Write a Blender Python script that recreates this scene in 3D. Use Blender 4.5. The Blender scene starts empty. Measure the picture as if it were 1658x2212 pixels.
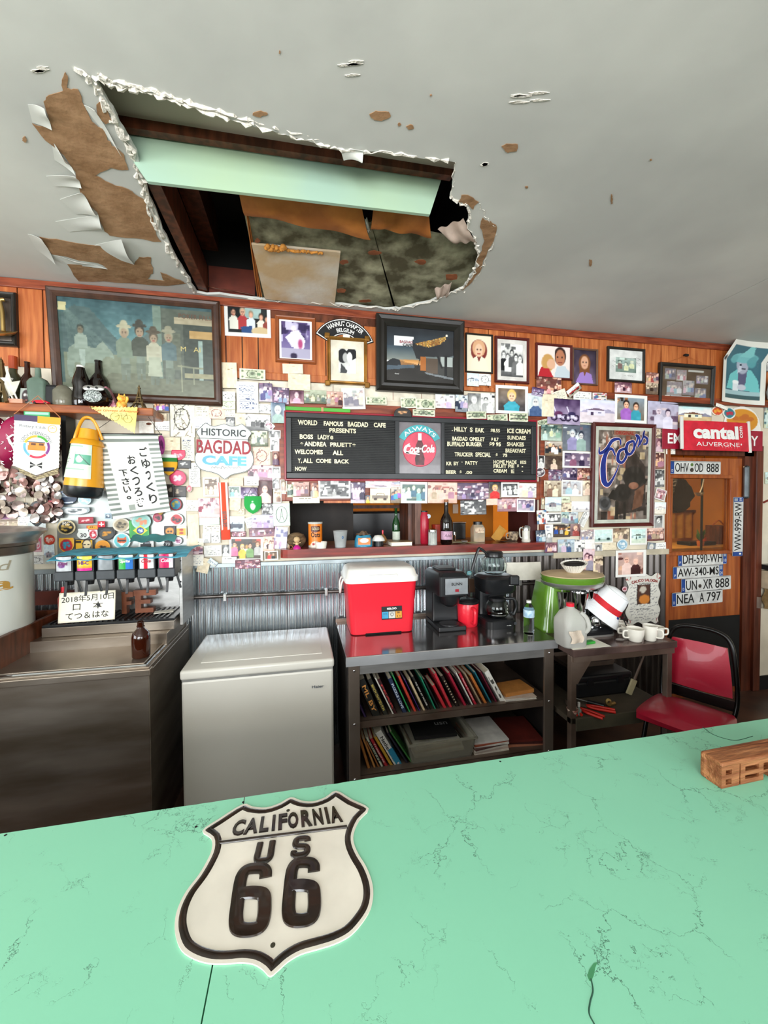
import bpy, bmesh, math, random
import numpy as np
from mathutils import Matrix, Vector
R = math.radians
S = bpy.context.scene
COL = S.collection
# ---------------- camera ----------------
F, YAW, PIT, ROL, CX, CY = 859.5, 0.20479, -0.02514, -0.00576, 829, 1106
CAM = Vector((0, -2.76, 1.69))
fw = Vector((math.sin(YAW)*math.cos(PIT), math.cos(YAW)*math.cos(PIT), math.sin(PIT)))
r0 = Vector((math.cos(YAW), -math.sin(YAW), 0)); u0 = r0.cross(fw)
rr = r0*math.cos(ROL)+u0*math.sin(ROL); uu = -r0*math.sin(ROL)+u0*math.cos(ROL)
cd = bpy.data.cameras.new('camera'); cam = bpy.data.objects.new('camera', cd); COL.objects.link(cam)
cam.matrix_world = Matrix(((rr.x, uu.x, -fw.x, CAM.x), (rr.y, uu.y, -fw.y, CAM.y), (rr.z, uu.z, -fw.z, CAM.z), (0, 0, 0, 1)))
cd.sensor_fit = 'HORIZONTAL'; cd.sensor_width = 36; cd.lens = 36*F/1658; cd.clip_start = .02; cd.clip_end = 200
S.camera = cam
# ---------------- world, lights, exposure ----------------
wd = bpy.data.worlds.new('world'); S.world = wd; wd.use_nodes = True
wd.node_tree.nodes['Background'].inputs[0].default_value = (.80, .90, 1, 1)
wd.node_tree.nodes['Background'].inputs[1].default_value = 1.6
S.view_settings.view_transform = 'Standard'; S.view_settings.look = 'None'
S.view_settings.gamma = 1; S.view_settings.use_curve_mapping = False; S.view_settings.exposure = 0.36
def area(name, loc, tgt, sx, sy, e, col=(1, 1, 1)):
    l = bpy.data.lights.new(name, 'AREA'); l.shape = 'RECTANGLE'; l.size = sx; l.size_y = sy; l.energy = e; l.color = col
    o = bpy.data.objects.new(name, l); COL.objects.link(o); o.location = loc
    o.rotation_euler = (Vector(tgt)-Vector(loc)).to_track_quat('-Z', 'Y').to_euler(); return o
area('window_daylight', (-1.6, -6.85, 1.75), (-1.3, 0, 1.5), 2.9, 1.7, 170, (.93, .97, 1))
area('window_daylight', (2.6, -6.85, 1.75), (2.2, 0, 1.6), 2.9, 1.7, 110, (.95, .98, 1))
area('window_daylight', (-4.35, -3.2, 1.7), (1, -1.6, 1.4), 3.0, 1.6, 90, (.95, .98, 1))
area('added_fill_uplight', (-.6, -4.2, 1.9), (-.5, -3.4, 3.0), 1.6, .8, 62, (1, .97, .92))  # unseen upward fill, added to brighten the ceiling and the hole
area('kitchen_ceiling_lamp', (1.0, 1.7, 2.6), (1.0, 1.7, 0), .9, .3, 14, (1, .8, .55))
area('kitchen_ceiling_lamp', (3.6, 1.5, 2.6), (3.6, 1.6, 0), 1.1, .5, 60, (1, .72, .38))

# ---------------- helpers ----------------
def ray(px, py): return fw+rr*((px-CX)/F)-uu*((py-CY)/F)
def WP(px, py, Y=0.0):
    d = ray(px, py); return CAM+d*((Y-CAM.y)/d.y)
def HP(px, py, z):
    d = ray(px, py); return CAM+d*((z-CAM.z)/d.z)
def XP(px, py, X):
    d = ray(px, py); return CAM+d*((X-CAM.x)/d.x)
def lin(h, a=1):
    if isinstance(h, str):
        h = h.lstrip('#'); c = [int(h[i:i+2], 16)/255 for i in (0, 2, 4)]
    else: c = list(h[:3])
    return tuple([x/12.92 if x <= .04045 else ((x+.055)/1.055)**2.4 for x in c]+[a])
def srgb(h):
    h = h.lstrip('#'); return np.array([int(h[i:i+2], 16)/255 for i in (0, 2, 4)])
MC = {}
def mt(name, col='808080', rough=.5, metal=0., nz=(12, .12), bump=None, trans=0., ior=1.45, coat=0., emi=0., col2=None, stretch=None, alpha=1., spec=.5):
    """node material: a noise mixes col with col2 (or a darker col); optional bump"""
    if name in MC: return MC[name]
    m = bpy.data.materials.new(name); m.use_nodes = True; N = m.node_tree.nodes; L = m.node_tree.links
    b = N['Principled BSDF']; b.inputs['Roughness'].default_value = rough; b.inputs['Metallic'].default_value = metal
    b.inputs['IOR'].default_value = ior; b.inputs['Transmission Weight'].default_value = trans; b.inputs['Coat Weight'].default_value = coat
    b.inputs['Alpha'].default_value = alpha; b.inputs['Specular IOR Level'].default_value = spec
    c = lin(col); c2 = lin(col2) if col2 else tuple([x*(1-2.2*nz[1]) for x in c[:3]]+[1])
    tc = N.new('ShaderNodeTexCoord'); mp = N.new('ShaderNodeMapping'); L.new(tc.outputs['Object'], mp.inputs['Vector'])
    if stretch: mp.inputs['Scale'].default_value = stretch
    n = N.new('ShaderNodeTexNoise'); n.inputs['Scale'].default_value = nz[0]; n.inputs['Detail'].default_value = 4
    L.new(mp.outputs[0], n.inputs['Vector'])
    rp = N.new('ShaderNodeValToRGB'); rp.color_ramp.elements[0].position = .38; rp.color_ramp.elements[1].position = .68
    rp.color_ramp.elements[0].color = c2; rp.color_ramp.elements[1].color = c
    L.new(n.outputs['Fac'], rp.inputs[0]); L.new(rp.outputs[0], b.inputs['Base Color'])
    if emi:
        L.new(rp.outputs[0], b.inputs['Emission Color']); b.inputs['Emission Strength'].default_value = emi
    if bump:
        n2 = N.new('ShaderNodeTexNoise'); n2.inputs['Scale'].default_value = bump[0]; n2.inputs['Detail'].default_value = 5
        L.new(mp.outputs[0], n2.inputs['Vector'])
        bp = N.new('ShaderNodeBump'); bp.inputs['Strength'].default_value = bump[1]; bp.inputs['Distance'].default_value = .01
        L.new(n2.outputs['Fac'], bp.inputs['Height']); L.new(bp.outputs[0], b.inputs['Normal'])
    MC[name] = m; return m
def pmat(name, rough=.45, coat=0.):
    """paper / print: colour from the point colours of the print's own mesh"""
    if name in MC: return MC[name]
    m = bpy.data.materials.new(name); m.use_nodes = True; N = m.node_tree.nodes; L = m.node_tree.links
    b = N['Principled BSDF']; b.inputs['Roughness'].default_value = rough; b.inputs['Coat Weight'].default_value = coat
    a = N.new('ShaderNodeAttribute'); a.attribute_name = 'Col'; L.new(a.outputs['Color'], b.inputs['Base Color'])
    MC[name] = m; return m
PR = pmat('photo_print', .35); PM = pmat('matt_print', .8); PG = pmat('glazed_print', .12, .3)
# mesh builders
def nb(): return bmesh.new()
def _tf(bm, vs, M):
    if M is not None: bmesh.ops.transform(bm, matrix=M, verts=vs)
def bx(bm, x0, y0, z0, x1, y1, z1, M=None, bev=0., seg=2):
    g = bmesh.ops.create_cube(bm, size=1.0)['verts']
    bmesh.ops.transform(bm, matrix=Matrix.Translation(((x0+x1)/2, (y0+y1)/2, (z0+z1)/2)) @ Matrix.Diagonal((abs(x1-x0), abs(y1-y0), abs(z1-z0), 1)), verts=g)
    if bev > 0:
        es = list({e for v in g for e in v.link_edges})
        r = bmesh.ops.bevel(bm, geom=es, offset=min(bev, .49*min(abs(x1-x0), abs(y1-y0), abs(z1-z0))), segments=seg, affect='EDGES', profile=.5)
        g = list({v for f in r['faces'] for v in f.verts} | {v for v in g if v.is_valid})
    _tf(bm, g, M); return bm
def lathe(bm, prof, seg=24, M=None, sx=1., sy=1., a0=0., a1=2*math.pi):
    full = abs(a1-a0-2*math.pi) < 1e-6; n = seg if full else seg+1; rows = []; allv = []
    for (r, z) in prof:
        if r < 1e-6: row = [bm.verts.new((0, 0, z))]*n; allv.append(row[0])
        else:
            row = [bm.verts.new((r*math.cos(a0+(a1-a0)*i/seg)*sx, r*math.sin(a0+(a1-a0)*i/seg)*sy, z)) for i in range(n)]; allv += row
        rows.append(row)
    for a, b in zip(rows, rows[1:]):
        for i in range(seg):
            j = (i+1) % n
            q = []
            for v in (a[i], a[j], b[j], b[i]):
                if v not in q: q.append(v)
            if len(q) > 2:
                try: bm.faces.new(q)
                except ValueError: pass
    _tf(bm, allv, M); return bm
def cyl(bm, r, z0, z1, M=None, seg=20, r2=None): return lathe(bm, [(0, z0), (r, z0), (r if r2 is None else r2, z1), (0, z1)], seg, M)
def smoothpts(pts, k=6, closed=False):
    P = [Vector(p) for p in pts]; n = len(P); out = []
    rng = range(n if closed else n-1)
    for i in rng:
        g = lambda j: P[j % n] if closed else P[max(0, min(n-1, j))]
        a, b, c, d = g(i-1), g(i), g(i+1), g(i+2)
        for t in range(k):
            t /= k; out.append(.5*((2*b)+(c-a)*t+(2*a-5*b+4*c-d)*t*t+(3*b-a-3*c+d)*t**3))
    if not closed: out.append(P[-1])
    return out
def tube(bm, pts, r, seg=8, M=None, closed=False, flat=1.):
    P = [Vector(p) for p in pts]; n = len(P); rows = []; allv = []; pu = None
    for i, p in enumerate(P):
        a = P[(i-1) % n] if (closed or i > 0) else p; b = P[(i+1) % n] if (closed or i < n-1) else p
        t = (b-a); t = t.normalized() if t.length > 1e-9 else Vector((0, 0, 1))
        if pu is None: pu = t.orthogonal().normalized()
        pu = (pu-t*pu.dot(t)); pu = pu.normalized() if pu.length > 1e-6 else t.orthogonal().normalized()
        w = t.cross(pu); ra = r[i] if isinstance(r, (list, tuple)) else r
        row = [bm.verts.new(p+(pu*math.cos(2*math.pi*k/seg)+w*math.sin(2*math.pi*k/seg)*flat)*ra) for k in range(seg)]
        rows.append(row); allv += row
    m = n if closed else n-1
    for i in range(m):
        a, b = rows[i], rows[(i+1) % n]
        for k in range(seg): bm.faces.new((a[k], a[(k+1) % seg], b[(k+1) % seg], b[k]))
    if not closed:
        bm.faces.new(rows[0][::-1]); bm.faces.new(rows[-1])
    _tf(bm, allv, M); return bm
def prism(bm, pts, z0, z1, M=None, taper=0.):
    n = len(pts); cx = sum(p[0] for p in pts)/n; cy = sum(p[1] for p in pts)/n
    ar = sum(pts[i][0]*pts[(i+1) % n][1]-pts[(i+1) % n][0]*pts[i][1] for i in range(n))
    if ar < 0: pts = pts[::-1]
    a = [bm.verts.new((p[0], p[1], z0)) for p in pts]
    b = [bm.verts.new((p[0]+(cx-p[0])*taper, p[1]+(cy-p[1])*taper, z1)) for p in pts]
    bm.faces.new(a[::-1]); bm.faces.new(b)
    for i in range(n): bm.faces.new((a[i], a[(i+1) % n], b[(i+1) % n], b[i]))
    _tf(bm, a+b, M); return bm
def sheet(bm, fn, nu, nv, th=0., M=None):
    """surface fn(u,v)->xyz, given thickness by a second layer along the normal"""
    top = [[Vector(fn(i/nu, j/nv)) for i in range(nu+1)] for j in range(nv+1)]
    V = [[bm.verts.new(p) for p in r] for r in top]; allv = [v for r in V for v in r]
    for j in range(nv):
        for i in range(nu): bm.faces.new((V[j][i], V[j][i+1], V[j+1][i+1], V[j+1][i]))
    if th:
        W = []
        for j in range(nv+1):
            row = []
            for i in range(nu+1):
                du = top[j][min(i+1, nu)]-top[j][max(i-1, 0)]; dv = top[min(j+1, nv)][i]-top[max(j-1, 0)][i]
                n = du.cross(dv); n = n.normalized() if n.length > 1e-9 else Vector((0, 0, 1))
                row.append(bm.verts.new(top[j][i]-n*th))
            W.append(row)
        allv += [v for r in W for v in r]
        for j in range(nv):
            for i in range(nu): bm.faces.new((W[j][i], W[j+1][i], W[j+1][i+1], W[j][i+1]))
        ring = lambda A: A[0][:-1]+[r[-1] for r in A[:-1]]+A[-1][:0:-1]+[r[0] for r in A[:0:-1]]
        a, b = ring(V), ring(W); n = len(a)
        for i in range(n): bm.faces.new((a[(i+1) % n], a[i], b[i], b[(i+1) % n]))
    _tf(bm, allv, M); return bm
def tag(o, label=None, cat=None, group=None, kind=None):
    for k, v in (('label', label), ('category', cat), ('group', group), ('kind', kind)):
        if v: o[k] = v
    return o
def link(o, par=None, M=None):
    COL.objects.link(o)
    if par is not None: o.parent = par
    if M is not None: o.matrix_local = M
    return o
def ob(name, bm, m, par=None, smooth=None, M=None, label=None, cat=None, group=None, kind=None):
    me = bpy.data.meshes.new(name)
    if isinstance(bm, bmesh.types.BMesh):
        bmesh.ops.recalc_face_normals(bm, faces=bm.faces[:]) if len(bm.faces) < 60000 else None
        bm.to_mesh(me); bm.free()
    else: me = bm
    if m is not None:
        me.materials.clear(); me.materials.append(m)
    if smooth is not None:
        me.polygons.foreach_set('use_smooth', [True]*len(me.polygons))
        if smooth: me.set_sharp_from_angle(angle=R(smooth))
    o = bpy.data.objects.new(name, me); link(o, par, M); return tag(o, label, cat, group, kind)
def thing(name, label, cat, M=None, group=None, par=None, kind=None):
    o = bpy.data.objects.new(name, None); o.empty_display_size = .05; link(o, par, M); return tag(o, label, cat, group, kind)
def T(x, y, z): return Matrix.Translation((x, y, z))
def RZ(a): return Matrix.Rotation(R(a), 4, 'Z')
def RX(a): return Matrix.Rotation(R(a), 4, 'X')
def RY(a): return Matrix.Rotation(R(a), 4, 'Y')
WF = Matrix(((1, 0, 0, 0), (0, 0, -1, 0), (0, 1, 0, 0), (0, 0, 0, 1)))     # local x right, y up, z out of the back wall
def WM(x, z, off=0., rot=0.): return T(x, -off, z) @ WF @ RZ(rot)
def span(x0, y0, x1, y1, Y=0.):
    xm, ym = (x0+x1)/2, (y0+y1)/2
    a, b, c, d = WP(x0, ym, Y), WP(x1, ym, Y), WP(xm, y0, Y), WP(xm, y1, Y)
    return (a.x+b.x)/2, (c.z+d.z)/2, b.x-a.x, c.z-d.z
def copy_tree(o, par=None):
    c = o.copy(); COL.objects.link(c)
    if par is not None: c.parent = par
    for ch in [k for k in bpy.data.objects if k.parent == o]: copy_tree(ch, c)
    return c
# lettering: text turned into a mesh, fitted into a box w x h (centre x,y; height z), optionally arched
def tmesh(s, w, h, z=0., x=0., y=0., bold=.0, ext=.0, shear=0., arch=0., rot=0.):
    cu = bpy.data.curves.new('lettering', 'FONT'); cu.body = s; cu.offset = bold; cu.extrude = 0; cu.resolution_u = 3; cu.shear = shear
    o = bpy.data.objects.new('tmp', cu); COL.objects.link(o); bpy.context.view_layer.update()
    me = bpy.data.meshes.new_from_object(o.evaluated_get(bpy.context.evaluated_depsgraph_get()))
    bpy.data.objects.remove(o); bpy.data.curves.remove(cu)
    n = len(me.vertices); co = np.empty(n*3); me.vertices.foreach_get('co', co); co = co.reshape(-1, 3)
    if n == 0: return me
    mn, mx = co.min(0), co.max(0)
    co[:, 0] = (co[:, 0]-(mn[0]+mx[0])/2)/max(mx[0]-mn[0], 1e-6)*w; co[:, 1] = (co[:, 1]-(mn[1]+mx[1])/2)/max(mx[1]-mn[1], 1e-6)*h
    if arch:
        a = co[:, 0]/arch; rad = arch+co[:, 1]; co[:, 0] = np.sin(a)*rad; co[:, 1] = np.cos(a)*rad-arch
    c, s_ = math.cos(R(rot)), math.sin(R(rot))
    X = co[:, 0]*c-co[:, 1]*s_+x; Y = co[:, 0]*s_+co[:, 1]*c+y
    co[:, 0] = X; co[:, 1] = Y; co[:, 2] = z
    me.vertices.foreach_set('co', co.ravel())
    if ext:
        bm = bmesh.new(); bm.from_mesh(me)
        r = bmesh.ops.extrude_face_region(bm, geom=bm.faces[:])
        bmesh.ops.translate(bm, verts=[g for g in r['geom'] if isinstance(g, bmesh.types.BMVert)], vec=(0, 0, ext))
        bmesh.ops.recalc_face_normals(bm, faces=bm.faces[:]); bm.to_mesh(me); bm.free()
    return me
def text(par, s, x, y, w, h, z, m, name='lettering', **k): return ob(name, tmesh(s, w, h, z, x, y, **k), m, par)
def join_text(par, items, z, m, name='lettering'):
    """several strings in one lettering mesh: (s,x,y,w,h,kw)"""
    bm = nb()
    for it in items:
        s, x, y, w, h = it[:5]; me = tmesh(s, w, h, z, x, y, **(it[5] if len(it) > 5 else {})); bm.from_mesh(me); bpy.data.meshes.remove(me)
    me = bpy.data.meshes.new(name); bm.to_mesh(me); bm.free(); return ob(name, me, m, par)
def ribbon(bm, pts, w, z=0., k=6, M=None, th=0.):
    P = smoothpts([(p[0], p[1], 0) for p in pts], k); n = len(P); L = []; Q = []
    ws = [w]*len(pts) if not isinstance(w, (list, tuple)) else list(w)
    for i, p in enumerate(P):
        t = (P[min(i+1, n-1)]-P[max(i-1, 0)]); t = t.normalized() if t.length > 1e-9 else Vector((1, 0, 0))
        nn = Vector((-t.y, t.x, 0)); f = i/k; a = int(min(f, len(ws)-1)); b = min(a+1, len(ws)-1); ww = ws[a]*(1-(f-a))+ws[b]*(f-a)
        L.append(bm.verts.new((p.x+nn.x*ww/2, p.y+nn.y*ww/2, z))); Q.append(bm.verts.new((p.x-nn.x*ww/2, p.y-nn.y*ww/2, z)))
    for i in range(n-1): bm.faces.new((L[i], Q[i], Q[i+1], L[i+1]))
    _tf(bm, L+Q, M); return bm
# ---------------- picture painter (colours are put on the print's own mesh) ----------------
class Cv:
    def __init__(s, w, h, bg='ffffff'):
        s.w, s.h = w, h; s.a = np.ones((h, w, 3))*srgb(bg); s.X, s.Y = np.meshgrid((np.arange(w)+.5)/w, (np.arange(h)+.5)/h)
    def mix(s, m, c, al=1.):
        c = srgb(c) if isinstance(c, str) else np.array(c); s.a = s.a*(1-(m*al)[..., None])+c*(m*al)[..., None]; return s
    def rect(s, x0, y0, x1, y1, c, al=1.): return s.mix(((s.X >= x0) & (s.X <= x1) & (s.Y >= y0) & (s.Y <= y1))*1., c, al)
    def ell(s, x, y, rx, ry, c, al=1.):
        d = np.sqrt(((s.X-x)/rx)**2+((s.Y-y)/ry)**2); e = .8/(s.w*rx+1e-6); return s.mix(np.clip((1-d)/e*.5+.5, 0, 1), c, al)
    def ring(s, x, y, rx, ry, t, c):
        d = np.sqrt(((s.X-x)/rx)**2+((s.Y-y)/ry)**2); return s.mix((abs(d-1) < t)*1., c)
    def poly(s, pts, c, al=1.):
        m = np.zeros(s.X.shape, bool); n = len(pts)
        for i in range(n):
            (x1, y1), (x2, y2) = pts[i], pts[(i+1) % n]
            if y1 == y2: continue
            m ^= ((s.Y >= min(y1, y2)) & (s.Y < max(y1, y2)) & (s.X < (x2-x1)*(s.Y-y1)/(y2-y1)+x1))
        return s.mix(m*1., c, al)
    def line(s, x0, y0, x1, y1, t, c, al=1.):
        dx, dy = x1-x0, y1-y0; L = dx*dx+dy*dy+1e-9; u = np.clip(((s.X-x0)*dx+(s.Y-y0)*dy)/L, 0, 1)
        d = np.hypot(s.X-x0-u*dx, (s.Y-y0-u*dy)); return s.mix(np.clip((t-d)/t*2, 0, 1), c, al)
    def grad(s, c1, c2, y0=0., y1=1.):
        t = np.clip((s.Y-y0)/(y1-y0), 0, 1)[..., None]; m = (s.Y >= y0) & (s.Y <= y1); g = srgb(c1)*(1-t)+srgb(c2)*t; s.a[m] = g[m]; return s
    def noise(s, amp, n=6, seed=0):
        r = np.random.RandomState(seed); g = r.rand(n+2, n+2)
        fx = s.X*n; fy = s.Y*n; i = fx.astype(int); j = fy.astype(int); u = fx-i; v = fy-j; u = u*u*(3-2*u); v = v*v*(3-2*v)
        val = g[j, i]*(1-u)*(1-v)+g[j, i+1]*u*(1-v)+g[j+1, i]*(1-u)*v+g[j+1, i+1]*u*v
        s.a = np.clip(s.a+(val-.5)[..., None]*amp, 0, 1); return s
    def person(s, x, y, k, shirt, hair='2a1c14', skin='d9a48a', asp=1., legs=None):
        kx = k*asp
        if legs: s.poly([(x-.6*kx, y+2.6*k), (x+.6*kx, y+2.6*k), (x+.5*kx, y+6*k), (x-.5*kx, y+6*k)], legs)
        s.poly([(x-.45*kx, y+.75*k), (x+.45*kx, y+.75*k), (x+1.15*kx, y+1.4*k), (x+1.1*kx, y+3.6*k), (x-1.1*kx, y+3.6*k), (x-1.15*kx, y+1.4*k)], shirt)
        s.ell(x, y-.15*k, .66*kx, .85*k, hair); s.ell(x, y+.12*k, .5*kx, .68*k, skin)
        if k*s.h > 5: s.ell(x-.2*kx, y, .09*kx, .09*k, '2a1c18'); s.ell(x+.2*kx, y, .09*kx, .09*k, '2a1c18'); s.rect(x-.18*kx, y+.4*k, x+.18*kx, y+.48*k, 'a04a44')
        return s
    def clutter(s, n, pal, seed=0, y0=0., y1=1., sz=.2):
        r = random.Random(seed)
        for _ in range(n):
            x = r.random(); y = y0+(y1-y0)*r.random(); w = sz*(.3+r.random()); h = sz*(.3+r.random())*.8
            (s.rect(x-w/2, y-h/2, x+w/2, y+h/2, r.choice(pal), .85) if r.random() < .6 else s.ell(x, y, w/2, h/2, r.choice(pal), .85))
        return s
    def scrib(s, n, c='333344', seed=0, x0=.1, x1=.9, y0=.12, y1=.9, t=.012):
        r = random.Random(seed)
        for i in range(n):
            y = y0+(y1-y0)*(i+.5)/n; x = x0+r.random()*.06; e = x1-r.random()*.25
            while x < e:
                w = .04+r.random()*.08; s.line(x, y+r.uniform(-.02, .02), x+w, y+r.uniform(-.02, .02), t, c, .8); x += w+.03
        return s
    def tint(s, t):
        if not t: return s
        l = s.a @ np.array([.3, .59, .11]); l = np.clip((l-.42)*1.7+.5, 0, 1)[..., None]
        lo, hi, k = {'bw': ('15161a', 'f2f2ee', 1), 'sepia': ('3a2418', 'f4e2c4', .9), 'purple': ('2c1748', 'e4dcf6', .75), 'magenta': ('4a1030', 'f8d0dc', .75),
                     'red': ('4a0e10', 'f8c8b8', .7), 'blue': ('14284a', 'd8ecf8', .7), 'teal': ('10403e', 'd0f0e8', .7), 'fade': ('b0a8b8', 'ffffff', .7), 'green': ('2c3c28', 'dfe8cc', .85)}[t]
        s.a = s.a*(1-k)+(srgb(lo)*(1-l)+srgb(hi)*l)*k; return s
    def border(s, b, c='f4f3ee', bot=None):
        bx_ = b*s.h/s.w if s.w > s.h else b; by = b if s.w > s.h else b*s.w/s.h; bb = bot if bot else by
        m = (s.X < bx_) | (s.X > 1-bx_) | (s.Y < by) | (s.Y > 1-bb); s.a[m] = srgb(c); return s
SH = ['b02a2a', '2a4a8a', 'e8e4da', '20242a', '6a8a5a', 'd8a040', '8a5aa0', '3a8a9a', 'c86a8a', '9a9a98']
CL = ['5a3a28', '8a5a3a', '2a2422', 'c8b8a0', '7a7a78', 'a83a30', '3a4a5a', 'd8d0c0', '486048', 'b08a50']
HA = ['2a1c14', '5a3a20', 'c8a060', '8a8680', '151212']
def motif(kind, w, h, seed, tint=None, border=.0, bot=None):
    r = random.Random(seed); c = Cv(w, h, 'b8a890'); asp = h/w
    if kind == 'g':
        c.grad(r.choice(['5a4a40', '8a8078', '3a3432', 'a8a098']), r.choice(['6a5a48', '9a8a70', '4a4038'])).clutter(14, CL, seed, 0, .7)
        n = r.choice([3, 4, 4, 5]); k = .12
        for i in range(n): c.person((i+.7)/(n+.4), .36+r.uniform(-.08, .1), k*r.uniform(.9, 1.15), r.choice(SH), r.choice(HA), asp=asp)
    elif kind == 'c':
        c.grad(r.choice(['7a8a98', '5a4a40', '9aa8a0']), r.choice(['6a5a48', '8a7a60'])).clutter(10, CL, seed, 0, .8)
        c.person(.36, .36, .17, r.choice(SH), r.choice(HA), asp=asp).person(.66, .42, .16, r.choice(SH), r.choice(HA), asp=asp)
    elif kind == 'p':
        c.grad(r.choice(['4a5a6a', '6a5a4a', '2a2a30', 'b8b0a0']), r.choice(['3a3a40', '8a7a68'])); c.noise(.2, 4, seed)
        c.person(.5, .38, .24, r.choice(SH), r.choice(HA), asp=asp)
    elif kind == 'l':
        c.grad('a8cce4', 'e8eef0', 0, .55).rect(0, .55, 1, 1, 'b8a480').noise(.1, 6, seed)
        c.poly([(0, .55), (.2, .42), (.5, .5), (.8, .4), (1, .52), (1, .58), (0, .58)], '7a7a8a')
        c.rect(.2, .45, .7, .68, r.choice(['d8cab0', '9a5a48', 'e8e8e0'])).poly([(.15, .47), (.45, .36), (.75, .47)], '6a4a3a').rect(.3, .53, .38, .68, '3a3230').rect(.5, .52, .6, .6, '4a6070')
    elif kind == 'm':
        c.grad('4a2a44', '8a7a88').noise(.15, 5, seed)
        for x in (.2, .48, .62, .86):
            c.ring(x, .74, .12*asp, .12, .25, '15151a').ell(x, .74, .04*asp, .04, 'c8c8d0')
        for x in (.34, .74): c.ell(x, .6, .12, .1, r.choice(['8a1030', '1a2a4a'])).line(x-.1, .5, x-.16, .3, .02, 'c8c8d8').line(x, .66, x+.14, .74, .03, 'b0b0bc').rect(x-.04, .62, x+.08, .76, 'a8a8b4')
    elif kind == 'r':
        c.grad('b8ccd8', 'e0dcd0', 0, .5).rect(0, .5, 1, 1, '8a8478'); cc = r.choice(['8a2a2a', '3a5a8a', 'b8b8c0', '2a2a2c'])
        c.rect(.1, .5, .9, .72, cc).poly([(.25, .52), (.36, .34), (.66, .34), (.78, .52)], cc).poly([(.31, .5), (.39, .38), (.63, .38), (.72, .5)], 'a8c4d0').ell(.27, .73, .08*asp*1.3, .09, '18181a').ell(.74, .73, .08*asp*1.3, .09, '18181a')
    elif kind == 'b':
        c.grad('4a3228', '6a4a38').clutter(40, CL+['e8d8b0', 'c84838'], seed, 0, 1, .18)
        for i in range(3): c.person(.22+.28*i, .5+r.uniform(-.06, .1), .1, r.choice(SH), r.choice(HA), asp=asp)
    elif kind == 'n': c = Cv(w, h, r.choice(['f2efe4', 'ece6d2', 'f6f6f2'])).scrib(max(2, int(h/4)), r.choice(['3a3a44', '2a3a6a', '55504a']), seed)
    elif kind == 'k': c = Cv(w, h, 'e9dcc0').noise(.06, 5, seed).line(.2, .3, .7, .25, .01, 'b09a78')
    elif kind == 't':
        c = Cv(w, h, 'ece8d8')
        for _ in range(16):
            x, y = r.random(), r.random(); c.line(x, y, x+r.uniform(-.3, .3), y+r.uniform(-.3, .3), .018, r.choice(['4a4a4a', '7a6a5a']), .8)
        c.ring(.5, .5, .3, .3, .06, '5a5550')
    elif kind == 'd':
        c = Cv(w, h, 'd6d8bc').noise(.06, 9, seed).border(.09, 'e4e6d0').ring(.5, .5, .2, .34, .1, '5a6a50').ell(.5, .5, .15, .28, 'a4b094').ell(.5, .45, .07, .16, '6a7460')
        for x in (.12, .88): c.ell(x, .25, .05, .1, '6a7a5c').ell(x, .76, .05, .1, '6a7a5c')
        c.rect(.22, .14, .78, .2, '8a9478').rect(.22, .82, .78, .88, '8a9478').ell(.76, .5, .07, .15, '6a8a64')
    elif kind == 'o': c = Cv(w, h, 'e8e4e0').clutter(24, ['c84838', 'e8b040', '3a6a9a', 'f4f0e8', '2a2a2a', 'c86a8a'], seed, 0, 1, .3)
    if kind in 'gcpbmrl': c.a = np.clip((c.a-.42)*1.35+.5, 0, 1)
    c.tint(tint).noise(.1, 11, seed)
    if border: c.border(border, bot=bot)
    return c
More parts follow.
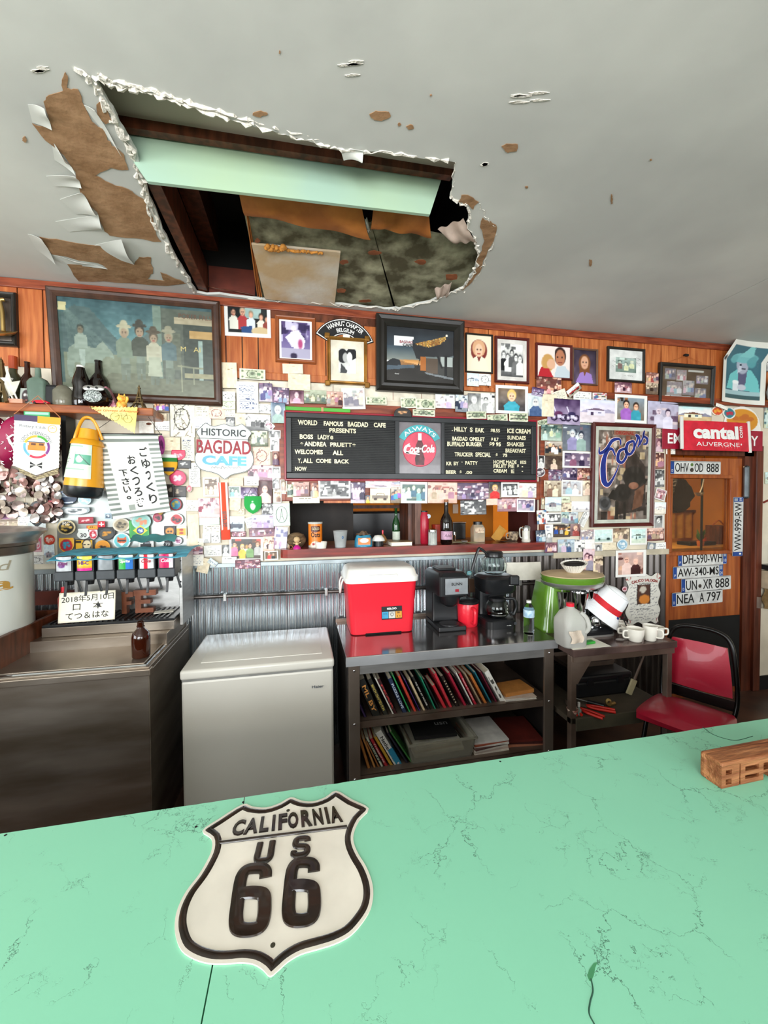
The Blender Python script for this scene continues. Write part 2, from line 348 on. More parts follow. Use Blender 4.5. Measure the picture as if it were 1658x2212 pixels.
def printed(name, c, w, h, m=None, par=None, M=None, th=.0006, shape='rect', bend=0., curl=0., fn=None, **tg):
    """print: fine quad grid w x h in its own plane, front at z=th; bend bows it outwards, curl lifts its lower edge"""
    nx, ny = c.w+1, c.h+1; u, v = np.meshgrid(np.linspace(-1, 1, nx), np.linspace(1, -1, ny)); x, y = u.copy(), v.copy()
    if shape == 'disc': x, y = u*np.sqrt(1-v*v/2), v*np.sqrt(1-u*u/2)
    elif shape == 'shield': x = u*np.interp(v, [-1, -.75, -.35, 0, .5, 1], [.03, .5, .88, 1, 1, .94])
    elif shape == 'route': x = u*np.interp(v, [-1, -.8, -.4, 0, .4, .65, .8, 1], [.04, .6, .96, 1, .8, .74, .86, .7])
    elif shape == 'diamond': x, y = (u+v)/2, (v-u)/2
    elif shape == 'arch': y = v*1.; x = u*np.interp(v, [-1, -.4, .2, .6, .85, 1], [1, .98, .88, .68, .42, .1])
    elif shape == 'wave': x = u*(1+.08*np.sin(v*9)); y = v*(1+.06*np.cos(u*8))
    ix = np.clip(((x+1)/2*c.w).astype(int), 0, c.w-1); iy = np.clip(((1-y)/2*c.h).astype(int), 0, c.h-1)
    if shape == 'diamond': ix = np.clip(((u+1)/2*c.w).astype(int), 0, c.w-1); iy = np.clip(((1-v)/2*c.h).astype(int), 0, c.h-1)
    cols = c.a[iy, ix]; cols = np.where(cols <= .04045, cols/12.92, ((cols+.055)/1.055)**2.4)
    z = th+bend*(1-x*x)+curl*np.clip((-y-.1)/.9, 0, 1)**2
    P = np.stack([x*w/2, y*h/2, z], -1)
    if fn is not None: P = fn(P)
    P = P.reshape(-1, 3); n = nx*ny
    B = P.copy(); B[:, 2] -= th
    if fn is not None: B = P-np.array([0, 0, th])
    j, i = np.meshgrid(np.arange(ny-1), np.arange(nx-1), indexing='ij'); q = (j*nx+i).ravel()
    Fr = np.stack([q+nx, q+nx+1, q+1, q], -1)
    ring = list(range(nx))+[nx*k+nx-1 for k in range(1, ny)]+[nx*(ny-1)+k for k in range(nx-2, -1, -1)]+[nx*k for k in range(ny-2, 0, -1)]
    rg = np.array(ring); k = len(rg); rb = np.arange(k)+n
    Sd = np.stack([rg, np.roll(rg, -1), np.roll(rb, -1), rb], -1)
    V = np.concatenate([P, B[rg]]); nf = len(Fr)+len(Sd)
    me = bpy.data.meshes.new(name); me.vertices.add(len(V)); me.vertices.foreach_set('co', V.ravel())
    cap = fn is None and bend == 0 and curl == 0
    if fn is not None: Sd = Sd[:0]; nf = len(Fr); V = P; rg = rg[:0]
    lp = np.concatenate([Fr.ravel(), Sd.ravel(), rb[::-1] if cap else rb[:0]])
    me.vertices.clear_geometry() if False else None
    if fn is not None: me.clear_geometry(); me.vertices.add(len(V)); me.vertices.foreach_set('co', V.ravel())
    me.loops.add(len(lp)); me.loops.foreach_set('vertex_index', lp.astype(np.int32)); me.polygons.add(nf+cap)
    me.polygons.foreach_set('loop_start', (np.arange(nf+cap)*4).astype(np.int32))
    me.update(calc_edges=True)
    at = me.color_attributes.new('Col', 'FLOAT_COLOR', 'POINT'); cc = np.ones((len(V), 4)); cc[:n, :3] = cols.reshape(-1, 3); cc[n:, :3] = cols.reshape(-1, 3)[rg]
    at.data.foreach_set('color', cc.ravel()); me.materials.append(m or PR)
    me.polygons.foreach_set('use_smooth', [True]*len(Fr)+[False]*(nf+cap-len(Fr)))
    o = bpy.data.objects.new(name, me); link(o, par, M); return tag(o, tg.get('label'), tg.get('cat'), tg.get('group'), tg.get('kind'))
def frame(par, w, h, t, d, m, name='frame', prof=3, z0=0.):
    """mitred picture frame of outer size w x h, moulding width t, depth d"""
    bm = nb(); pr = [(0, z0), (0, z0+d*.75), (t*.18, z0+d), (t*.45, z0+d*.86), (t*.7, z0+d*.9), (t, z0+d*.55), (t, z0)]
    rows = []
    for (o, z) in pr:
        rows.append([bm.verts.new((sx*(w/2-o), sy*(h/2-o), z)) for sx, sy in ((-1, -1), (1, -1), (1, 1), (-1, 1))])
    for a, b in zip(rows, rows[1:]):
        for i in range(4): bm.faces.new((a[i], a[(i+1) % 4], b[(i+1) % 4], b[i]))
    a, b = rows[0], rows[-1]
    for i in range(4): bm.faces.new((b[i], b[(i+1) % 4], a[(i+1) % 4], a[i]))
    return ob(name, bm, m, par)
# ---------------- shared materials ----------------
M_panel = mt('panel_wood', 'c87840', .42, nz=(3, .2), bump=(20, .15), col2='a25224', stretch=(14, 14, 1.1), coat=.2)
M_rail = mt('red_brown_rail', '9a4c2e', .4, nz=(4, .2), col2='70301c', stretch=(1.5, 10, 12))
M_dark = mt('near_black_plastic', '17181a', .38, nz=(30, .05), spec=.4)
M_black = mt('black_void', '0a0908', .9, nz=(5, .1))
M_steel = mt('brushed_steel', 'c4c3c0', .32, .8, nz=(8, .08), bump=(60, .05), stretch=(1, 1, 6))
M_chrome = mt('chrome', 'd8dadd', .08, 1., nz=(6, .03))
M_white = mt('white_plastic', 'e9e8e2', .35, nz=(8, .03))
M_cream = mt('cream_paint', 'e6dcc6', .6, nz=(6, .05), bump=(30, .1))
M_paper = mt('plain_paper', 'ece8da', .8, nz=(20, .04))
M_ink = mt('black_ink', '141416', .6, nz=(20, .1))
M_wht = mt('white_ink', 'f4f4f0', .5, nz=(20, .02))
M_glass = mt('clear_glass', 'f4faf8', .03, trans=1., ior=1.3, nz=(5, .01))
M_walnut = mt('walnut_wood', '6e3a24', .4, nz=(5, .2), col2='42200f', stretch=(6, 6, 1.2))
M_red = mt('red_plastic', 'd81f33', .3, nz=(10, .03), coat=.2)
# ================= the setting =================
M_ceil = mt('ceiling_paint', 'd2d3cc', .55, nz=(1.3, .06), bump=(9, .12), col2='bcbdb8')
M_torn = mt('torn_brown_paper', 'a98461', .85, nz=(9, .14), bump=(25, .5), col2='8e6a48')
M_plaster = mt('broken_plaster', 'ece6da', .9, nz=(30, .1), bump=(60, .8))
M_floor = mt('floor_concrete', '6b4a3a', .35, nz=(2.5, .2), bump=(12, .1), col2='3e2c26')
M_shell = mt('shell_wall', 'd8cfbb', .7, nz=(2, .05))
M_must = mt('mustard_wall', 'd08a2c', .7, nz=(2, .1))
M_drk = mt('dark_board', '2c2622', .6, nz=(6, .3))
def box(name, a, m, par=None, bev=0., kind=None, **k):
    return ob(name, bx(nb(), *a, bev=bev), m, par, kind=kind, **k)
box('floor', (-4.5, -7.1, -.1, 6.5, 3.4, 0), M_floor, kind='structure')
# back wall with the pass-through (x -.08..1.78, z 1.33..1.70) and the door opening (x 2.98..3.92, z 0..2.12)
wall = ob('wall_back', bx(bx(bx(bx(bx(bx(nb(), -4.5, 0, 0, -.08, .12, 3.7), -.08, 0, 0, 1.78, .12, 1.32), -.08, 0, 1.70, 1.78, .12, 3.7), 1.78, 0, 0, 2.98, .12, 3.7), 2.98, 0, 2.12, 3.92, .12, 3.7), 3.92, 0, 0, 6.5, .12, 3.7), M_cream, kind='structure')
rnd = random.Random(4)
gx = [WP(p, 720).x for p in (-60, 43, 97)]
gx = [gx[0]-.5, gx[0]-.22]+gx
x = gx[-1]
while x < 4.6: x += rnd.choice([.1, .13, .16, .2, .24]); gx.append(x)
for a, b in zip(gx, gx[1:]):
    box('plank', (a+.003, -.012-rnd.uniform(0, .0025), 2.5, b-.003, 0, 3.008), M_panel, wall, bev=.0015)
box('groove_backing', (gx[0], -.003, 2.5, gx[-1], 0, 3.0), M_drk, wall)
box('rail', (1.86, -.03, 2.495, 4.6, 0, 2.545), M_rail, wall, bev=.004)
box('rail', (-.95, -.022, 2.5, .72, 0, 2.548), M_panel, wall, bev=.004)
box('rail', (.72, -.022, 2.5, 1.86, 0, 2.53), M_panel, wall, bev=.004)
box('crown_rail', (-2.4, -.025, 2.955, 4.6, 0, 3.007), M_rail, wall, bev=.004)
box('wall_strip', (-.45, -.016, 2.905, .72, -.012, 2.955), M_walnut, wall)
# boards round the menu
for a in ((-.16, -.018, 2.30, 1.86, 0, 2.365), (-.17, -.018, 1.70, -.1, 0, 2.30), (1.79, -.022, 1.33, 1.86, 0, 2.36), (-.1, -.018, 1.70, 1.79, 0, 1.84)):
    box('surround_board', a, M_rail, wall, bev=.003)
# dark cap on the sheeting, corrugated sheeting
def corr(x0, x1, z0, z1, per=.042, amp=.009, m=None, nm='corrugated_sheet'):
    n = int((x1-x0)/per)*8; bm = nb()
    a = [[bm.verts.new((x0+(x1-x0)*i/n, -.012-amp*math.sin((x1-x0)*i/n/per*2*math.pi), z)) for i in range(n+1)] for z in (z0, z1)]
    for i in range(n): bm.faces.new((a[0][i], a[0][i+1], a[1][i+1], a[1][i]))
    return ob(nm, bm, m, wall, smooth=60)
M_galv = mt('galvanised_sheet', 'd4dce2', .18, .9, nz=(3, .1), bump=(20, .03), stretch=(3, 3, .6))
M_galvd = mt('dull_galvanised_sheet', '76716e', .38, .85, nz=(3, .2), col2='4a4340', stretch=(3, 3, .6))
for a, b in ((-4.4, -2.0), (-2.0, -1.0), (-1.0, -.1), (-.1, .83), (.83, 1.55)): corr(a, b, 0, 1.285, m=M_galv)
corr(1.55, 2.97, 0, 1.27, per=.06, m=M_galvd)
box('sheet_cap', (-4.4, -.03, 1.27, 1.9, 0, 1.298), mt('painted_cap', 'aab4b8', .35, .6), wall, bev=.003)
box('sheet_cap', (1.9, -.03, 1.245, 2.97, 0, 1.29), mt('cap_wood_pale', 'cfc4ac', .6), wall, bev=.003)
t = thing('conduit_pipe', 'grey metal conduit pipe running along the corrugated metal behind the cooler', 'pipe')
ob('pipe', tube(nb(), [(-.72, -.035, 1.087), (.4, -.035, 1.078), (1.0, -.035, 1.072), (1.78, -.035, 1.063)], .013, 12), M_galvd, t, smooth=50)
for x in (-.5, .15, 1.6): ob('clip', bx(nb(), x, -.052, 1.055, x+.02, -.012, 1.1, bev=.003), M_steel, t)
# ceiling
def PL(L, z): return [HP(a, b, z) for a, b in L]
HOLE = [(205, 166), (238, 186), (300, 196), (360, 214), (420, 232), (490, 256), (560, 276), (630, 296), (700, 314), (738, 324), (790, 327), (880, 336), (984, 351), (976, 400), (971, 426), (990, 438), (1004, 441), (1011, 462), (1008, 488), (1024, 520), (1032, 552), (1020, 592), (1000, 622), (965, 640), (915, 655), (862, 668), (830, 668), (760, 661), (690, 656), (600, 652), (520, 642), (425, 632), (404, 596), (380, 556), (352, 500), (330, 440), (312, 386), (296, 330), (268, 282), (236, 226)]
def jag(L, k, amp, seed, closed=True):
    r = random.Random(seed); out = []; n = len(L)
    for i in range(n if closed else n-1):
        a, b = L[i], L[(i+1) % n]
        for t in range(k):
            f = t/k; out.append((a[0]+(b[0]-a[0])*f+(r.uniform(-amp, amp) if t else 0), a[1]+(b[1]-a[1])*f+(r.uniform(-amp, amp) if t else 0)))
    return out
ZC = 3.01
bm = nb()
hole = [bm.verts.new((p.x, min(p.y, -.02), ZC)) for p in PL(jag(HOLE, 4, 2.2, 3), ZC)]
SX = HP(1395, 728, ZC).x
outer = [bm.verts.new(p) for p in ((-4.5, -7.1, ZC), (SX-.004, -7.1, ZC), (SX-.004, 0, ZC), (-4.5, 0, ZC))]
for L in (hole, outer):
    for i in range(len(L)): bm.edges.new((L[i], L[(i+1) % len(L)]))
bmesh.ops.triangle_fill(bm, edges=bm.edges[:], use_beauty=True)
r_ = bmesh.ops.extrude_face_region(bm, geom=bm.faces[:])
bmesh.ops.translate(bm, verts=[g for g in r_['geom'] if isinstance(g, bmesh.types.BMVert)], vec=(0, 0, .014))
ceil = ob('ceiling', bm, M_ceil, kind='structure')
box('ceiling_panel', (SX+.004, -7.1, ZC+.001, 6.5, 0, ZC+.014), M_ceil, ceil)
box('seam_strip', (SX-.03, -7.1, ZC+.016, SX+.03, 0, ZC+.03), M_black, ceil)
def torn(name, L, z, m, k=3, amp=2.5, seed=1, th=.0015, par=None):
    P = PL(jag(L, k, amp, seed), z); return ob(name, prism(nb(), [(p.x, min(p.y, -.005)) for p in P], z-th, z), m, par or ceil)
torn('torn_paper', [(105, 205), (145, 190), (168, 192), (177, 219), (199, 263), (221, 277), (232, 303), (250, 318), (268, 334), (277, 366), (240, 362), (206, 379), (240, 396), (276, 408), (300, 425), (316, 440), (330, 470), (336, 500), (348, 522), (290, 514), (236, 508), (223, 491), (210, 458), (174, 418), (163, 371), (138, 335), (98, 303), (69, 266), (109, 276), (94, 219)], ZC-.001, M_torn, seed=5)
torn('torn_paper', [(85, 511), (140, 520), (217, 531), (250, 548), (290, 570), (300, 555), (326, 556), (330, 590), (318, 603), (370, 606), (402, 612), (337, 616), (250, 610), (170, 607), (145, 570), (232, 580), (200, 566), (112, 549)], ZC-.001, M_torn, seed=6)
torn('torn_paper', [(996, 421), (1016, 424), (1034, 436), (1022, 452), (1010, 440), (990, 436)], ZC-.001, M_torn, seed=7)
torn('torn_paper', [(1042, 470), (1060, 478), (1073, 492), (1066, 520), (1050, 552), (1036, 588), (1012, 616), (998, 628), (1022, 594), (1034, 552), (1046, 520), (1036, 490)], ZC-.001, M_torn, seed=8)
torn('torn_paper', [(208, 226), (222, 214), (232, 240), (242, 262), (228, 268), (210, 250)], ZC-.003, M_torn, seed=9, amp=1.5)
torn('torn_paper', [(346, 588), (366, 596), (398, 610), (380, 614), (352, 604)], ZC-.002, M_torn, seed=10, amp=1.5)
# paint loss spots
for k, (x, y, a, b) in enumerate(((820, 250, 23, 13), (886, 274, 10, 6), (560, 246, 17, 7), (1103, 319, 20, 12), (140, 178, 8, 22), (53, 300, 5, 7), (862, 268, 4, 4), (1275, 568, 4, 9), (1321, 430, 3, 14), (1137, 404, 4, 3), (1405, 345, 3, 2), (930, 205, 2, 2), (604, 112, 2, 4))):
    rr_ = random.Random(k); torn('paint_chip', [(x+a*math.cos(i*.7)*rr_.uniform(.65, 1.1), y+b*math.sin(i*.7)*rr_.uniform(.65, 1.1)) for i in range(9)], ZC-.0008, M_torn, k=2, amp=1.2, seed=k)
for k, (x, y, a, b) in enumerate(((762, 146, 34, 24), (1140, 205, 46, 34), (1040, 356, 14, 5), (80, 150, 26, 8))):   # skinned over patches
    rr_ = random.Random(k+50)
    for q in range(5):
        cx_, cy_ = x+rr_.uniform(-a, a)*.6, y+rr_.uniform(-b, b)*.7
        torn('plaster_scrape', [(cx_-a*.5, cy_), (cx_-a*.1, cy_-3), (cx_+a*.5, cy_-1), (cx_+a*.2, cy_+2), (cx_-a*.3, cy_+3)], ZC-.0006, M_plaster, k=2, amp=1, seed=k*9+q)
# curled flaps of white facing paper
M_flap = mt('facing_paper', 'd6d7d0', .55, nz=(5, .04))
def flap(a, b, c, d, drop, seed=0, name='paper_flap'):
    A, B, Cc, D = [HP(*p, ZC) for p in (a, b, c, d)]; r = random.Random(seed)
    ph = r.uniform(0, 6)
    def fn(u, v):
        p = (A*(1-u)+B*u)*(1-v)+(D*(1-u)+Cc*u)*v
        return (p.x, min(p.y, -.01), ZC-.0008-1.1*drop*u**2.2*(.55+.45*math.sin(v*5+ph)))
    return ob(name, sheet(nb(), fn, 12, 6, .001), M_flap, ceil, smooth=70)
flap((60, 225), (96, 222), (112, 276), (70, 264), .02, 1)
flap((199, 531), (262, 512), (290, 570), (240, 556), .03, 2)
flap((110, 300), (138, 335), (163, 371), (118, 345), .02, 3)
flap((100, 380), (163, 371), (176, 400), (120, 402), .018, 4)
flap((130, 430), (176, 412), (210, 458), (165, 462), .022, 5)
flap((120, 478), (212, 462), (222, 492), (150, 500), .02, 6)
flap((60, 505), (90, 510), (120, 566), (80, 540), .015, 7)
flap((112, 549), (160, 560), (232, 578), (150, 572), .012, 8)
flap((178, 225), (204, 232), (262, 330), (236, 300), .012, 9)
flap((735, 322), (786, 318), (782, 334), (742, 346), .03, 10)
# rim of broken plaster
def rim(L, r, seed, nm='plaster_rim', z=ZC-.001):
    r *= .75; q = random.Random(seed); P = PL(jag(L, 7, 4, seed, False), z)
    P = [Vector((p.x, min(p.y, -.008), p.z+q.uniform(-.002, .005))) for p in P]
    return ob(nm, tube(nb(), P, [r*q.choice([.25, .5, .8, 1.1, 1.5]) for _ in P], 5, flat=1.), M_plaster, ceil)
rim(HOLE[:13], .009, 1); rim([(x+5, y-7) for x, y in HOLE[:9]], .007, 2); rim([HOLE[12], HOLE[13], HOLE[14]], .003, 3)
rim([(x+2, y) for x, y in HOLE[14:27]], .008, 4); rim([(x-6, y) for x, y in HOLE[31:]]+[(203, 172)], .012, 5); rim([(x-13, y+2) for x, y in HOLE[34:]]+[(190, 165), (156, 142)], .010, 6); rim(HOLE[26:31], .005, 7)
rim([(222, 170), (300, 190), (400, 218), (490, 246), (560, 268)], .008, 8)
rim([(1036, 440), (1048, 470), (1066, 486), (1075, 497)], .003, 9); rim([(1072, 492), (1064, 524), (1046, 566), (1030, 602), (996, 636)], .004, 10)
# what shows inside the hole
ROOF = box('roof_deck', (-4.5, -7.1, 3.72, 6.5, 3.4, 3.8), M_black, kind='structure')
inn = thing('ceiling_cavity', None, None, kind='structure')
def quad(name, pts, m, par, th=.012, nrm=None):
    """board through four world points"""
    P = [Vector(p) for p in pts]; n = (P[1]-P[0]).cross(P[3]-P[0]).normalized()
    bm = nb(); a = [bm.verts.new(p) for p in P]; b = [bm.verts.new(p+n*th) for p in P]
    bm.faces.new(a); bm.faces.new(b[::-1])
    for i in range(4): bm.faces.new((a[i], a[(i+1) % 4], b[(i+1) % 4], b[i]))
    return ob(name, bm, m, par)
A = HP(255, 257, 3.15); B = HP(978, 372, 3.15)
quad('grey_board', [A+Vector((-.15, .0, 0)), B+Vector((.12, 0, 0)), B+Vector((.12, -.8, 0)), A+Vector((-.15, -.8, 0))], mt('grey_board_paint', 'ccb8aa', .7, nz=(3, .06)), inn)
Ab, Bb = WP(272, 290, A.y), WP(957, 389, B.y)
quad('joist', [A+Vector((-.1, 0, .01)), B+Vector((.03, 0, .01)), Bb+Vector((.03, 0, 0)), Ab+Vector((-.1, 0, 0))], M_walnut, inn, -.03)
M_mint_old = mt('mint_board_paint', 'a2ba9a', .55, nz=(2, .08), col2='98b4a2')
quad('mint_board', [WP(266, 286, A.y-.0)+Vector((-.05, .012, .02)), WP(957, 386, B.y)+Vector((0, .012, .02)), WP(930, 459, B.y)+Vector((0, .012, 0)), WP(315, 386, A.y)+Vector((-.0, .012, 0))], M_mint_old, inn, .015)
M_mould = mt('mouldy_board', 'a09e82', .85, nz=(9, .3), col2='4a4530', bump=(20, .4))
tz = lambda x, y, z: HP(x, y, z)
quad('mouldy_board', [tz(524, 445, 3.10), tz(800, 480, 3.10), tz(850, 668, 3.028), tz(566, 650, 3.028)], M_mould, inn)
quad('mouldy_board', [tz(800, 478, 3.105), tz(1060, 530, 3.10), tz(1010, 645, 3.03), tz(855, 668, 3.03)], M_mould, inn)
for k, (x, y, a, b) in enumerate(((808, 546, 16, 6), (975, 598, 17, 9), (742, 566, 10, 6), (737, 628, 12, 6), (790, 650, 16, 4), (908, 565, 13, 6), (660, 478, 22, 9), (556, 520, 8, 6))):
    z = 3.092-(y-480)/185*.07; rr_ = random.Random(k)
    torn('paper_scrap', [(x+a*math.cos(i*.8)*rr_.uniform(.7, 1.1), y+b*math.sin(i*.8)*rr_.uniform(.6, 1.1)) for i in range(8)], z-.016, mt('rust_scrap', '94532f', .8, nz=(20, .2)), k=2, amp=1, seed=k, par=inn)
quad('gypsum_piece', [tz(543, 528, 3.055), tz(735, 546, 3.055), tz(722, 662, 3.005), tz(572, 646, 3.005)], mt('stained_gypsum', 'c9c5bb', .8, nz=(4, .12), col2='b59a74', bump=(14, .3)), inn, .012)
q = random.Random(3); M_foam = mt('orange_foam', 'd9923f', .9, nz=(30, .2), bump=(40, .9))
bmf = nb()
for i in range(34):
    f = i/33; p = tz(575+120*f, 536+9*f-(8 if f < .35 else 0)*q.random(), 3.05); rad = q.uniform(.006, .018 if f < .35 else .009)
    bmesh.ops.create_icosphere(bmf, subdivisions=2, radius=rad, matrix=Matrix.Translation(p+Vector((0, q.uniform(-.005, .005), -.004))))
ob('foam_crumbs', bmf, M_foam, inn, kind='stuff', smooth=80)
M_kraft = mt('kraft_paper', 'c47a36', .7, nz=(6, .18), col2='9a5a24', bump=(14, .3))
def curl(px, z, name, m, sag=.03, nu=18, nv=6):
    P = [HP(a, b, zz) for (a, b), zz in zip(px, z)]
    def fn(u, v):
        p = (P[0]*(1-u)+P[1]*u)*(1-v)+(P[3]*(1-u)+P[2]*u)*v
        return p+Vector((0, 0, -sag*math.sin(v*3.1)*(.6+.4*math.sin(u*9))+.006*math.sin(u*13+v*5)))
    return ob(name, sheet(nb(), fn, nu, nv, .001), m, inn, smooth=80)
curl([(514, 408), (780, 446), (800, 516), (528, 462)], (3.07, 3.07, 3.03, 3.035), 'kraft_paper', M_kraft)
curl([(806, 450), (926, 466), (932, 512), (800, 492)], (3.07, 3.07, 3.035, 3.035), 'kraft_paper', M_kraft)
curl([(776, 480), (792, 470), (800, 498), (792, 504)], (3.05, 3.05, 3.04, 3.04), 'paper_tongue', M_flap, .01, 6, 4)
curl([(528, 440), (536, 460), (566, 640), (556, 640)], (3.1, 3.1, 3.02, 3.02), 'kraft_paper', M_kraft, .01)
curl([(945, 495), (1000, 472), (1030, 522), (985, 525)], (3.04, 3.03, 3.015, 3.02), 'paper_tongue', mt('pinkish_paper', 'c9b3a4', .8), .02)
curl([(938, 624), (975, 610), (965, 640), (945, 646)], (3.03, 3.02, 3.015, 3.02), 'paper_tongue', mt('pinkish_paper'), .02)
box('joist', (-.62, -1.0, 3.03, -.565, .0, 3.2), M_walnut, inn, bev=.004)
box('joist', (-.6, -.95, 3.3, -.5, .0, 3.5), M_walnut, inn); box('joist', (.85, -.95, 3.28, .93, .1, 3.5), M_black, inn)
box('top_plate', (-.56, -.02, 3.03, -.28, .02, 3.2), mt('red_plate', '74301f', .6, nz=(5, .25)), inn)
box('void_darkening_board', (-1.1, -.012, 3.03, 1.3, -.002, 3.7), M_black, inn); box('void_darkening_board', (-1.0, -1.6, 3.5, 1.3, .2, 3.52), mt('dark_attic_board', '1c1410', .9), inn)  # dark boards added to keep the void dark; the first hides cream wall
ob('wire', tube(nb(), smoothpts([(-.58, -.05, 3.06), (-.5, -.08, 3.03), (-.4, -.05, 3.04), (-.28, -.04, 3.03)]), .003, 6), M_walnut, inn, smooth=80)
# rest of the room shell
wl = ob('wall_left', bx(bx(bx(bx(nb(), -4.5, -7.1, 0, -4.4, .12, .8), -4.5, -7.1, 2.5, -4.4, .12, 3.72), -4.5, -7.1, .8, -4.4, -4.8, 2.5), -4.5, -1.6, .8, -4.4, .12, 2.5), M_shell, kind='structure')
box('wall_right', (6.4, -7.1, 0, 6.5, 3.4, 3.72), M_shell, kind='structure')
bm = nb()
for a in ((-4.5, 0, 6.5, .8), (-4.5, 2.65, 6.5, 3.72), (-4.5, .8, -3.1, 2.65), (-.1, .8, 1.1, 2.65), (4.1, .8, 6.5, 2.65)): bx(bm, a[0], -7.1, a[1], a[2], -7.0, a[3])
ob('wall_front', bm, M_shell, kind='structure')
for i, (x0, x1) in enumerate(((-3.1, -.1), (1.1, 4.1))):
    bm = nb()
    for a in ((x0, .8, x1, .86), (x0, 2.59, x1, 2.65), (x0, .86, x0+.06, 2.59), (x1-.06, .86, x1, 2.59), ((x0+x1)/2-.03, .86, (x0+x1)/2+.03, 2.59)): bx(bm, a[0], -7.06, a[1], a[2], -6.98, a[3])
    ob('window_%d' % (i+1), bm, M_white, kind='structure')
# kitchen beyond the wall
box('wall_kitchen', (-1.6, 3.3, 0, 6.5, 3.4, 3.7), M_must, kind='structure'); box('wall_kitchen_end', (6.3, .13, 0, 6.39, 3.3, 3.0), M_must, kind='structure'); box('wall_kitchen_side', (-1.7, .12, 0, -1.6, 3.4, 3.7), M_must, kind='structure')
box('ceiling_kitchen', (-1.7, .12, 2.75, 6.5, 3.4, 2.8), mt('kitchen_ceiling', 'd8c8a8', .7), kind='structure')
box('wall_kitchen_partition', (.98, 1.35, 0, 2.1, 1.45, 2.75), M_must, kind='structure')
# ---- door ----
door = thing('door_1', None, None, kind='structure')
M_door = mt('door_wood', 'b0602a', .38, nz=(3, .18), col2='8a4018', stretch=(10, 10, .9), coat=.2)
M_doorf = mt('door_frame_wood', '6c3420', .4, nz=(3, .2), col2='481e10', stretch=(10, 10, 1))
dx0, dx1 = 2.985, 3.77; wx0, wx1, wz0, wz1 = 3.03, 3.63, 1.255, 1.875
bm = nb()
for a in ((dx0, 0, dx1, wz0), (dx0, wz1, dx1, 2.05), (dx0, wz0, wx0, wz1), (wx1, wz0, dx1, wz1)): bx(bm, a[0], .015, a[1], a[2], .055, a[3])
ob('door_leaf', bm, M_door, door)
bm = nb()
for a in ((wx0-.03, wz0-.03, wx1+.03, wz0), (wx0-.03, wz1, wx1+.03, wz1+.03), (wx0-.03, wz0, wx0, wz1), (wx1, wz0, wx1+.03, wz1)): bx(bm, a[0], -.002, a[1], a[2], .03, a[3], bev=.004)
ob('glazing_bead', bm, M_door, door)
ob('pane', bx(nb(), wx0, .033, wz0, wx1, .037, wz1), M_glass, door)
box('kick_plate', (dx0+.005, .009, .05, dx1-.005, .014, .68), mt('kick_plate_black', '1e2124', .45, .3, nz=(3, .2)), door)
box('door_closer', (3.765, -.03, 1.70, 3.81, .01, 1.99), mt('closer_grey', '6f767a', .3, .8), door, bev=.018)
box('door_1_jamb', (dx1+.01, .0, 0, 3.88, .06, 2.12), M_doorf, door); box('door_1_jamb', (2.955, -.02, 0, 2.985, .1, 2.12), M_door, door, bev=.003)
box('trim_1', (3.88, -.025, 0, 3.955, .12, 2.16), M_doorf, kind='structure', bev=.006); box('door_head', (2.985, .0, 2.07, 3.88, .05, 2.12), M_doorf, door)
# copper/iron ornament and utensils seen through the door pane, kitchen bench
t = thing('hanging_horse_head', 'dark cast head ornament seen through the door window at its upper left', 'ornament')
hx = lambda x, y: (lambda p: (p.x, p.z))(WP(x, y, .5))
ob('head', prism(nb(), [hx(*p) for p in ((1462, 1033), (1480, 1036), (1487, 1046), (1493, 1052), (1500, 1072), (1490, 1084), (1490, 1094), (1478, 1104), (1464, 1108), (1454, 1100), (1451, 1080), (1456, 1060))], -.5-.06, -.5, Matrix(((1, 0, 0, 0), (0, 0, -1, 0), (0, 1, 0, 0), (0, 0, 0, 1)))), mt('dark_iron', '2a1c16', .4, .6, bump=(40, .5)), t)
ob('hanging_wire', tube(nb(), [WP(1475, 1040, .53), WP(1475, 1040, .53)+Vector((0, 0, .9))], .003, 6), M_dark, t)
t = thing('soup_ladle', 'steel soup ladle hanging behind the door window', 'ladle', T(*WP(1516, 1060, .7)))
ob('handle', tube(nb(), smoothpts([(.02, 0, .14), (.0, 0, .05), (-.03, 0, -.02)]), .006, 6), M_steel, t); ob('hook_rod', tube(nb(), [(.02, 0, .14), (.02, 0, 1.0)], .003, 6), M_dark, t); ob('bowl', lathe(nb(), [(0, -.04), (.03, -.03), (.045, 0), (.042, 0), (.028, -.027), (0, -.036)], 14, T(-.04, 0, -.02)), M_steel, t, smooth=60)
t = thing('lamp_pole', 'thin dark pole standing in the kitchen behind the door window', 'pole', T(*HP(1512, 1250, .95)+Vector((0, 0, 0))))
t.matrix_local = T(WP(1514, 1150, .9).x, .9, 0); ob('shaft', tube(nb(), [(0, 0, 0), (0, 0, 1.95)], .012, 8), M_dark, t); ob('foot', cyl(nb(), .1, 0, .02), M_dark, t)
ZB = WP(1500, 1178, 1.7).z; PB = lambda px, y=1.75: WP(px, 1170, y).x
box('prep_bench', (4.0, 1.5, 0, 6.25, 2.1, ZB), mt('bench_top_yellow', 'c08a3c', .5), label='pale kitchen bench seen through the door window', cat='bench', bev=.01)
t = thing('bench_tray', 'dark tray on the kitchen bench seen through the door window', 'tray', T(PB(1503), 1.75, ZB)); ob('tray_body', bx(nb(), -.22, -.1, .0, .22, .1, .05, bev=.01), M_dark, t)
ob('can', cyl(nb(), .05, .05, .1, T(.1, 0, 0)), mt('can_red', 'b8441c', .4), t)
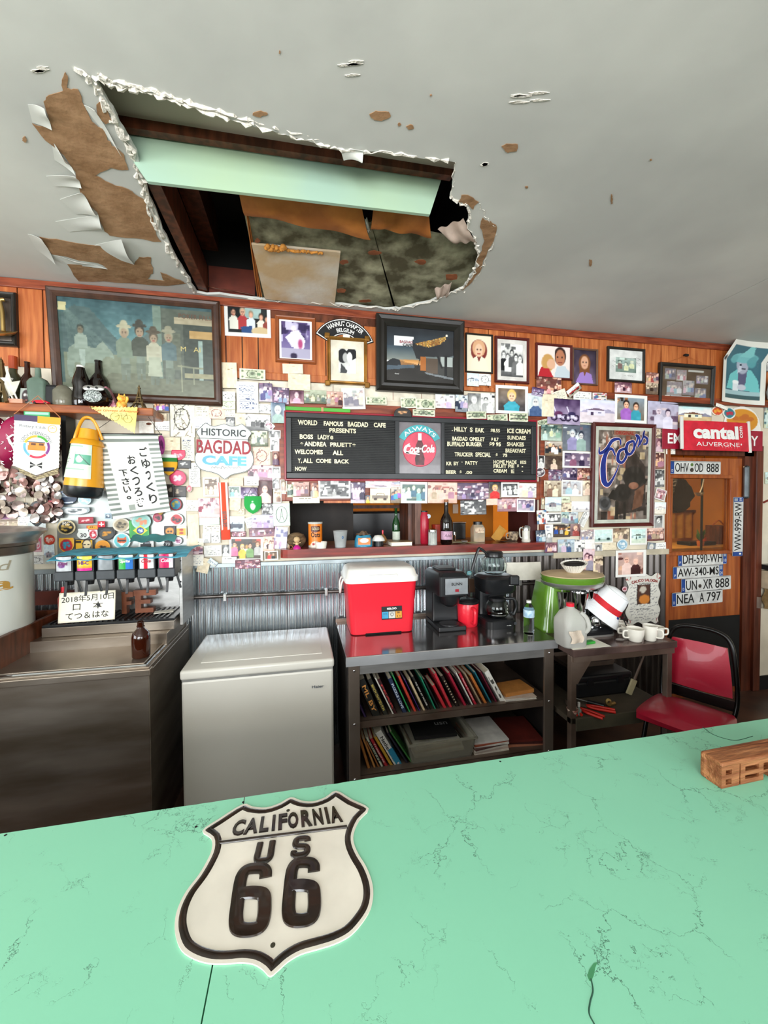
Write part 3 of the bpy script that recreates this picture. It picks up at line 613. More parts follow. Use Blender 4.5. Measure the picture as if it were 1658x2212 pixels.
t = thing('kitchen_box', 'brown wooden box at the right end of the kitchen bench', 'box', T(PB(1550, 1.8), 1.8, ZB)); ob('box_body', bx(nb(), -.11, -.1, 0, .11, .1, .26, bev=.005), M_walnut, t); ob('box_handle', tube(nb(), smoothpts([(-.1, 0, .26), (0, 0, .33), (.1, 0, .26)]), .01, 6), M_panel, t)
t = thing('kitchen_curtain', 'yellowish hanging plastic strip wall behind the kitchen bench', 'curtain'); ob('curtain_sheet', sheet(nb(), lambda u, v: (PB(1440, 2.6)+1.3*u, 2.6+.02*math.sin(u*50), ZB+.0+.42*v), 50, 4, .003), mt('curtain_amber', 'd8a04c', .35), t, smooth=70); ob('curtain_rail', bx(nb(), PB(1440, 2.6), 2.56, ZB+.42, PB(1440, 2.6)+1.3, 2.6, ZB+.46), M_walnut, t)
t = thing('kitchen_plant', 'small green sprig in a pot on the kitchen bench', 'plant', T(PB(1512, 1.6), 1.6, ZB)); ob('pot', cyl(nb(), .035, 0, .07, r2=.045), M_panel, t)
bm = nb(); q = random.Random(2)
for i in range(26):
    a, l = q.uniform(0, 6.28), q.uniform(.06, .18); d = Vector((math.cos(a)*.06, math.sin(a)*.06, l)); s = Vector((-math.sin(a), math.cos(a), 0))*.014
    v = [bm.verts.new(p) for p in (Vector((0, 0, .06)), d*.6+s+Vector((0, 0, .06)), d+Vector((0, 0, .06)), d*.6-s+Vector((0, 0, .06)))]; bm.faces.new(v)
ob('leaves', bm, mt('leaf_green', '4a7a3c', .6), t)
# dark kitchen furniture behind the pass-through
box('dark_panel', (-.55, .75, 0, .45, .85, 1.95), M_drk, label='large dark panel deep behind the left of the serving hatch', cat='panel')
t = thing('black_refrigerator', 'black appliance behind the middle of the serving hatch', 'appliance', T(.62, .95, 0)); ob('cabinet', bx(nb(), -.38, 0, 0, .34, .5, 1.6, bev=.02), mt('gloss_black', '23262a', .25), t)
ob('top_shelf', bx(nb(), -.38, -.03, 1.63, .34, .1, 1.66), M_walnut, t); ob('top_shelf', bx(nb(), -.38, -.03, 1.70, .34, .1, 1.72), M_walnut, t)
box('light_switch', (1.62, 1.335, 1.56, 1.68, 1.35, 1.66), M_white, label='small white light switch on the mustard kitchen wall', cat='switch', bev=.003)
# ================= the mint bar counter =================
def mint():
    m = bpy.data.materials.new('crazed_mint_laminate'); m.use_nodes = True; N = m.node_tree.nodes; L = m.node_tree.links; b = N['Principled BSDF']
    b.inputs['Roughness'].default_value = .42
    tc = N.new('ShaderNodeTexCoord'); ob_ = tc.outputs['Object']
    ns = N.new('ShaderNodeTexNoise'); ns.inputs['Scale'].default_value = 7; ns.inputs['Detail'].default_value = 6; ns.inputs['Roughness'].default_value = .7; L.new(ob_, ns.inputs['Vector'])
    ad = N.new('ShaderNodeVectorMath'); ad.operation = 'MULTIPLY_ADD'; ad.inputs[1].default_value = (.16, .16, .16); L.new(ns.outputs['Color'], ad.inputs[0]); L.new(ob_, ad.inputs[2])
    def cracks(sc, w, msc, lo, hi):
        v = N.new('ShaderNodeTexVoronoi'); v.feature = 'DISTANCE_TO_EDGE'; v.inputs['Scale'].default_value = sc; L.new(ad.outputs[0], v.inputs['Vector'])
        r = N.new('ShaderNodeValToRGB'); r.color_ramp.elements[0].color = (1, 1, 1, 1); r.color_ramp.elements[1].color = (0, 0, 0, 1); r.color_ramp.elements[1].position = w; L.new(v.outputs['Distance'], r.inputs[0])
        k = N.new('ShaderNodeTexNoise'); k.inputs['Scale'].default_value = msc; k.inputs['Detail'].default_value = 3; L.new(ob_, k.inputs['Vector'])
        q = N.new('ShaderNodeValToRGB'); q.color_ramp.elements[0].position = lo; q.color_ramp.elements[1].position = hi; L.new(k.outputs['Fac'], q.inputs[0])
        mu = N.new('ShaderNodeMath'); mu.operation = 'MULTIPLY'; L.new(r.outputs[0], mu.inputs[0]); L.new(q.outputs[0], mu.inputs[1]); return mu.outputs[0]
    c1 = cracks(6.5, .0075, 6, .50, .60); c2 = cracks(15, .009, 11, .56, .66)
    mx = N.new('ShaderNodeMath'); mx.operation = 'MAXIMUM'; L.new(c1, mx.inputs[0]); L.new(c2, mx.inputs[1])
    bn = N.new('ShaderNodeTexNoise'); bn.inputs['Scale'].default_value = 2.2; L.new(ob_, bn.inputs['Vector'])
    br = N.new('ShaderNodeValToRGB'); br.color_ramp.elements[0].color = lin('85cdae'); br.color_ramp.elements[1].color = lin('8fd6b4'); L.new(bn.outputs['Fac'], br.inputs[0])
    mi = N.new('ShaderNodeMix'); mi.data_type = 'RGBA'; L.new(mx.outputs[0], mi.inputs['Factor']); L.new(br.outputs[0], mi.inputs['A']); mi.inputs['B'].default_value = lin('3c6a56')
    L.new(mi.outputs['Result'], b.inputs['Base Color'])
    bp = N.new('ShaderNodeBump'); bp.invert = True; bp.inputs['Strength'].default_value = .4; bp.inputs['Distance'].default_value = .002; L.new(mx.outputs[0], bp.inputs['Height']); L.new(bp.outputs[0], b.inputs['Normal'])
    return m
M_mint = mint()
E0, E1 = HP(0, 1801, .94), HP(1658, 1552, .94)
bar = thing('bar_counter', 'long mint green bar counter with a crazed laminate top in the foreground', 'counter')
sx_ = -.149
def edge_y(x): return E0.y+(E1.y-E0.y)*(x-E0.x)/(E1.x-E0.x)
for (a, b) in ((-3.2, sx_-.0012), (sx_+.0012, 3.6)):
    bm = nb(); r = random.Random(3); n = 160; pts = []
    for i in range(n+1):
        x = a+(b-a)*i/n; pts.append((x, edge_y(x)-max(0, r.uniform(-.004, .0016))))
    prism(bm, pts+[(b, -2.42), (a, -2.42)], .905, .94); ob('counter_slab', bm, M_mint, bar)
ob('counter_body', bx(nb(), -3.1, -2.35, 0, 3.5, -1.78, .905), M_drk, bar)
for k, (x, y) in enumerate(((525, 1733), (12, 1804), (423, 1786), (1080, 1645))):
    p = HP(x, y, .94); ob('screw_hole', cyl(nb(), .003, .9396, .9404, T(p.x, p.y, 0), 10), M_black, bar)
p = [HP(a, b, .9404) for a, b in ((1268, 2108), (1272, 2094), (1282, 2080), (1290, 2078), (1285, 2090), (1282, 2106), (1276, 2120), (1272, 2118))]
ob('chipped_patch', prism(nb(), [(q.x, q.y) for q in p], .9398, .9403), mt('dark_green_chip', '4c9a68', .7), bar)
ob('surface_crack', tube(nb(), [Vector((q.x, q.y, .9399)) for q in smoothpts([HP(a, b, .94) for a, b in ((1276, 2115), (1280, 2140), (1274, 2165), (1272, 2190), (1284, 2215), (1290, 2240))])], .0012, 5), mt('crack_line', '2c5a48', .8), bar)
p = [HP(a, b, .9404) for a, b in ((1517, 1570), (1535, 1584), (1560, 1594), (1590, 1599), (1625, 1590))]
ob('surface_crack', tube(nb(), [Vector((q.x, q.y, .9398)) for q in smoothpts(p)], .0013, 5), mt('crack_line', '2c5a48', .8), bar)
# ---- route sign ----
sg = thing('route_shield_sign', 'embossed white California US 66 shield sign lying flat on the mint counter', 'sign')
OUT = [(437, 1795), (472, 1770), (524, 1738), (545, 1743), (575, 1745), (603, 1736), (628, 1723), (650, 1730), (675, 1732), (702, 1723), (726, 1709), (760, 1728), (796, 1747), (776, 1772), (764, 1800), (764, 1822), (774, 1846), (790, 1872), (802, 1902), (806, 1932), (800, 1964), (782, 1994), (756, 2022), (722, 2040), (684, 2052), (650, 2062), (622, 2078), (602, 2096), (583, 2110), (568, 2096), (548, 2084), (520, 2080), (486, 2083), (452, 2082), (418, 2072), (392, 2054), (380, 2026), (377, 1996), (384, 1962), (402, 1926), (428, 1892), (446, 1862), (457, 1836), (456, 1812)]
ZS = .9415
Pw = [HP(a, b, ZS) for a, b in OUT]
cS = sum(Pw, Vector())/len(Pw); eL, eR = Pw[0], Pw[12]
ang = math.atan2(eR.y-eL.y, eR.x-eL.x); MS = T(cS.x, cS.y, ZS) @ Matrix.Rotation(ang, 4, 'Z'); MI = MS.inverted(); sg.matrix_local = MS
loc = [(MI @ p) for p in Pw]; O2 = [(p.x, p.y) for p in smoothpts(loc, 3, True)]
def inset(P, d):
    n = len(P); out = []
    for i in range(n):
        a, b, c = Vector(P[i-1]), Vector(P[i]), Vector(P[(i+1) % n]); t1 = (b-a).normalized(); t2 = (c-b).normalized(); nn = Vector((-(t1+t2).y, (t1+t2).x))
        nn = nn.normalized() if nn.length > 1e-6 else Vector((0, 0)); s = -1
        out.append((b.x+nn.x*d*s, b.y+nn.y*d*s))
    return out
sgn = sum(O2[i][0]*O2[(i+1) % len(O2)][1]-O2[(i+1) % len(O2)][0]*O2[i][1] for i in range(len(O2)))
if sgn > 0: O2 = O2[::-1]
M_sw = mt('sign_enamel', 'e9e3d6', .28, nz=(9, .06), coat=.3); M_sb = mt('sign_black_enamel', '15120f', .22, nz=(26, .12), col2='2a1e17', coat=.3)
plate = ob('plate', prism(nb(), O2, -.0012, .0012), M_sw, sg)
i1, i2, i3 = inset(O2, .006), inset(O2, .0125), inset(O2, .019)
bm = nb(); rows = [[bm.verts.new((p[0], p[1], z)) for p in L] for L, z in ((i1, .0012), (i2, .0046), (i3, .0012))]
n = len(O2)
for a, b in zip(rows, rows[1:]):
    for i in range(n): bm.faces.new((a[i], a[(i+1) % n], b[(i+1) % n], b[i]))
ob('raised_border', bm, M_sb, sg, smooth=70)
def L2(px, py): p = MI @ HP(px, py, ZS+.001); return p.x, p.y
a, b = L2(468, 1822), L2(752, 1786)
bm = nb(); tube(bm, [Vector((a[0]+.004, a[1], .001)), Vector((b[0]-.003, b[1], .001))], .0042, 8); ob('dividing_bar', bm, M_sb, sg, smooth=60)
def glyph(s, pts, nm='raised_letter', bold=.03, **k):
    """letter laid into the quad of the photograph's letter box: tl,tr,br,bl"""
    q = [Vector(L2(*p)) for p in pts]; me = tmesh(s, 1, 1, 0, .5, .5, bold=bold, **k)
    bm = bmesh.new(); bm.from_mesh(me)
    r = bmesh.ops.inset_region(bm, faces=bm.faces[:], thickness=.0, depth=0) if False else None
    bmesh.ops.dissolve_limit(bm, angle_limit=.01, verts=bm.verts[:], edges=bm.edges[:])
    ex = bmesh.ops.extrude_face_region(bm, geom=bm.faces[:]); up = [g for g in ex['geom'] if isinstance(g, bmesh.types.BMVert)]
    bmesh.ops.translate(bm, verts=up, vec=(0, 0, 1))
    for v in bm.verts:
        u, w = v.co.x, v.co.y; p = (q[3]*(1-u)+q[2]*u)*(1-w)+(q[0]*(1-u)+q[1]*u)*w; v.co = Vector((p.x, p.y, .001+.0032*v.co.z))
    tp = [f for f in bm.faces if all(v.co.z > .003 for v in f.verts)]
    es = [e for e in {e for f in tp for e in f.edges} if sum(1 for f in e.link_faces if f in tp) == 1]
    bmesh.ops.bevel(bm, geom=es, offset=.0014, segments=2, affect='EDGES', clamp_overlap=True)
    return ob(nm, bm, M_sb, sg, smooth=50)
for ch, x0, x1 in (('C', 0, .115), ('A', .115, .245), ('L', .26, .345), ('I', .375, .405), ('F', .435, .52), ('O', .525, .625), ('R', .65, .75), ('N', .765, .855), ('I', .885, .915), ('A', .925, 1.03)):
    tl = lambda f: (508+f*(724-508), 1774+f*(1742-1774)); bl = lambda f: (497+f*(734-497), 1808+f*(1777-1808))
    glyph(ch, (tl(x0), tl(x1), bl(x1), bl(x0)), bold=.045)
def six(c, quad4, Pp=None, rad=.0125, nm='raised_numeral'):
    q = [Vector(L2(*p)) for p in quad4]
    Pp = Pp or [(.80, .78), (.79, .87), (.70, .93), (.5, .94), (.3, .92), (.19, .84), (.15, .7), (.14, .4), (.15, .2), (.24, .09), (.5, .06), (.76, .09), (.84, .2), (.84, .38), (.78, .52), (.5, .56), (.24, .55), (.15, .53)]
    bm = nb(); pts = []
    for u, w in Pp:
        p = (q[3]*(1-u)+q[2]*u)*(1-w)+(q[0]*(1-u)+q[1]*u)*w; pts.append(Vector((p.x, p.y, .0016)))
    S_ = smoothpts(pts, 6); tube(bm, S_, rad, 12)
    bm.verts.ensure_lookup_table()
    for i_, v in enumerate(bm.verts): v.co.z = .0016+max(0, min(.0032, (v.co.z-.0016)*.6))+.0006*i_/len(bm.verts)
    return ob(nm, bm, M_sb, sg, smooth=50)
six('U', ((556, 1822), (595, 1817), (588, 1862), (545, 1867)), [(.16, .98), (.16, .6), (.16, .25), (.28, .1), (.5, .08), (.72, .1), (.84, .25), (.84, .6), (.84, .98)], .0072, 'raised_letter')
six('S', ((634, 1811), (671, 1807), (668, 1849), (626, 1856)), [(.84, .74), (.82, .86), (.7, .92), (.5, .93), (.28, .92), (.17, .82), (.17, .66), (.28, .55), (.5, .52), (.74, .47), (.85, .36), (.84, .2), (.72, .1), (.5, .08), (.28, .1), (.16, .18), (.15, .3)], .0072, 'raised_letter')
six('6', ((510, 1871), (592, 1868), (580, 2018), (492, 2024)))
six('6', ((620, 1856), (693, 1858), (690, 1997), (608, 2003)))
for x, y in ((589, 2042), (622, 1751)):
    q = L2(x, y); ob('mounting_hole', cyl(nb(), .0042, .0011, .0016, T(q[0], q[1], 0), 16), mt('hole_dark', '3c3a2c', .6), sg)
# ---- carved wood block ----
M_carv = mt('carved_wood', 'a96f45', .55, nz=(6, .2), col2='77401f', stretch=(1, 6, 8), bump=(18, .6))
A_, B_ = HP(1558, 1706, .94), HP(1658, 1684, .94); dv = (B_-A_).normalized(); an = math.atan2(dv.y, dv.x)
bk = thing('carved_word_block', 'chunky carved wooden word block lying at the right end of the mint counter', 'wood carving', T(A_.x, A_.y, .9405) @ Matrix.Rotation(an, 4, 'Z'))
hB = .068
bm = nb(); bx(bm, 0, .04, 0, .42, .058, hB, bev=.006); bx(bm, 0, .0, hB-.012, .42, .045, hB, bev=.004); ob('back_slab', bm, M_carv, bk)
W3 = Matrix(((1, 0, 0, 0), (0, 0, 1, 0), (0, 1, 0, 0), (0, 0, 0, 1)))
def carv(x0, x1, holes, nm='carved_letter'):
    xs = sorted({x0, x1}|{h[0] for h in holes}|{h[1] for h in holes}); bm = nb()
    zs = sorted({0, hB-.011}|{h[2] for h in holes}|{h[3] for h in holes})
    for a, b in zip(xs, xs[1:]):
        for c, d in zip(zs, zs[1:]):
            m = ((a+b)/2, (c+d)/2)
            if not any(h[0] < m[0] < h[1] and h[2] < m[1] < h[3] for h in holes): bx(bm, a, .002, c, b, .042, d)
    bmesh.ops.remove_doubles(bm, verts=bm.verts[:], dist=.0005); return ob(nm, bm, M_carv, bk)
carv(.002, .062, [(.016, .036, .008, .022), (.016, .036, .034, .046)])
carv(.066, .125, [(.082, .13, .012, .022), (.082, .13, .033, .046)])
carv(.13, .19, [(.146, .174, 0, .02), (.146, .174, .026, .046)]); carv(.196, .25, [(.212, .26, .012, .046)]); carv(.256, .31, [(.27, .32, .024, .046), (.27, .32, 0, .012)]); carv(.316, .40, [(.335, .38, .012, .046)])
# ================= freezer =================
M_fz = mt('freezer_enamel', 'cfccc2', .3, nz=(2, .02), coat=.2)
fz = thing('chest_freezer', 'white chest freezer with a hinged lid between the steel ice bin and steel table', 'freezer')
fx0, fx1, fy = -.605, .165, -.63
ob('body', bx(nb(), fx0+.005, fy+.01, .04, fx1-.005, -.06, .792, bev=.012), M_fz, fz)
ob('lid', bx(bx(nb(), fx0, fy, .80, fx1, -.06, .85, bev=.014, seg=3), fx0+.08, fy+.09, .848, fx1-.06, -.12, .853, bev=.002), M_fz, fz, smooth=40)
ob('lid_gasket', bx(nb(), fx0+.008, fy+.012, .79, fx1-.008, -.065, .802), mt('gasket_grey', '8f8f8a', .6), fz)
ob('foot', bx(nb(), fx0+.03, fy+.04, 0, fx1-.03, -.1, .04), M_black, fz)
lg = thing('maker_badge', None, None, None, par=fz); lg.matrix_local = WM((WP(686, 1483, fy).x), WP(686, 1483, fy).z, -fy+.0003)
ob('badge_lettering', tmesh('Haier', .062, .015, .0, bold=.01), mt('badge_blue_grey', '3a4656', .5), lg)
# ================= steel work table =================
tb = thing('steel_work_table', 'long stainless steel work table with two shelves of books under the cooler', 'table')
tx0, tx1, ty, tz_ = .222, 1.475, -.682, .87
M_st2 = mt('worn_steel_top', 'b4b0ae', .14, .95, nz=(3, .15), bump=(40, .02))
M_stf = mt('dark_stained_steel', '8c7c70', .4, .55, nz=(3, .2), col2='665448')
ob('worktop', bx(nb(), tx0, ty, tz_-.05, tx1, -.045, tz_, bev=.004), M_st2, tb)
ob('apron', bx(nb(), tx0+.02, ty+.02, tz_-.105, tx1-.01, ty+.04, tz_-.05), M_steel, tb)
ob('front_lip', bx(nb(), tx0-.001, ty-.003, tz_-.05, tx1+.001, ty-.0005, tz_-.003), mt('lip_steel', 'c8cacc', .38, .7, nz=(3, .12)), tb)
ob('upstand', bx(nb(), tx0, -.045, tz_-.03, tx1, -.03, tz_+.02), M_stf, tb)
for x in (tx0+.015, tx1-.075): 
    ob('leg', bx(nb(), x, ty+.012, .02, x+.06, ty+.03, tz_-.05, bev=.003), mt('leg_steel', 'a09488', .35, .75, nz=(2, .2), col2='7a6c60'), tb); ob('leg', bx(nb(), x, -.08, .02, x+.06, -.05, tz_-.05), M_stf, tb)
for z in (.47, .17):
    ob('shelf', bx(bx(nb(), tx0+.03, ty+.03, z+.028, tx1-.03, -.06, z+.033), tx0+.075, ty+.028, z-.005, tx1-.075, ty+.034, z+.033), M_stf, tb)
ob('side_panel', bx(nb(), tx0+.01, ty+.03, .1, tx0+.015, -.05, tz_-.05), M_drk, tb); ob('side_panel', bx(nb(), tx1-.015, ty+.03, .1, tx1-.01, -.05, tz_-.05), M_drk, tb); ob('back_panel', bx(nb(), tx0+.01, -.055, .1, tx1-.01, -.05, tz_-.05), M_drk, tb)  # dark side and back sheets added so the shaded space under the top stays black
for x, z in ((tx0+.045, .79), (tx0+.045, .5), (tx1-.045, .79), (tx1-.045, .5), (tx1-.045, .2), (tx0+.045, .2)): ob('bolt', lathe(nb(), [(.007, 0), (.006, .003), (0, .005)], 12, T(x, ty+.012, z) @ RX(90)), M_chrome, tb, smooth=60)
# ---- books ----
def book(px, py, z, hgt, th, lean, col, label, deep=.15, txt=None, tcol='f0e0a0', pages='ded2b8', nm='book', grp=None, y=None, cloth=.6):
    th *= 1.45; p = HP(px, py, z); yy = p.y if y is None else y; p = WP(px, py, yy)
    t = thing(nm, label, 'book', T(p.x, yy, z) @ RY(-lean), grp)
    mc = mt('cover_'+col, col, cloth, nz=(30, .08))
    bm = nb(); bx(bm, -th, 0, 0, -th+.0025, deep, hgt); bx(bm, -.0025, 0, 0, 0, deep, hgt); bx(bm, -th, 0, 0, 0, .0025, hgt); ob('cover', bm, mc, t)
    ob('page_block', bx(nb(), -th+.0025, .003, .004, -.0025, deep-.004, hgt-.005), mt('pages_'+pages, pages, .8), t)
    if txt:
        me = tmesh(txt, hgt*.7, th*.5, 0, 0, 0, bold=.02)
        ob('spine_lettering', me, mt('foil_'+tcol, tcol, .5), t, M=T(-th/2, -.0006, hgt*.5) @ WF @ RZ(-90))
    return t
Zs = .503
BK = [(792, 1545, .20, .010, 24, '35204a', 'thin purple book at the far left end of the upper shelf', None, ''),
 (822, 1545, .235, .030, 22, '1c1d18', 'thick black book with orange letters second from left on the upper shelf', 'ML BY', 'e09a50'),
 (839, 1543, .235, .018, 24, '2a2a22', 'black book with yellow BENCHCRAFTED-like spine lettering on the upper shelf', 'BENCH CRAFTED FUN', 'd8c060'),
 (851, 1542, .238, .008, 25, 'd8d4c8', 'thin off-white booklet beside the yellow lettered black book', None, ''),
 (858, 1542, .23, .013, 25, '3a1418', 'dark red book with ragged red lettering near the left of the upper shelf', 'FEAR', 'c84040'),
 (879, 1538, .225, .017, 23, '22304e', 'navy and light blue book lettered PUZZLE on the upper shelf', 'PUZZLE LOVE', 'd8e4f4'),
 (887, 1537, .243, .008, 24, '2f9a52', 'bright green thin book between the navy book and a red one', None, ''),
 (900, 1537, .235, .012, 24, 'c8402e', 'orange-red paperback right of the bright green book', None, ''),
 (908, 1536, .205, .006, 25, '4a2f7a', 'slim violet paperback right of the orange-red one', None, ''),
 (919, 1537, .21, .011, 25, 'cdb894', 'cream spiral bound book in the upper row', None, ''),
 (930, 1533, .225, .011, 26, '20201e', 'black book with small white HOW TO WIN style spine text', 'TO WIN AT HOUSE', 'e8e4dc'),
 (942, 1532, .215, .008, 24, '238a68', 'teal green thin book left of the tall open red book', None, ''),
 (950, 1532, .2, .009, 26, '1c1a1a', 'plain black thin book right of the teal green one', None, ''),
 (965, 1528, .16, .014, 27, 'c02a34', 'short bright red book in the middle of the upper row', None, ''),
 (977, 1528, .23, .013, 25, 'c8303e', 'pinkish red tall book in the middle of the upper row', None, ''),
 (992, 1527, .215, .014, 27, '2a1c18', 'dark brown book with pale dotted spine on the upper shelf', '. . . . . . . . .', 'd8c8a8'),
 (1008, 1525, .23, .012, 27, 'a81c38', 'crimson book right of the dotted spine one', None, ''),
 (1015, 1525, .2, .006, 27, '301820', 'very thin maroon-black booklet behind the white spine', None, ''),
 (1022, 1524, .225, .008, 27, 'e6e2da', 'slim white spined book in the right half of the upper shelf', None, ''),
 (1030, 1522, .22, .012, 27, 'bb2338', 'red book with white script title in the right half of the upper shelf', 'Stone Cooking', 'f0dcd8'),
 (1041, 1521, .215, .01, 28, 'a08a70', 'tan weathered paperback right of the red script title book', None, ''),
 (1052, 1519, .205, .013, 28, 'bf6f33', 'orange-brown book leaning at the right of the upper row', None, ''),
 (1062, 1518, .22, .009, 28, '25707e', 'petrol blue book leaning near the right end of the upper row', None, ''),
 (1074, 1518, .215, .009, 28, '6a1c30', 'wine red thin book left of the big white one', None, ''),
 (1092, 1514, .225, .024, 29, 'e8e6de', 'thick white book with a handwritten title at the right end of the upper row', 'Ju', '555550')]
for (px, py, h, th, ln, col, lab, tx, tc_) in BK: book(px, py, Zs, h, th, ln, col, lab, txt=tx, tcol=tc_ or 'f0e0a0', grp='books leaning on the upper shelf', y=-.615)
Zl = .203
for k, (px, col, lab, th, h, ln, tx, tc_) in enumerate((
 (800, 'b9783c', 'curled orange-brown paperback at the left end of the lower shelf', .012, .19, 16, None, ''), (812, 'c88a4c', 'second curled tan paperback on the lower shelf', .010, .18, 20, None, ''),
 (820, 'a86a38', 'third brown paperback beside the white spined magazine on the lower shelf', .008, .17, 24, None, ''),
 (828, 'd8dcc8', 'white and green spined magazine on the lower shelf', .010, .2, 26, 'NIGHT', '2a4a3a'), (838, 'b82a34', 'red paperback with a white title on the lower shelf', .013, .19, 27, 'Treasures', 'f4dcd0'),
 (849, 'c99a30', 'mustard yellow paperback on the lower shelf', .013, .2, 28, None, ''), (867, 'e0ded6', 'thick white and blue book lettered Netherlands on the lower shelf', .028, .24, 29, 'Netherlands', '2a2a2a'),
 (882, '2c2a38', 'dark striped magazine right of the white and blue book', .009, .22, 31, None, ''), (891, '3c7a3a', 'green magazine leaning against the clear bin', .009, .23, 32, None, ''))):
    t = book(px, 1668-(px-800)*.18, Zl, h, th, ln, col, lab, txt=tx, tcol=tc_ or 'f0e0a0', grp='books leaning on the lower shelf', y=-.60)
    if px == 867: ob('blue_spine_panel', bx(nb(), -.0285, -.0008, .0, .0005, .06, .115), mt('cover_2f8fb4', '2f8fb4', .6), t); ob('flag_sticker', bx(bx(nb(), -.02, -.0014, .01, -.008, 0, .02), -.02, -.0016, .014, -.008, 0, .016), mt('flag_pale', 'e8e4e4', .6), t)
# flat things on the shelves
def slab(nm, lab, cat, px, py, z, w, d, h, rot, cols, grp=None, y=None):
    p = HP(px, py, z); t = thing(nm, lab, cat, T(p.x, p.y if y is None else y, z) @ RZ(rot), grp); zz = 0; r = random.Random(px)
    for i, c in enumerate(cols):
        hh = h/len(cols); ob('sheet' if len(cols) > 1 else 'page_block', bx(nb(), -w/2, 0, zz+.0003, w/2, d, zz+hh, M=RZ(r.uniform(-5, 5) if len(cols) > 1 else 0)), mt('paper_'+c, c, .7), t); zz += hh
    return t
slab('paper_stack', 'pile of white papers at the right end of the upper shelf', 'papers', 1125, 1513, Zs, .2, .15, .016, 2, ['e8e2d6', 'ddd0c0', 'ece8e0', 'd8c4b4'])
slab('book', 'orange book lying flat on the papers at the right end of the upper shelf', 'book', 1122, 1500, Zs+.018, .2, .14, .022, 6, ['d08a45'], y=-.60)
slab('magazine_stack', 'stack of curled magazines right of the clear plastic bin', 'magazines', 1062, 1626, Zl, .22, .26, .07, 4, ['e0d6c8', 'c8b4a8', 'e4dcd0', '6a4a44', 'e8e2da', 'b05a40', 'e8e4e0'])
slab('magazine_stack', 'dark red magazines lying at the right end of the lower shelf', 'magazines', 1135, 1612, Zl, .22, .26, .04, -6, ['c07a5c', '4a1c18', '6a2018'])
p0, p1 = HP(893, 1660, Zl), HP(1020, 1637, Zl)
bn_ = thing('clear_storage_bin', 'clear plastic bin full of papers on the lower shelf', 'bin', T((p0.x+p1.x)/2, -.62, Zl)); wb = (p1.x-p0.x)/2
M_bin = mt('cloudy_plastic', 'd8d4c4', .25, trans=.75, ior=1.15, nz=(4, .05))
def tub(w, d, h, t_, fl): 
    bm = nb(); rw = []
    for (s, z) in ((1, 0), (fl, h), (fl-t_*2.2/w, h), (1-t_*2/w, t_)):
        rw.append([bm.verts.new((sx*w*s, d/2+sy*d/2*s, z)) for sx, sy in ((-1, -1), (1, -1), (1, 1), (-1, 1))])
    for a, b in zip(rw, rw[1:]):
        for i in range(4): bm.faces.new((a[i], a[(i+1) % 4], b[(i+1) % 4], b[i]))
    bm.faces.new(rw[0][::-1]); bm.faces.new(rw[-1]); return bm
ob('tub', tub(wb, .34, .12, .004, 1.12), M_bin, bn_)
ob('rim', frame(None, wb*2*1.16, .34*1.16, .014, .012, M_bin, 'rim').data, M_bin, bn_, M=T(0, .17, .115)) if False else None
bm = nb(); [bx(bm, a, b, .116, c, d, .126) for a, b, c, d in ((-wb*1.16, -.03, wb*1.16, -.018), (-wb*1.16, .358, wb*1.16, .37), (-wb*1.16, -.018, -wb*1.16+.012, .358), (wb*1.16-.012, -.018, wb*1.16, .358))]; ob('rim', bm, M_bin, bn_)
for i, (c, z, rt) in enumerate((('d8ccb8', .006, 3), ('e6dfcf', .02, -5), ('cdbb9c', .034, 6), ('e2dccb', .05, 2), ('1d1c1c', .1, -3))):
    ob('paper', bx(nb(), -wb*.82, .05, z, wb*(.82 if i < 4 else .6), .3, z+(.012 if i < 4 else .02), M=RZ(rt)), mt('paper_'+c, c, .6), bn_)
ob('cover_lettering', tmesh('usn', .08, .03, 0, bold=.01), mt('silver_grey_ink', 'b8b8b8', .4), bn_, M=T(.05, .16, .1215) @ RZ(-3))
# ================= cooler =================
cl = thing('cooler', 'red cooler box with a white lid standing on the steel table', 'cooler', T(.488, -.215, tz_))
M_cr = mt('cooler_red', 'e02234', .35, nz=(3, .02), coat=.15)
bm = nb(); rw = []
def rrect(w, d, r, k=5):
    o = []
    for (sx, sy, a0) in ((1, 1, 0), (-1, 1, 90), (-1, -1, 180), (1, -1, 270)):
        for i in range(k+1): a = R(a0+90*i/k); o.append((sx*(w/2-r)+r*math.cos(a), sy*(d/2-r)+r*math.sin(a)))
    return o
def loft(bm, secs, M=None, cap=True):
    rows = [[bm.verts.new((x, y, z)) for x, y in s] for s, z in secs]; n = len(rows[0])
    for a, b in zip(rows, rows[1:]):
        for i in range(n): bm.faces.new((a[i], a[(i+1) % n], b[(i+1) % n], b[i]))
    if cap: bm.faces.new(rows[0][::-1]); bm.faces.new(rows[-1])
    _tf(bm, [v for r in rows for v in r], M); return bm
loft(bm, [(rrect(.375, .26, .03), 0), (rrect(.395, .28, .035), .006), (rrect(.44, .31, .04), .31), (rrect(.446, .316, .04), .33)])
ob('tub', bm, M_cr, cl, smooth=40)
ob('base_notch', bx(nb(), -.11, -.142, 0, .12, -.128, .012, bev=.004), M_black, cl)
bm = nb(); loft(bm, [(rrect(.462, .33, .045), .325), (rrect(.466, .334, .045), .355), (rrect(.452, .322, .05), .362), (rrect(.43, .30, .055), .40), (rrect(.40, .27, .06), .412)]); ob('lid', bm, M_white, cl, smooth=50)
ob('lid_grip', bx(nb(), -.09, -.168, .362, .09, -.15, .375, bev=.004), M_white, cl)
bm = nb(); tube(bm, smoothpts([(-.235, -.05, .335), (-.247, -.05, .30), (-.25, -.0, .24), (-.247, .05, .30), (-.235, .05, .335)]), .006, 8); ob('handle', bm, M_white, cl, smooth=60)
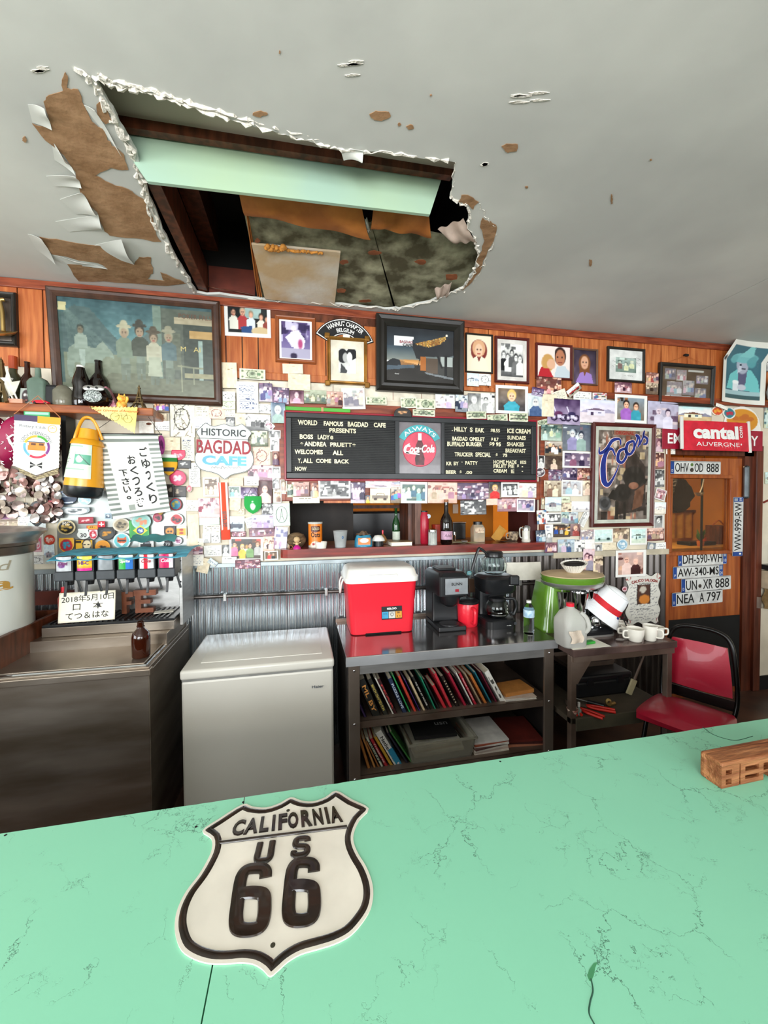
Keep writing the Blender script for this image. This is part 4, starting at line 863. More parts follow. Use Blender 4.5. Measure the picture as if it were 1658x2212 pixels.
ob('moulded_ledge', bx(nb(), -.1, -.147, .178, .13, -.135, .192, M=RX(0), bev=.004), mt('cooler_red_shade', 'd41a44', .35), cl)
# label on the front
def front_M(z): return (-.13-.0245*z/.31*.9)-.0065
lab = thing('front_label', None, None, None, par=cl); lab.matrix_local = T(.055, -.152, .135) @ RX(-3.5) @ WF
ob('label_card', bx(nb(), -.065, -.042, 0, .065, .038, .002, bev=.001), M_dark, lab)
for i, (c, x) in enumerate((('3aa0cc', -.043), ('c8c8c0', 0), ('dd9a2c', .043))): ob('label_field', bx(nb(), x-.02, -.035, .002, x+.02, .006, .0026), mt('field_'+c, c, .5), lab)
join_text(lab, [('IGLOO', 0, .024, .06, .012, dict(bold=.04))], .0028, M_wht)
join_text(lab, [('28', .04, -.002, .018, .01, dict(bold=.03)), ('1', .034, -.024, .004, .012), ('4', .05, -.024, .008, .012), ('ICE', -.043, -.006, .022, .009), ('O', 0, -.012, .02, .022)], .003, M_ink)
# ================= brewer =================
bw = thing('coffee_brewer', 'tall black coffee brewer with a silver front panel beside the cooler', 'coffee maker', T(.93, -.29, tz_))
M_bk = mt('black_satin', '1a1b1d', .3, nz=(10, .05))
ob('base', bx(nb(), -.095, -.12, 0, .09, .16, .03, bev=.006), M_bk, bw); ob('column', bx(nb(), -.095, .0, .03, .09, .16, .34, bev=.01), M_bk, bw)
ob('head', loft(nb(), [([(x, y-.0) for x, y in rrect(.19, .3, .02)], .23), (rrect(.192, .3, .02), .35), (rrect(.17, .26, .03), .372)], T(-.003, .01, 0)), M_bk, bw, smooth=40)
ob('brew_funnel', lathe(nb(), [(.0, .15), (.03, .15), (.06, .17), (.07, .23), (0, .23)], 24, T(0, -.06, 0)), M_bk, bw, smooth=50)
ob('warming_plate', lathe(nb(), [(0, .03), (.065, .03), (.065, .036), (.05, .038), (0, .036)], 28, T(0, -.05, 0)), mt('plate_metal', '4a4a4c', .3, .6), bw, smooth=50)
ob('reservoir_lid', bx(nb(), -.06, -.02, .37, .06, .12, .385, bev=.006), M_bk, bw)
pn = ob('front_panel', bx(nb(), -.062, -.147, .24, .088, -.14, .342, bev=.003), mt('panel_silver', 'a8acb0', .3, .6), bw)
ob('power_switch', bx(nb(), .002, -.152, .258, .026, -.146, .275, bev=.002), mt('switch_red', 'a01a2a', .3), bw)
ob('panel_lettering', tmesh('BUNN', .07, .018, 0, bold=.02), M_ink, bw, M=T(.013, -.1478, .306) @ WF)
mg = thing('travel_mug', 'big red lidded mug with a black straw between the two coffee makers', 'mug', T(1.075, -.30, tz_))
ob('mug_body', lathe(nb(), [(0, .0), (.058, 0), (.064, .008), (.071, .15), (.068, .155), (0, .155)], 28), M_cr, mg, smooth=50)
ob('mug_lid', lathe(nb(), [(.072, .150), (.074, .165), (.05, .178), (.0, .182)], 28), M_bk, mg, smooth=50)
ob('straw', tube(nb(), [(0, 0, .17), (-.03, -.005, .25)], .006, 8), M_bk, mg); ob('handle', tube(nb(), smoothpts([(.0, -.07, .13), (.0, -.112, .12), (.0, -.108, .045), (0, -.066, .035)]), .011, 8), M_cr, mg, smooth=60)
# second coffee maker
cm = thing('drip_coffee_maker', 'black drip coffee maker with a glass carafe right of the red mug', 'coffee maker', T(1.255, -.33, tz_))
ob('base', loft(nb(), [(rrect(.21, .22, .05), 0), (rrect(.215, .225, .05), .05), (rrect(.2, .21, .05), .058)]), M_bk, cm, smooth=40)
ob('tower', bx(nb(), -.1, .02, .05, .1, .11, .25, bev=.02), M_bk, cm); ob('head', loft(nb(), [(rrect(.2, .2, .06), .225), (rrect(.235, .235, .07), .25), (rrect(.24, .24, .07), .32), (rrect(.2, .2, .06), .335)]), M_bk, cm, smooth=40)
ob('brand_mark', tmesh('mc coffee', .03, .006, 0), M_wht, cm, M=T(.05, -.122, .285) @ WF); ob('brand_mark', tmesh('mc coffee', .03, .006, 0), M_wht, cm, M=T(.04, -.1145, .025) @ WF); ob('dial', cyl(nb(), .011, 0, .008, T(.085, -.105, .035) @ RX(90)), M_bk, cm)
M_cof = mt('coffee_liquid', '120a08', .05)
def carafe(par, M, s=1., full=True, nm='carafe', band=True):
    t = thing(nm, None, None, M, par=par) if par else par
    ob('glass_bowl', lathe(nb(), [(0, 0), (.05*s, 0), (.07*s, .018*s), (.078*s, .05*s), (.066*s, .095*s), (.052*s, .118*s), (.05*s, .122*s), (.047*s, .118*s), (.062*s, .094*s), (.0745*s, .05*s), (.067*s, .02*s), (.048*s, .004), (0, .004)], 28), M_glass, t, smooth=60)
    return t
cf = carafe(cm, T(0, -.03, .06)); cf.name = 'carafe'
ob('coffee', lathe(nb(), [(0, .006), (.047, .006), (.064, .02), (.072, .045), (.0, .045)], 24), M_cof, cf, smooth=50); ob('collar', lathe(nb(), [(.053, .108), (.056, .108), (.056, .128), (.05, .132), (0, .136)], 24), M_bk, cf, smooth=50)
ob('steel_band', lathe(nb(), [(.0715, .022), (.0735, .022), (.076, .03), (.0745, .03)], 28), M_chrome, cf, smooth=50)
ob('handle', tube(nb(), smoothpts([(.05, -.02, .122), (.1, -.035, .12), (.118, -.04, .07), (.1, -.035, .02), (.086, -.03, .03)]), .011, 8), M_bk, cf, smooth=60)
join_text(cf, [('5', .03, .09, .006, .008), ('4', .031, .07, .006, .008), ('3', .03, .05, .006, .008), ('mc coffee', -.02, .045, .03, .007)], 0, M_wht); [setattr(o, 'matrix_local', T(0, -.0785, 0) @ WF) for o in cf.children if o.name.startswith('lettering')]
# decanter on top
dc = thing('glass_decanter', 'empty glass coffee decanter with a black collar on top of the drip coffee maker', 'decanter', T(1.262, -.30, tz_+.337))
ob('glass_bowl', lathe(nb(), [(0, 0), (.055, 0), (.08, .02), (.088, .06), (.072, .1), (.052, .122), (.05, .122), (.07, .098), (.0855, .06), (.077, .021), (.053, .003), (0, .003)], 30), M_glass, dc, smooth=60)
ob('collar', lathe(nb(), [(.054, .11), (.058, .11), (.06, .14), (.05, .15), (0, .15)], 26), M_bk, dc, smooth=50); ob('pour_spout', bx(nb(), .0, -.03, .14, .06, .03, .175, M=RY(-8), bev=.01), M_bk, dc)
ob('handle', tube(nb(), smoothpts([(-.05, -.01, .13), (-.1, -.01, .17), (-.118, -.01, .16), (-.15, -.01, .07), (-.16, -.01, .03)]), .010, 8, flat=.7), M_bk, dc, smooth=60)
join_text(dc, [('Superior', .025, .055, .05, .012), ('cup', -.02, .03, .02, .008)], 0, M_wht)
dc.children[-1].matrix_local = T(0, -.0885, 0) @ WF
# outlet box with plugs
t = thing('wall_outlet_box', 'small brown electrical outlet box on the corrugated metal behind the red mug', 'outlet', WM(WP(1020, 1262).x, WP(1020, 1262).z, .02)); ob('outlet_box', bx(nb(), -.05, -.05, 0, .05, .05, .03, bev=.003), mt('outlet_brown', '5a4030', .5), t)
for y in (.02, -.02): ob('plug', cyl(nb(), .012, .03, .05, T(.02, y, 0)), M_dark, t)
# sticker on the metal
# ---- water bottle ----
wt = thing('water_bottle', 'clear plastic water bottle at the right front of the steel table', 'bottle', T(1.372, -.545, tz_))
pr = [(0, 0), (.028, 0), (.032, .006)]
for i in range(7): pr += [(.0325, .012+i*.015), (.0305, .019+i*.015)]
pr += [(.0325, .12), (.0325, .145), (.028, .165), (.016, .185), (.013, .19), (.013, .197)]
M_pet = mt('clear_pet', 'f0f8fa', .05, trans=1., ior=1.22, nz=(4, .01))
ob('bottle_body', lathe(nb(), pr, 24), M_pet, wt, smooth=50); ob('cap', cyl(nb(), .0145, .192, .206, seg=18), M_white, wt); ob('label_wrap', lathe(nb(), [(.033, .105), (.0335, .106), (.0335, .15), (.033, .151)], 24), mt('bottle_label', 'c9dde6', .4, nz=(40, .12), col2='8fb4cc'), wt, smooth=50)
# ================= side table and its things =================
st = thing('side_table', 'low brown steel side table to the right of the steel work table', 'table'); M_bt = mt('brown_table_top', '7f6760', .2, .4, nz=(4, .2), col2='51403c')
sx0, sx1, sy = 1.487, 2.19, -.81
ob('worktop', bx(nb(), sx0, sy, .81, sx1, -.05, .85, bev=.004), M_bt, st); ob('apron', bx(nb(), sx0+.01, sy+.01, .775, sx1-.01, sy+.03, .81), M_stf, st)
for x in (sx0+.0, sx1-.05):
    ob('leg', bx(nb(), x, sy+.02, 0, x+.035, sy+.055, .81, bev=.003), M_stf, st); ob('leg', bx(nb(), x, -.1, 0, x+.035, -.065, .81), M_stf, st)
ob('gusset', prism(nb(), [(0, 0), (.13, 0), (.04, -.13), (0, -.13)], 0, .004, T(sx0, sy+.02, .78) @ WF), M_stf, st)
ob('shelf', bx(nb(), sx0, sy+.02, .42, sx1-.02, -.07, .45), mt('board_shelf', '4e4436', .8, nz=(5, .2)), st); ob('shelf_front', bx(nb(), sx0+.03, sy+.01, .38, sx1-.02, sy+.02, .45), mt('board_shelf_edge', '55503e', .8, nz=(6, .2)), st)
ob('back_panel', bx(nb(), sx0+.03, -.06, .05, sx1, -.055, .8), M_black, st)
Zt = .8505
# drink mixer
dm = thing('green_drink_mixer', 'green three-cup milkshake mixer standing on the side table', 'mixer', T(1.715, -.42, Zt))
M_gr = mt('mixer_green', '5f8a2c', .2, nz=(5, .08), coat=.4)
ob('base', loft(nb(), [(rrect(.34, .34, .05), 0), (rrect(.34, .34, .05), .03), (rrect(.3, .3, .05), .045)], T(.03, -.06, 0)), M_bk, dm, smooth=40); ob('base_trim', loft(nb(), [(rrect(.346, .346, .05), 0), (rrect(.346, .346, .05), .012)], T(.03, -.06, 0)), M_steel, dm)
ob('column', loft(nb(), [([(x-.02, y+.02) for x, y in rrect(.22, .24, .05)], .0), ([(x, y+.03) for x, y in rrect(.14, .18, .04)], .3)], T(-.09, 0, 0)), M_gr, dm, smooth=50)
ob('head_rim', lathe(nb(), [(0, .27), (.16, .275), (.195, .295), (.2, .315), (.195, .32)], 40, T(.03, -.03, 0), 1, .85), M_steel, dm, smooth=50)
ob('head', lathe(nb(), [(.198, .315), (.205, .33), (.205, .352), (.19, .36)], 40, T(.03, -.03, 0), 1, .85), M_gr, dm, smooth=50)
ob('cardboard_cover', lathe(nb(), [(.2, .352), (.198, .36), (.1, .372), (0, .376)], 40, T(.03, -.03, 0), 1, .85), mt('cardboard_tan', 'ccb48e', .8, nz=(8, .08), bump=(8, .5)), dm, smooth=60)
for a in (200, 262, 330):
    x, y = .03+.105*math.cos(R(a)), -.03+.1*math.sin(R(a)); c = thing('steel_cup', None, None, T(x, y, .0), par=dm)
    ob('cup_body', lathe(nb(), [(0, .09), (.03, .09), (.036, .1), (.048, .255), (.049, .258), (.045, .25)], 24), M_chrome, c, smooth=50); ob('spindle', cyl(nb(), .005, .12, .29), M_steel, c)
    ob('cup_rest', tube(nb(), [(-.0, .03, .1), (0, .052, .12), (0, .052, .28)], .005, 6), M_chrome, c)
fl = thing('coffee_filters', 'stack of white fluted coffee filters lying tilted on top of the green mixer', 'coffee filter', T(1.745, -.47, Zt+.374) @ RY(-6) @ RX(8))
bm = nb(); n = 60; rws = []
for (r_, z) in ((.04, 0), (.06, .03), (.078, .062)):
    rws.append([bm.verts.new(((r_+(.004*(i % 2) if z else 0))*math.cos(2*math.pi*i/n)*1.1, (r_+(.004*(i % 2) if z else 0))*math.sin(2*math.pi*i/n)*.85, z)) for i in range(n)])
for a, b in zip(rws, rws[1:]):
    for i in range(n): bm.faces.new((a[i], a[(i+1) % n], b[(i+1) % n], b[i]))
bm.faces.new(rws[0][::-1]); ob('filter', bm, mt('filter_paper', 'efeade', .8), fl); ob('inner_shadow_filter', lathe(nb(), [(0, .045), (.05, .045), (.062, .058)], 30, None, 1.1, .85), M_drk, fl)
a = ob('paper_sheet', sheet(nb(), lambda u, v: (1.50+.27*u, -.03-.02*v-.03*math.sin(u*2), Zt+.21+.17*(1-v)+(.04*(v)*(u > .15))), 10, 6, .001), M_paper, label='curled white sheet standing behind the green mixer', cat='paper')
# jug
jg = thing('plastic_jug', 'translucent gallon jug with a red cap at the left of the side table', 'jug', T(1.53, -.72, Zt))
M_jug = mt('hdpe_milky', 'dcdcd4', .35, trans=.45, ior=1.2, nz=(5, .03))
ob('jug_body', loft(nb(), [(rrect(.13, .13, .03), 0), (rrect(.14, .14, .03), .01), (rrect(.145, .145, .03), .12), (rrect(.145, .145, .035), .15), (rrect(.11, .11, .045), .195), (rrect(.05, .05, .024), .215), (rrect(.038, .038, .018), .23)]), M_jug, jg, smooth=60)
ob('cap', cyl(nb(), .022, .226, .245), M_red, jg); ob('handle', tube(nb(), smoothpts([(.03, -.05, .2), (.055, -.07, .17), (.06, -.082, .12), (.05, -.068, .09)]), .012, 10), M_jug, jg, smooth=60)
ob('tea_inside', loft(nb(), [(rrect(.132, .132, .03), .004), (rrect(.138, .138, .03), .05)]), mt('weak_tea', '7a5c40', .2, trans=.4), jg)
ob('paper_tag', sheet(nb(), lambda u, v: (-.055+.08*u+.01*math.sin(v*5), -.078-.006*math.sin(u*6), .035+.07*v), 8, 6, .001), mt('tag_beige', 'd8c8b4', .7), jg)
a = ob('paper_sheet', bx(nb(), 1.49, -.80, Zt, 1.74, -.64, Zt+.001, M=None), M_paper, label='white paper lying under the plastic jug', cat='paper')
t = thing('green_lighter_pack', 'small bright green packet lying beside the plastic jug', 'packet', T(1.645, -.735, Zt+.0015) @ RZ(8)); ob('packet_body', bx(nb(), -.035, -.018, 0, .035, .018, .016, bev=.006), mt('packet_green', '36a83c', .4, nz=(30, .2)), t); ob('packet_end', bx(nb(), -.04, -.014, .001, -.03, .014, .014, bev=.004), M_dark, t)
# bucket hat
ht = thing('bucket_hat', 'white bucket hat with a red band and blue stripe hung tilted beside the mixer', 'hat', T(1.905, -.53, Zt+.13) @ RY(32) @ RX(20) @ Matrix.Scale(1.12, 4)); 
M_hat = mt('white_cotton', 'eef0f2', .8, bump=(60, .2), nz=(9, .03))
hp = [(0, .152), (.03, .15), (.055, .14), (.072, .12), (.08, .09), (.082, .06)]; hb = [(.083, .06), (.085, .03)]; hr = [(.086, .03), (.105, .002), (.132, -.03), (.129, -.031), (.084, .028)]
ob('crown', lathe(nb(), hp+[(.079, .06), (.072, .13), (0, .144)], 32), M_hat, ht, smooth=50); ob('hat_band', lathe(nb(), [(.0825, .062), (.0855, .061), (.0875, .028), (.083, .028)], 32), mt('ribbon_red', 'd8202c', .7), ht, smooth=50); ob('brim', lathe(nb(), hr, 32), M_hat, ht, smooth=50)
ob('blue_stripe', lathe(nb(), [(.0885, .028), (.1235, -.035), (.1215, -.036)], 4, None, a0=R(-70), a1=R(-45)), mt('stripe_blue', '1c3a9a', .7), ht)
# lemon squeezer / mugs / tub etc
sq = thing('chrome_squeezer', 'chrome citrus squeezer standing in front of the bucket hat', 'squeezer', T(1.80, -.60, Zt))
ob('squeezer_head', lathe(nb(), [(0, .04), (.025, .045), (.034, .07), (.03, .1), (.02, .118), (0, .12)], 20), M_chrome, sq, smooth=60)
for s, y in ((-1, 0), (1, -.02)): ob('squeezer_leg', tube(nb(), smoothpts([(.01*s, 0, .06), (.035*s, y*.5, .035), (.055*s+.02*(s > 0), y-.02, .01)]), [.014]*6+[.012]*6+[.01], 10), M_chrome, sq, smooth=60)
tu = thing('grey_tub', 'grey translucent tub of cutlery on the side table behind the mugs', 'tub', T(1.95, -.52, Zt) @ RZ(-8)); ob('tub', tub(.085, .11, .07, .003, 1.08), M_jug, tu)
for i in range(5): ob('knife', bx(nb(), -.06+.02*i, .0, .06+.003*i, -.05+.02*i, .12, .064+.003*i, M=RZ(8*(i-2))), M_steel, tu)
rc = thing('red_tray', 'small red tray with pens at the back of the side table', 'tray', T(2.07, -.42, Zt)); ob('tray_body', tub(.07, .12, .03, .003, 1.05), M_red, rc); ob('pen', tube(nb(), [(-.09, .0, .05), (.09, .1, .04)], .005, 8), M_ink, rc); ob('pen', tube(nb(), [(-.07, .05, .05), (.1, .02, .04)], .005, 8), mt('pen_red', 'b03a30', .4), rc)
def mug(x, y, lab, r=.042, h=.08, hd=0, flare=1., M=None):
    t = thing('white_mug', lab, 'mug', M or (T(x, y, Zt) @ RZ(hd)), 'white cups on the side table'); m = mt('cup_porcelain', 'eae6da', .25, nz=(4, .02), coat=.3)
    ob('bowl', lathe(nb(), [(0, 0), (r*.65, 0), (r*.78, .006), (r*.95*flare, h*.6), (r*flare, h), (r*flare-.003, h), (r*.9*flare, h*.6), (r*.6, .006), (0, .006)], 28), m, t, smooth=60)
    ob('handle', tube(nb(), smoothpts([(r*.93, 0, h*.8), (r+.024, 0, h*.78), (r+.024, 0, h*.35), (r*.85, 0, h*.28)]), .0055, 8), m, t, smooth=60); return t
mug(1.945, -.755, 'white tapering tea cup nearest the camera in the cluster of cups', .046, .078, 170, 1.05)
mug(2.04, -.765, 'white straight coffee mug with its handle towards the camera', .040, .092, -65)
mug(2.12, -.735, 'pinkish white mug behind, at the right end of the cups', .038, .07, -15)
mug(1.985, -.665, 'white cup with a dark spoon in it behind the front tea cup', .044, .06, 175); 
ob('spoon', tube(nb(), [(1.99, -.66, Zt+.02), (1.965, -.65, Zt+.09), (1.955, -.65, Zt+.11)], [.003, .004, .014], 8), M_dark, label='dark spoon standing in the rear white cup', cat='spoon')
mug(2.0, -.58, 'white cup furthest back at the grey tub', .034, .065, 185); t = thing('flat_spoon', 'metal spoon lying on the side table in front of the cups', 'spoon', T(1.86, -.73, Zt)); ob('spoon_bowl', lathe(nb(), [(0, .002), (.015, .004), (.02, .008)], 16, T(0, 0, 0), 1.3, .8), M_steel, t); ob('spoon_handle', tube(nb(), [(.02, 0, .006), (.11, .02, .006)], .003, 6), M_steel, t)
# under the side table
tk = thing('black_toolbox', 'black plastic toolbox on the shelf under the side table', 'toolbox', T(1.87, -.5, .4505))
ob('case', bx(nb(), -.2, -.1, 0, .2, .12, .1, bev=.012), M_bk, tk); ob('case_lid', bx(nb(), -.205, -.105, .1, .205, .125, .14, bev=.012), M_bk, tk); ob('latch', bx(nb(), -.13, -.115, .08, -.09, -.1, .12), M_dark, tk); ob('latch', bx(nb(), .09, -.115, .08, .13, -.1, .12), M_dark, tk)
t = thing('brown_tray', 'dark reddish tray resting on the toolbox', 'tray', T(1.87, -.48, .5915)); ob('tray_body', tub(.17, .2, .03, .004, 1.05), M_stf, t)
M_rdh = mt('handle_red', 'c8281c', .4)
for k, (x, y, a, L, lab) in enumerate(((1.60, -.72, 60, .13, 'pliers with red handles left on the lower shelf'), (1.66, -.70, 35, .15, 'long red handled shears on the lower shelf under the side table'), (1.57, -.66, 100, .12, 'red handled cutter at the back of the tool heap'))):
    t = thing('pliers', lab, 'pliers', T(x, y, .4512) @ RZ(-a), 'hand tools on the lower shelf')
    for s in (-1, 1): ob('plier_handle', tube(nb(), smoothpts([(.0, .0, .012), (.04, s*.016, .01), (L, s*.008+.006*s, .009)]), .008, 8), M_rdh if k or s > 0 else M_rdh, t, smooth=60)
    ob('jaw', prism(nb(), [(0, -.012), (0, .012), (-.05, .003), (-.05, -.003)], .004, .016), M_stf, t)
t = thing('screwdriver', 'black screwdriver lying in the heap of tools', 'screwdriver', T(1.70, -.66, .4512) @ RZ(-50)); ob('grip', tube(nb(), [(0, 0, .013), (.09, 0, .013)], .012, 10), M_bk, t, smooth=60); ob('shaft', tube(nb(), [(-.09, 0, .012), (0, 0, .012)], .003, 6), M_steel, t)
t = thing('brass_valve', 'small brass valve fitting at the right of the red shears', 'fitting', T(1.795, -.72, .4512)); ob('valve_body', tube(nb(), [(0, 0, .012), (.05, .01, .012)], .011, 10), mt('brass', 'c8a868', .3, .8), t, smooth=60); ob('valve_wheel', lathe(nb(), [(.008, 0), (.02, .002), (.02, .008), (.008, .01)], 16, T(-.005, 0, .03) @ RX(70)), mt('brass'), t)
t = thing('small_bowl', 'small patterned bowl at the left end of the lower tool shelf', 'bowl', T(1.455+.06, -.765, .4505)); ob('bowl_body', lathe(nb(), [(0, 0), (.018, 0), (.032, .045), (.029, .045), (.016, .005), (0, .005)], 20), mt('bowl_cream', 'd8cbb8', .4, nz=(60, .2), col2='9a4a40'), t, smooth=60)
t = thing('polish_bottle', 'tiny glass bottle with a dark cap beside the patterned bowl', 'bottle', T(1.565, -.755, .4505)); ob('bottle_body', lathe(nb(), [(0, 0), (.014, 0), (.014, .03), (.006, .038), (.006, .045), (0, .045)], 16), mt('grey_glass', '8a9a92', .2), t, smooth=50); ob('cap', cyl(nb(), .007, .045, .07), M_white, t)
t = thing('paint_brush', 'pale handled paint brush leaning against the back of the tool shelf', 'brush', T(2.03, -.62, .455) @ RY(25)); ob('handle', tube(nb(), [(0, 0, .1), (0, 0, .3)], [.009, .005], 8), M_stf, t); ob('bristles', bx(nb(), -.022, -.006, .0, .022, .006, .1, bev=.004), mt('bristle_cream', 'c8bc94', .8), t)
# ================= chair =================
w_ = Vector((.475, -.88, 0)); f_ = Vector((-.88, -.475, 0)); C_ = Vector((2.27, -.86, 0))
MCh = Matrix(((w_.x, f_.x, 0, C_.x), (w_.y, f_.y, 0, C_.y), (0, 0, 1, 0), (0, 0, 0, 1)))
ch = thing('stacking_chair', 'black framed stacking chair with red vinyl seat and back at the side table', 'chair', MCh)
M_vin = mt('red_vinyl', 'b21c36', .35, nz=(3, .06), bump=(50, .05), coat=.2); M_frm = mt('black_tube', '1a1817', .25, .4)
def bk_(x, z): return (x, -.0-.02-(z-.46)*.12, z)
pts = [(-.165, .0, .44), bk_(-.18, .56), bk_(-.165, .75), bk_(-.14, .87), bk_(-.09, .915), bk_(0, .925), bk_(.09, .915), bk_(.14, .87), bk_(.165, .75), bk_(.18, .56), (.165, .0, .44)]
ob('back_frame', tube(nb(), smoothpts(pts, 5), .012, 10), M_frm, ch, smooth=60)
ob('backrest', sheet(nb(), lambda u, v: ((2*u-1)*(.163-.033*v), -.035-.035*v+.018*math.sin(u*math.pi)*math.sin(v*math.pi)+.004, .575+.265*v), 12, 10, .03), M_vin, ch, smooth=60)
ob('back_bar', bx(nb(), -.17, -.05, .49, .17, -.04, .55), M_frm, ch)
ob('seat', sheet(nb(), lambda u, v: ((2*u-1)*.195*(1-.12*v*v), .36*(1-v)+.01, .455+.028*(math.sin(u*math.pi)*math.sin(v*math.pi))**.4), 14, 12, .035), M_vin, ch, smooth=60)
for sx_1 in (-1, 1):
    ob('leg', tube(nb(), smoothpts([(sx_1*.165, 0, .44), (sx_1*.18, -.06, .2), (sx_1*.19, -.09, 0)]), .012, 8), M_frm, ch, smooth=60); ob('leg', tube(nb(), smoothpts([(sx_1*.165, .3, .43), (sx_1*.18, .36, .2), (sx_1*.19, .39, 0)]), .012, 8), M_frm, ch, smooth=60)
ob('rail', tube(nb(), [(-.165, .3, .43), (.165, .3, .43)], .01, 8), M_frm, ch)
ob('rivet', lathe(nb(), [(.005, 0), (0, .003)], 10, T(.1, -.012, .65) @ RX(-90)), M_chrome, ch)
# ================= ice bin with drink dispenser =================
ib = thing('ice_bin_cabinet', 'wide stainless steel ice bin cabinet with a stepped top at the left', 'cabinet')
bx1, by, bz = -.712, -.715, .93
M_ib = mt('bin_steel', 'b4aa9e', .3, .85, nz=(1.5, .14), col2='857869', bump=(50, .03), stretch=(1, 1, 5))
ob('body', bx(nb(), -2.1, by, .0, bx1, -.03, bz-.035, bev=.004), M_ib, ib)
ob('front_rail', bx(nb(), -2.1, by-.012, bz-.05, bx1+.008, by+.03, bz-.018, bev=.004), M_ib, ib)
ob('top_deck', bx(nb(), -2.1, by+.005, bz-.035, bx1, -.03, bz-.012, bev=.003), M_ib, ib)
ob('lid', bx(nb(), -1.45, by+.03, bz-.012, bx1-.03, -.40, bz, bev=.003), M_ib, ib)
ob('gutter', tube(nb(), [(-1.45, by+.02, bz-.01), (bx1-.02, by+.02, bz-.01), (bx1-.02, -.36, bz-.01)], .006, 6), M_chrome, ib)
ob('step', bx(nb(), -1.42, -.42, bz-.012, bx1-.01, -.05, .985, bev=.003), M_ib, ib); ob('step', bx(nb(), -1.345, -.36, .985, bx1+.01, -.06, 1.035, bev=.003), M_ib, ib)
dp = thing('drink_dispenser', 'six valve soda fountain dispenser standing on the ice bin', 'dispenser')
ob('drip_tray', bx(nb(), -1.34, -.365, 1.036, bx1+.01, -.1, 1.05, bev=.003), M_bk, dp)
bm = nb()
for i in range(22): bx(bm, -1.32+.0272*i, -.35, 1.05, -1.31+.0272*i, -.12, 1.056)
ob('tray_grille', bm, M_bk, dp, kind='stuff')
ob('back_panel', bx(nb(), -1.28, -.115, 1.05, -.68, -.10, 1.40), M_steel, dp); ob('side_panel', bx(nb(), -.69, -.30, .99, -.672, -.06, 1.405, bev=.003), M_steel, dp); ob('side_panel', bx(nb(), -1.285, -.16, 1.05, -1.27, -.10, 1.4), M_steel, dp)
for z in (1.36, 1.31, 1.24): ob('rivet', lathe(nb(), [(.005, 0), (0, .003)], 10, T(-.681, -.3, z) @ RX(90)), M_dark, dp)
ob('hood', bx(nb(), -1.27, -.30, 1.30, -.69, -.10, 1.405, bev=.004), M_bk, dp)
# blue cloth band draped along the top
bm = sheet(nb(), lambda u, v: (-1.275+.66*u, -.43+.34*v, 1.418+.012*math.sin(v*2.6)+.003*math.sin(u*40)-.02*(1-v)**4), 50, 6, .002)
ob('cover_cloth', bm, mt('turquoise_cloth', '5ab4cc', .6, nz=(14, .2), col2='2f7f98', stretch=(1, 6, 1), bump=(12, .5)), dp, smooth=70)
VL = [(138, 'b8bcc0', 'diet', 'Diet', '7a2a6a'), (183, 'e8b02c', 'orange', 'HI-C', '5a1a7a'), (228, '8a9094', 'blank', None, ''), (272, '2fa04a', 'green', 'Sprite', 'f4f4f0'), (317, 'd8dcdc', 'silver', 'Coke', 'b01c30'), (359, 'c01c5a', 'magenta', 'Cola', 'f8dce8')]
for k, (px, col, nm, tx, tcol) in enumerate(VL):
    x = WP(px, 1218, -.41).x; v = thing('valve', None, None, T(x, -.41, 1.36), par=dp); v['label'] = 'soda valve with a %s face' % {'diet': 'silver Diet', 'orange': 'yellow and orange HI-C', 'blank': 'plain grey', 'green': 'green Sprite', 'silver': 'white and red Coke', 'magenta': 'magenta cola'}[nm]
    ob('valve_body', bx(nb(), -.042, .0, -.062, .042, .12, .055, bev=.006), M_bk, v)
    c = Cv(24, 20, col).noise(.08, 4, k)
    if nm == 'orange': c.grad('f6c83c', 'e8602c', .6, 1).ell(.5, .1, .7, .2, 'f8d84c').rect(0, .85, 1, 1, 'c82a8a')
    if nm == 'green': c.grad('e4ecec', '2f9c48', 0, .5).rect(.55, .2, 1, 1, '2a70c0')
    if nm == 'silver': c.rect(.3, 0, .6, 1, 'c81c34')
    if nm == 'magenta': c.rect(.75, 0, 1, 1, 'f0d8e0')
    if nm == 'diet': c.ell(.4, .6, .25, .2, '6a3a7a')
    f_l = printed('valve_face', c, .068, .075, PG, v, T(0, -.001, .018) @ WF, .0012, fn=lambda P: P+np.stack([0*P[..., 0], 0*P[..., 0], .008*(1-(P[..., 0]/.034)**2)], -1))
    if tx: ob('valve_lettering', tmesh(tx, .046, .02, .0105, bold=.03, shear=.25 if nm != 'orange' else 0), mt('ink_'+tcol, tcol, .4), v, M=T(0, -.001, .022) @ WF)
    ob('chin', bx(nb(), -.044, -.008, -.072, .044, .06, -.022, bev=.006), mt('valve_grey', '3c4044', .4), v)
    ob('nozzle', cyl(nb(), .018, -.1, -.07, T(.0, .05, 0), r2=.022), M_bk, v)
    ob('lever', bx(nb(), -.006, .03, -.15, .006, .036, -.072, M=RX(-12), bev=.002), M_bk, v); ob('lever', bx(nb(), .02, .03, -.15, .032, .036, -.072, M=RY(-14), bev=.002), M_bk, v)
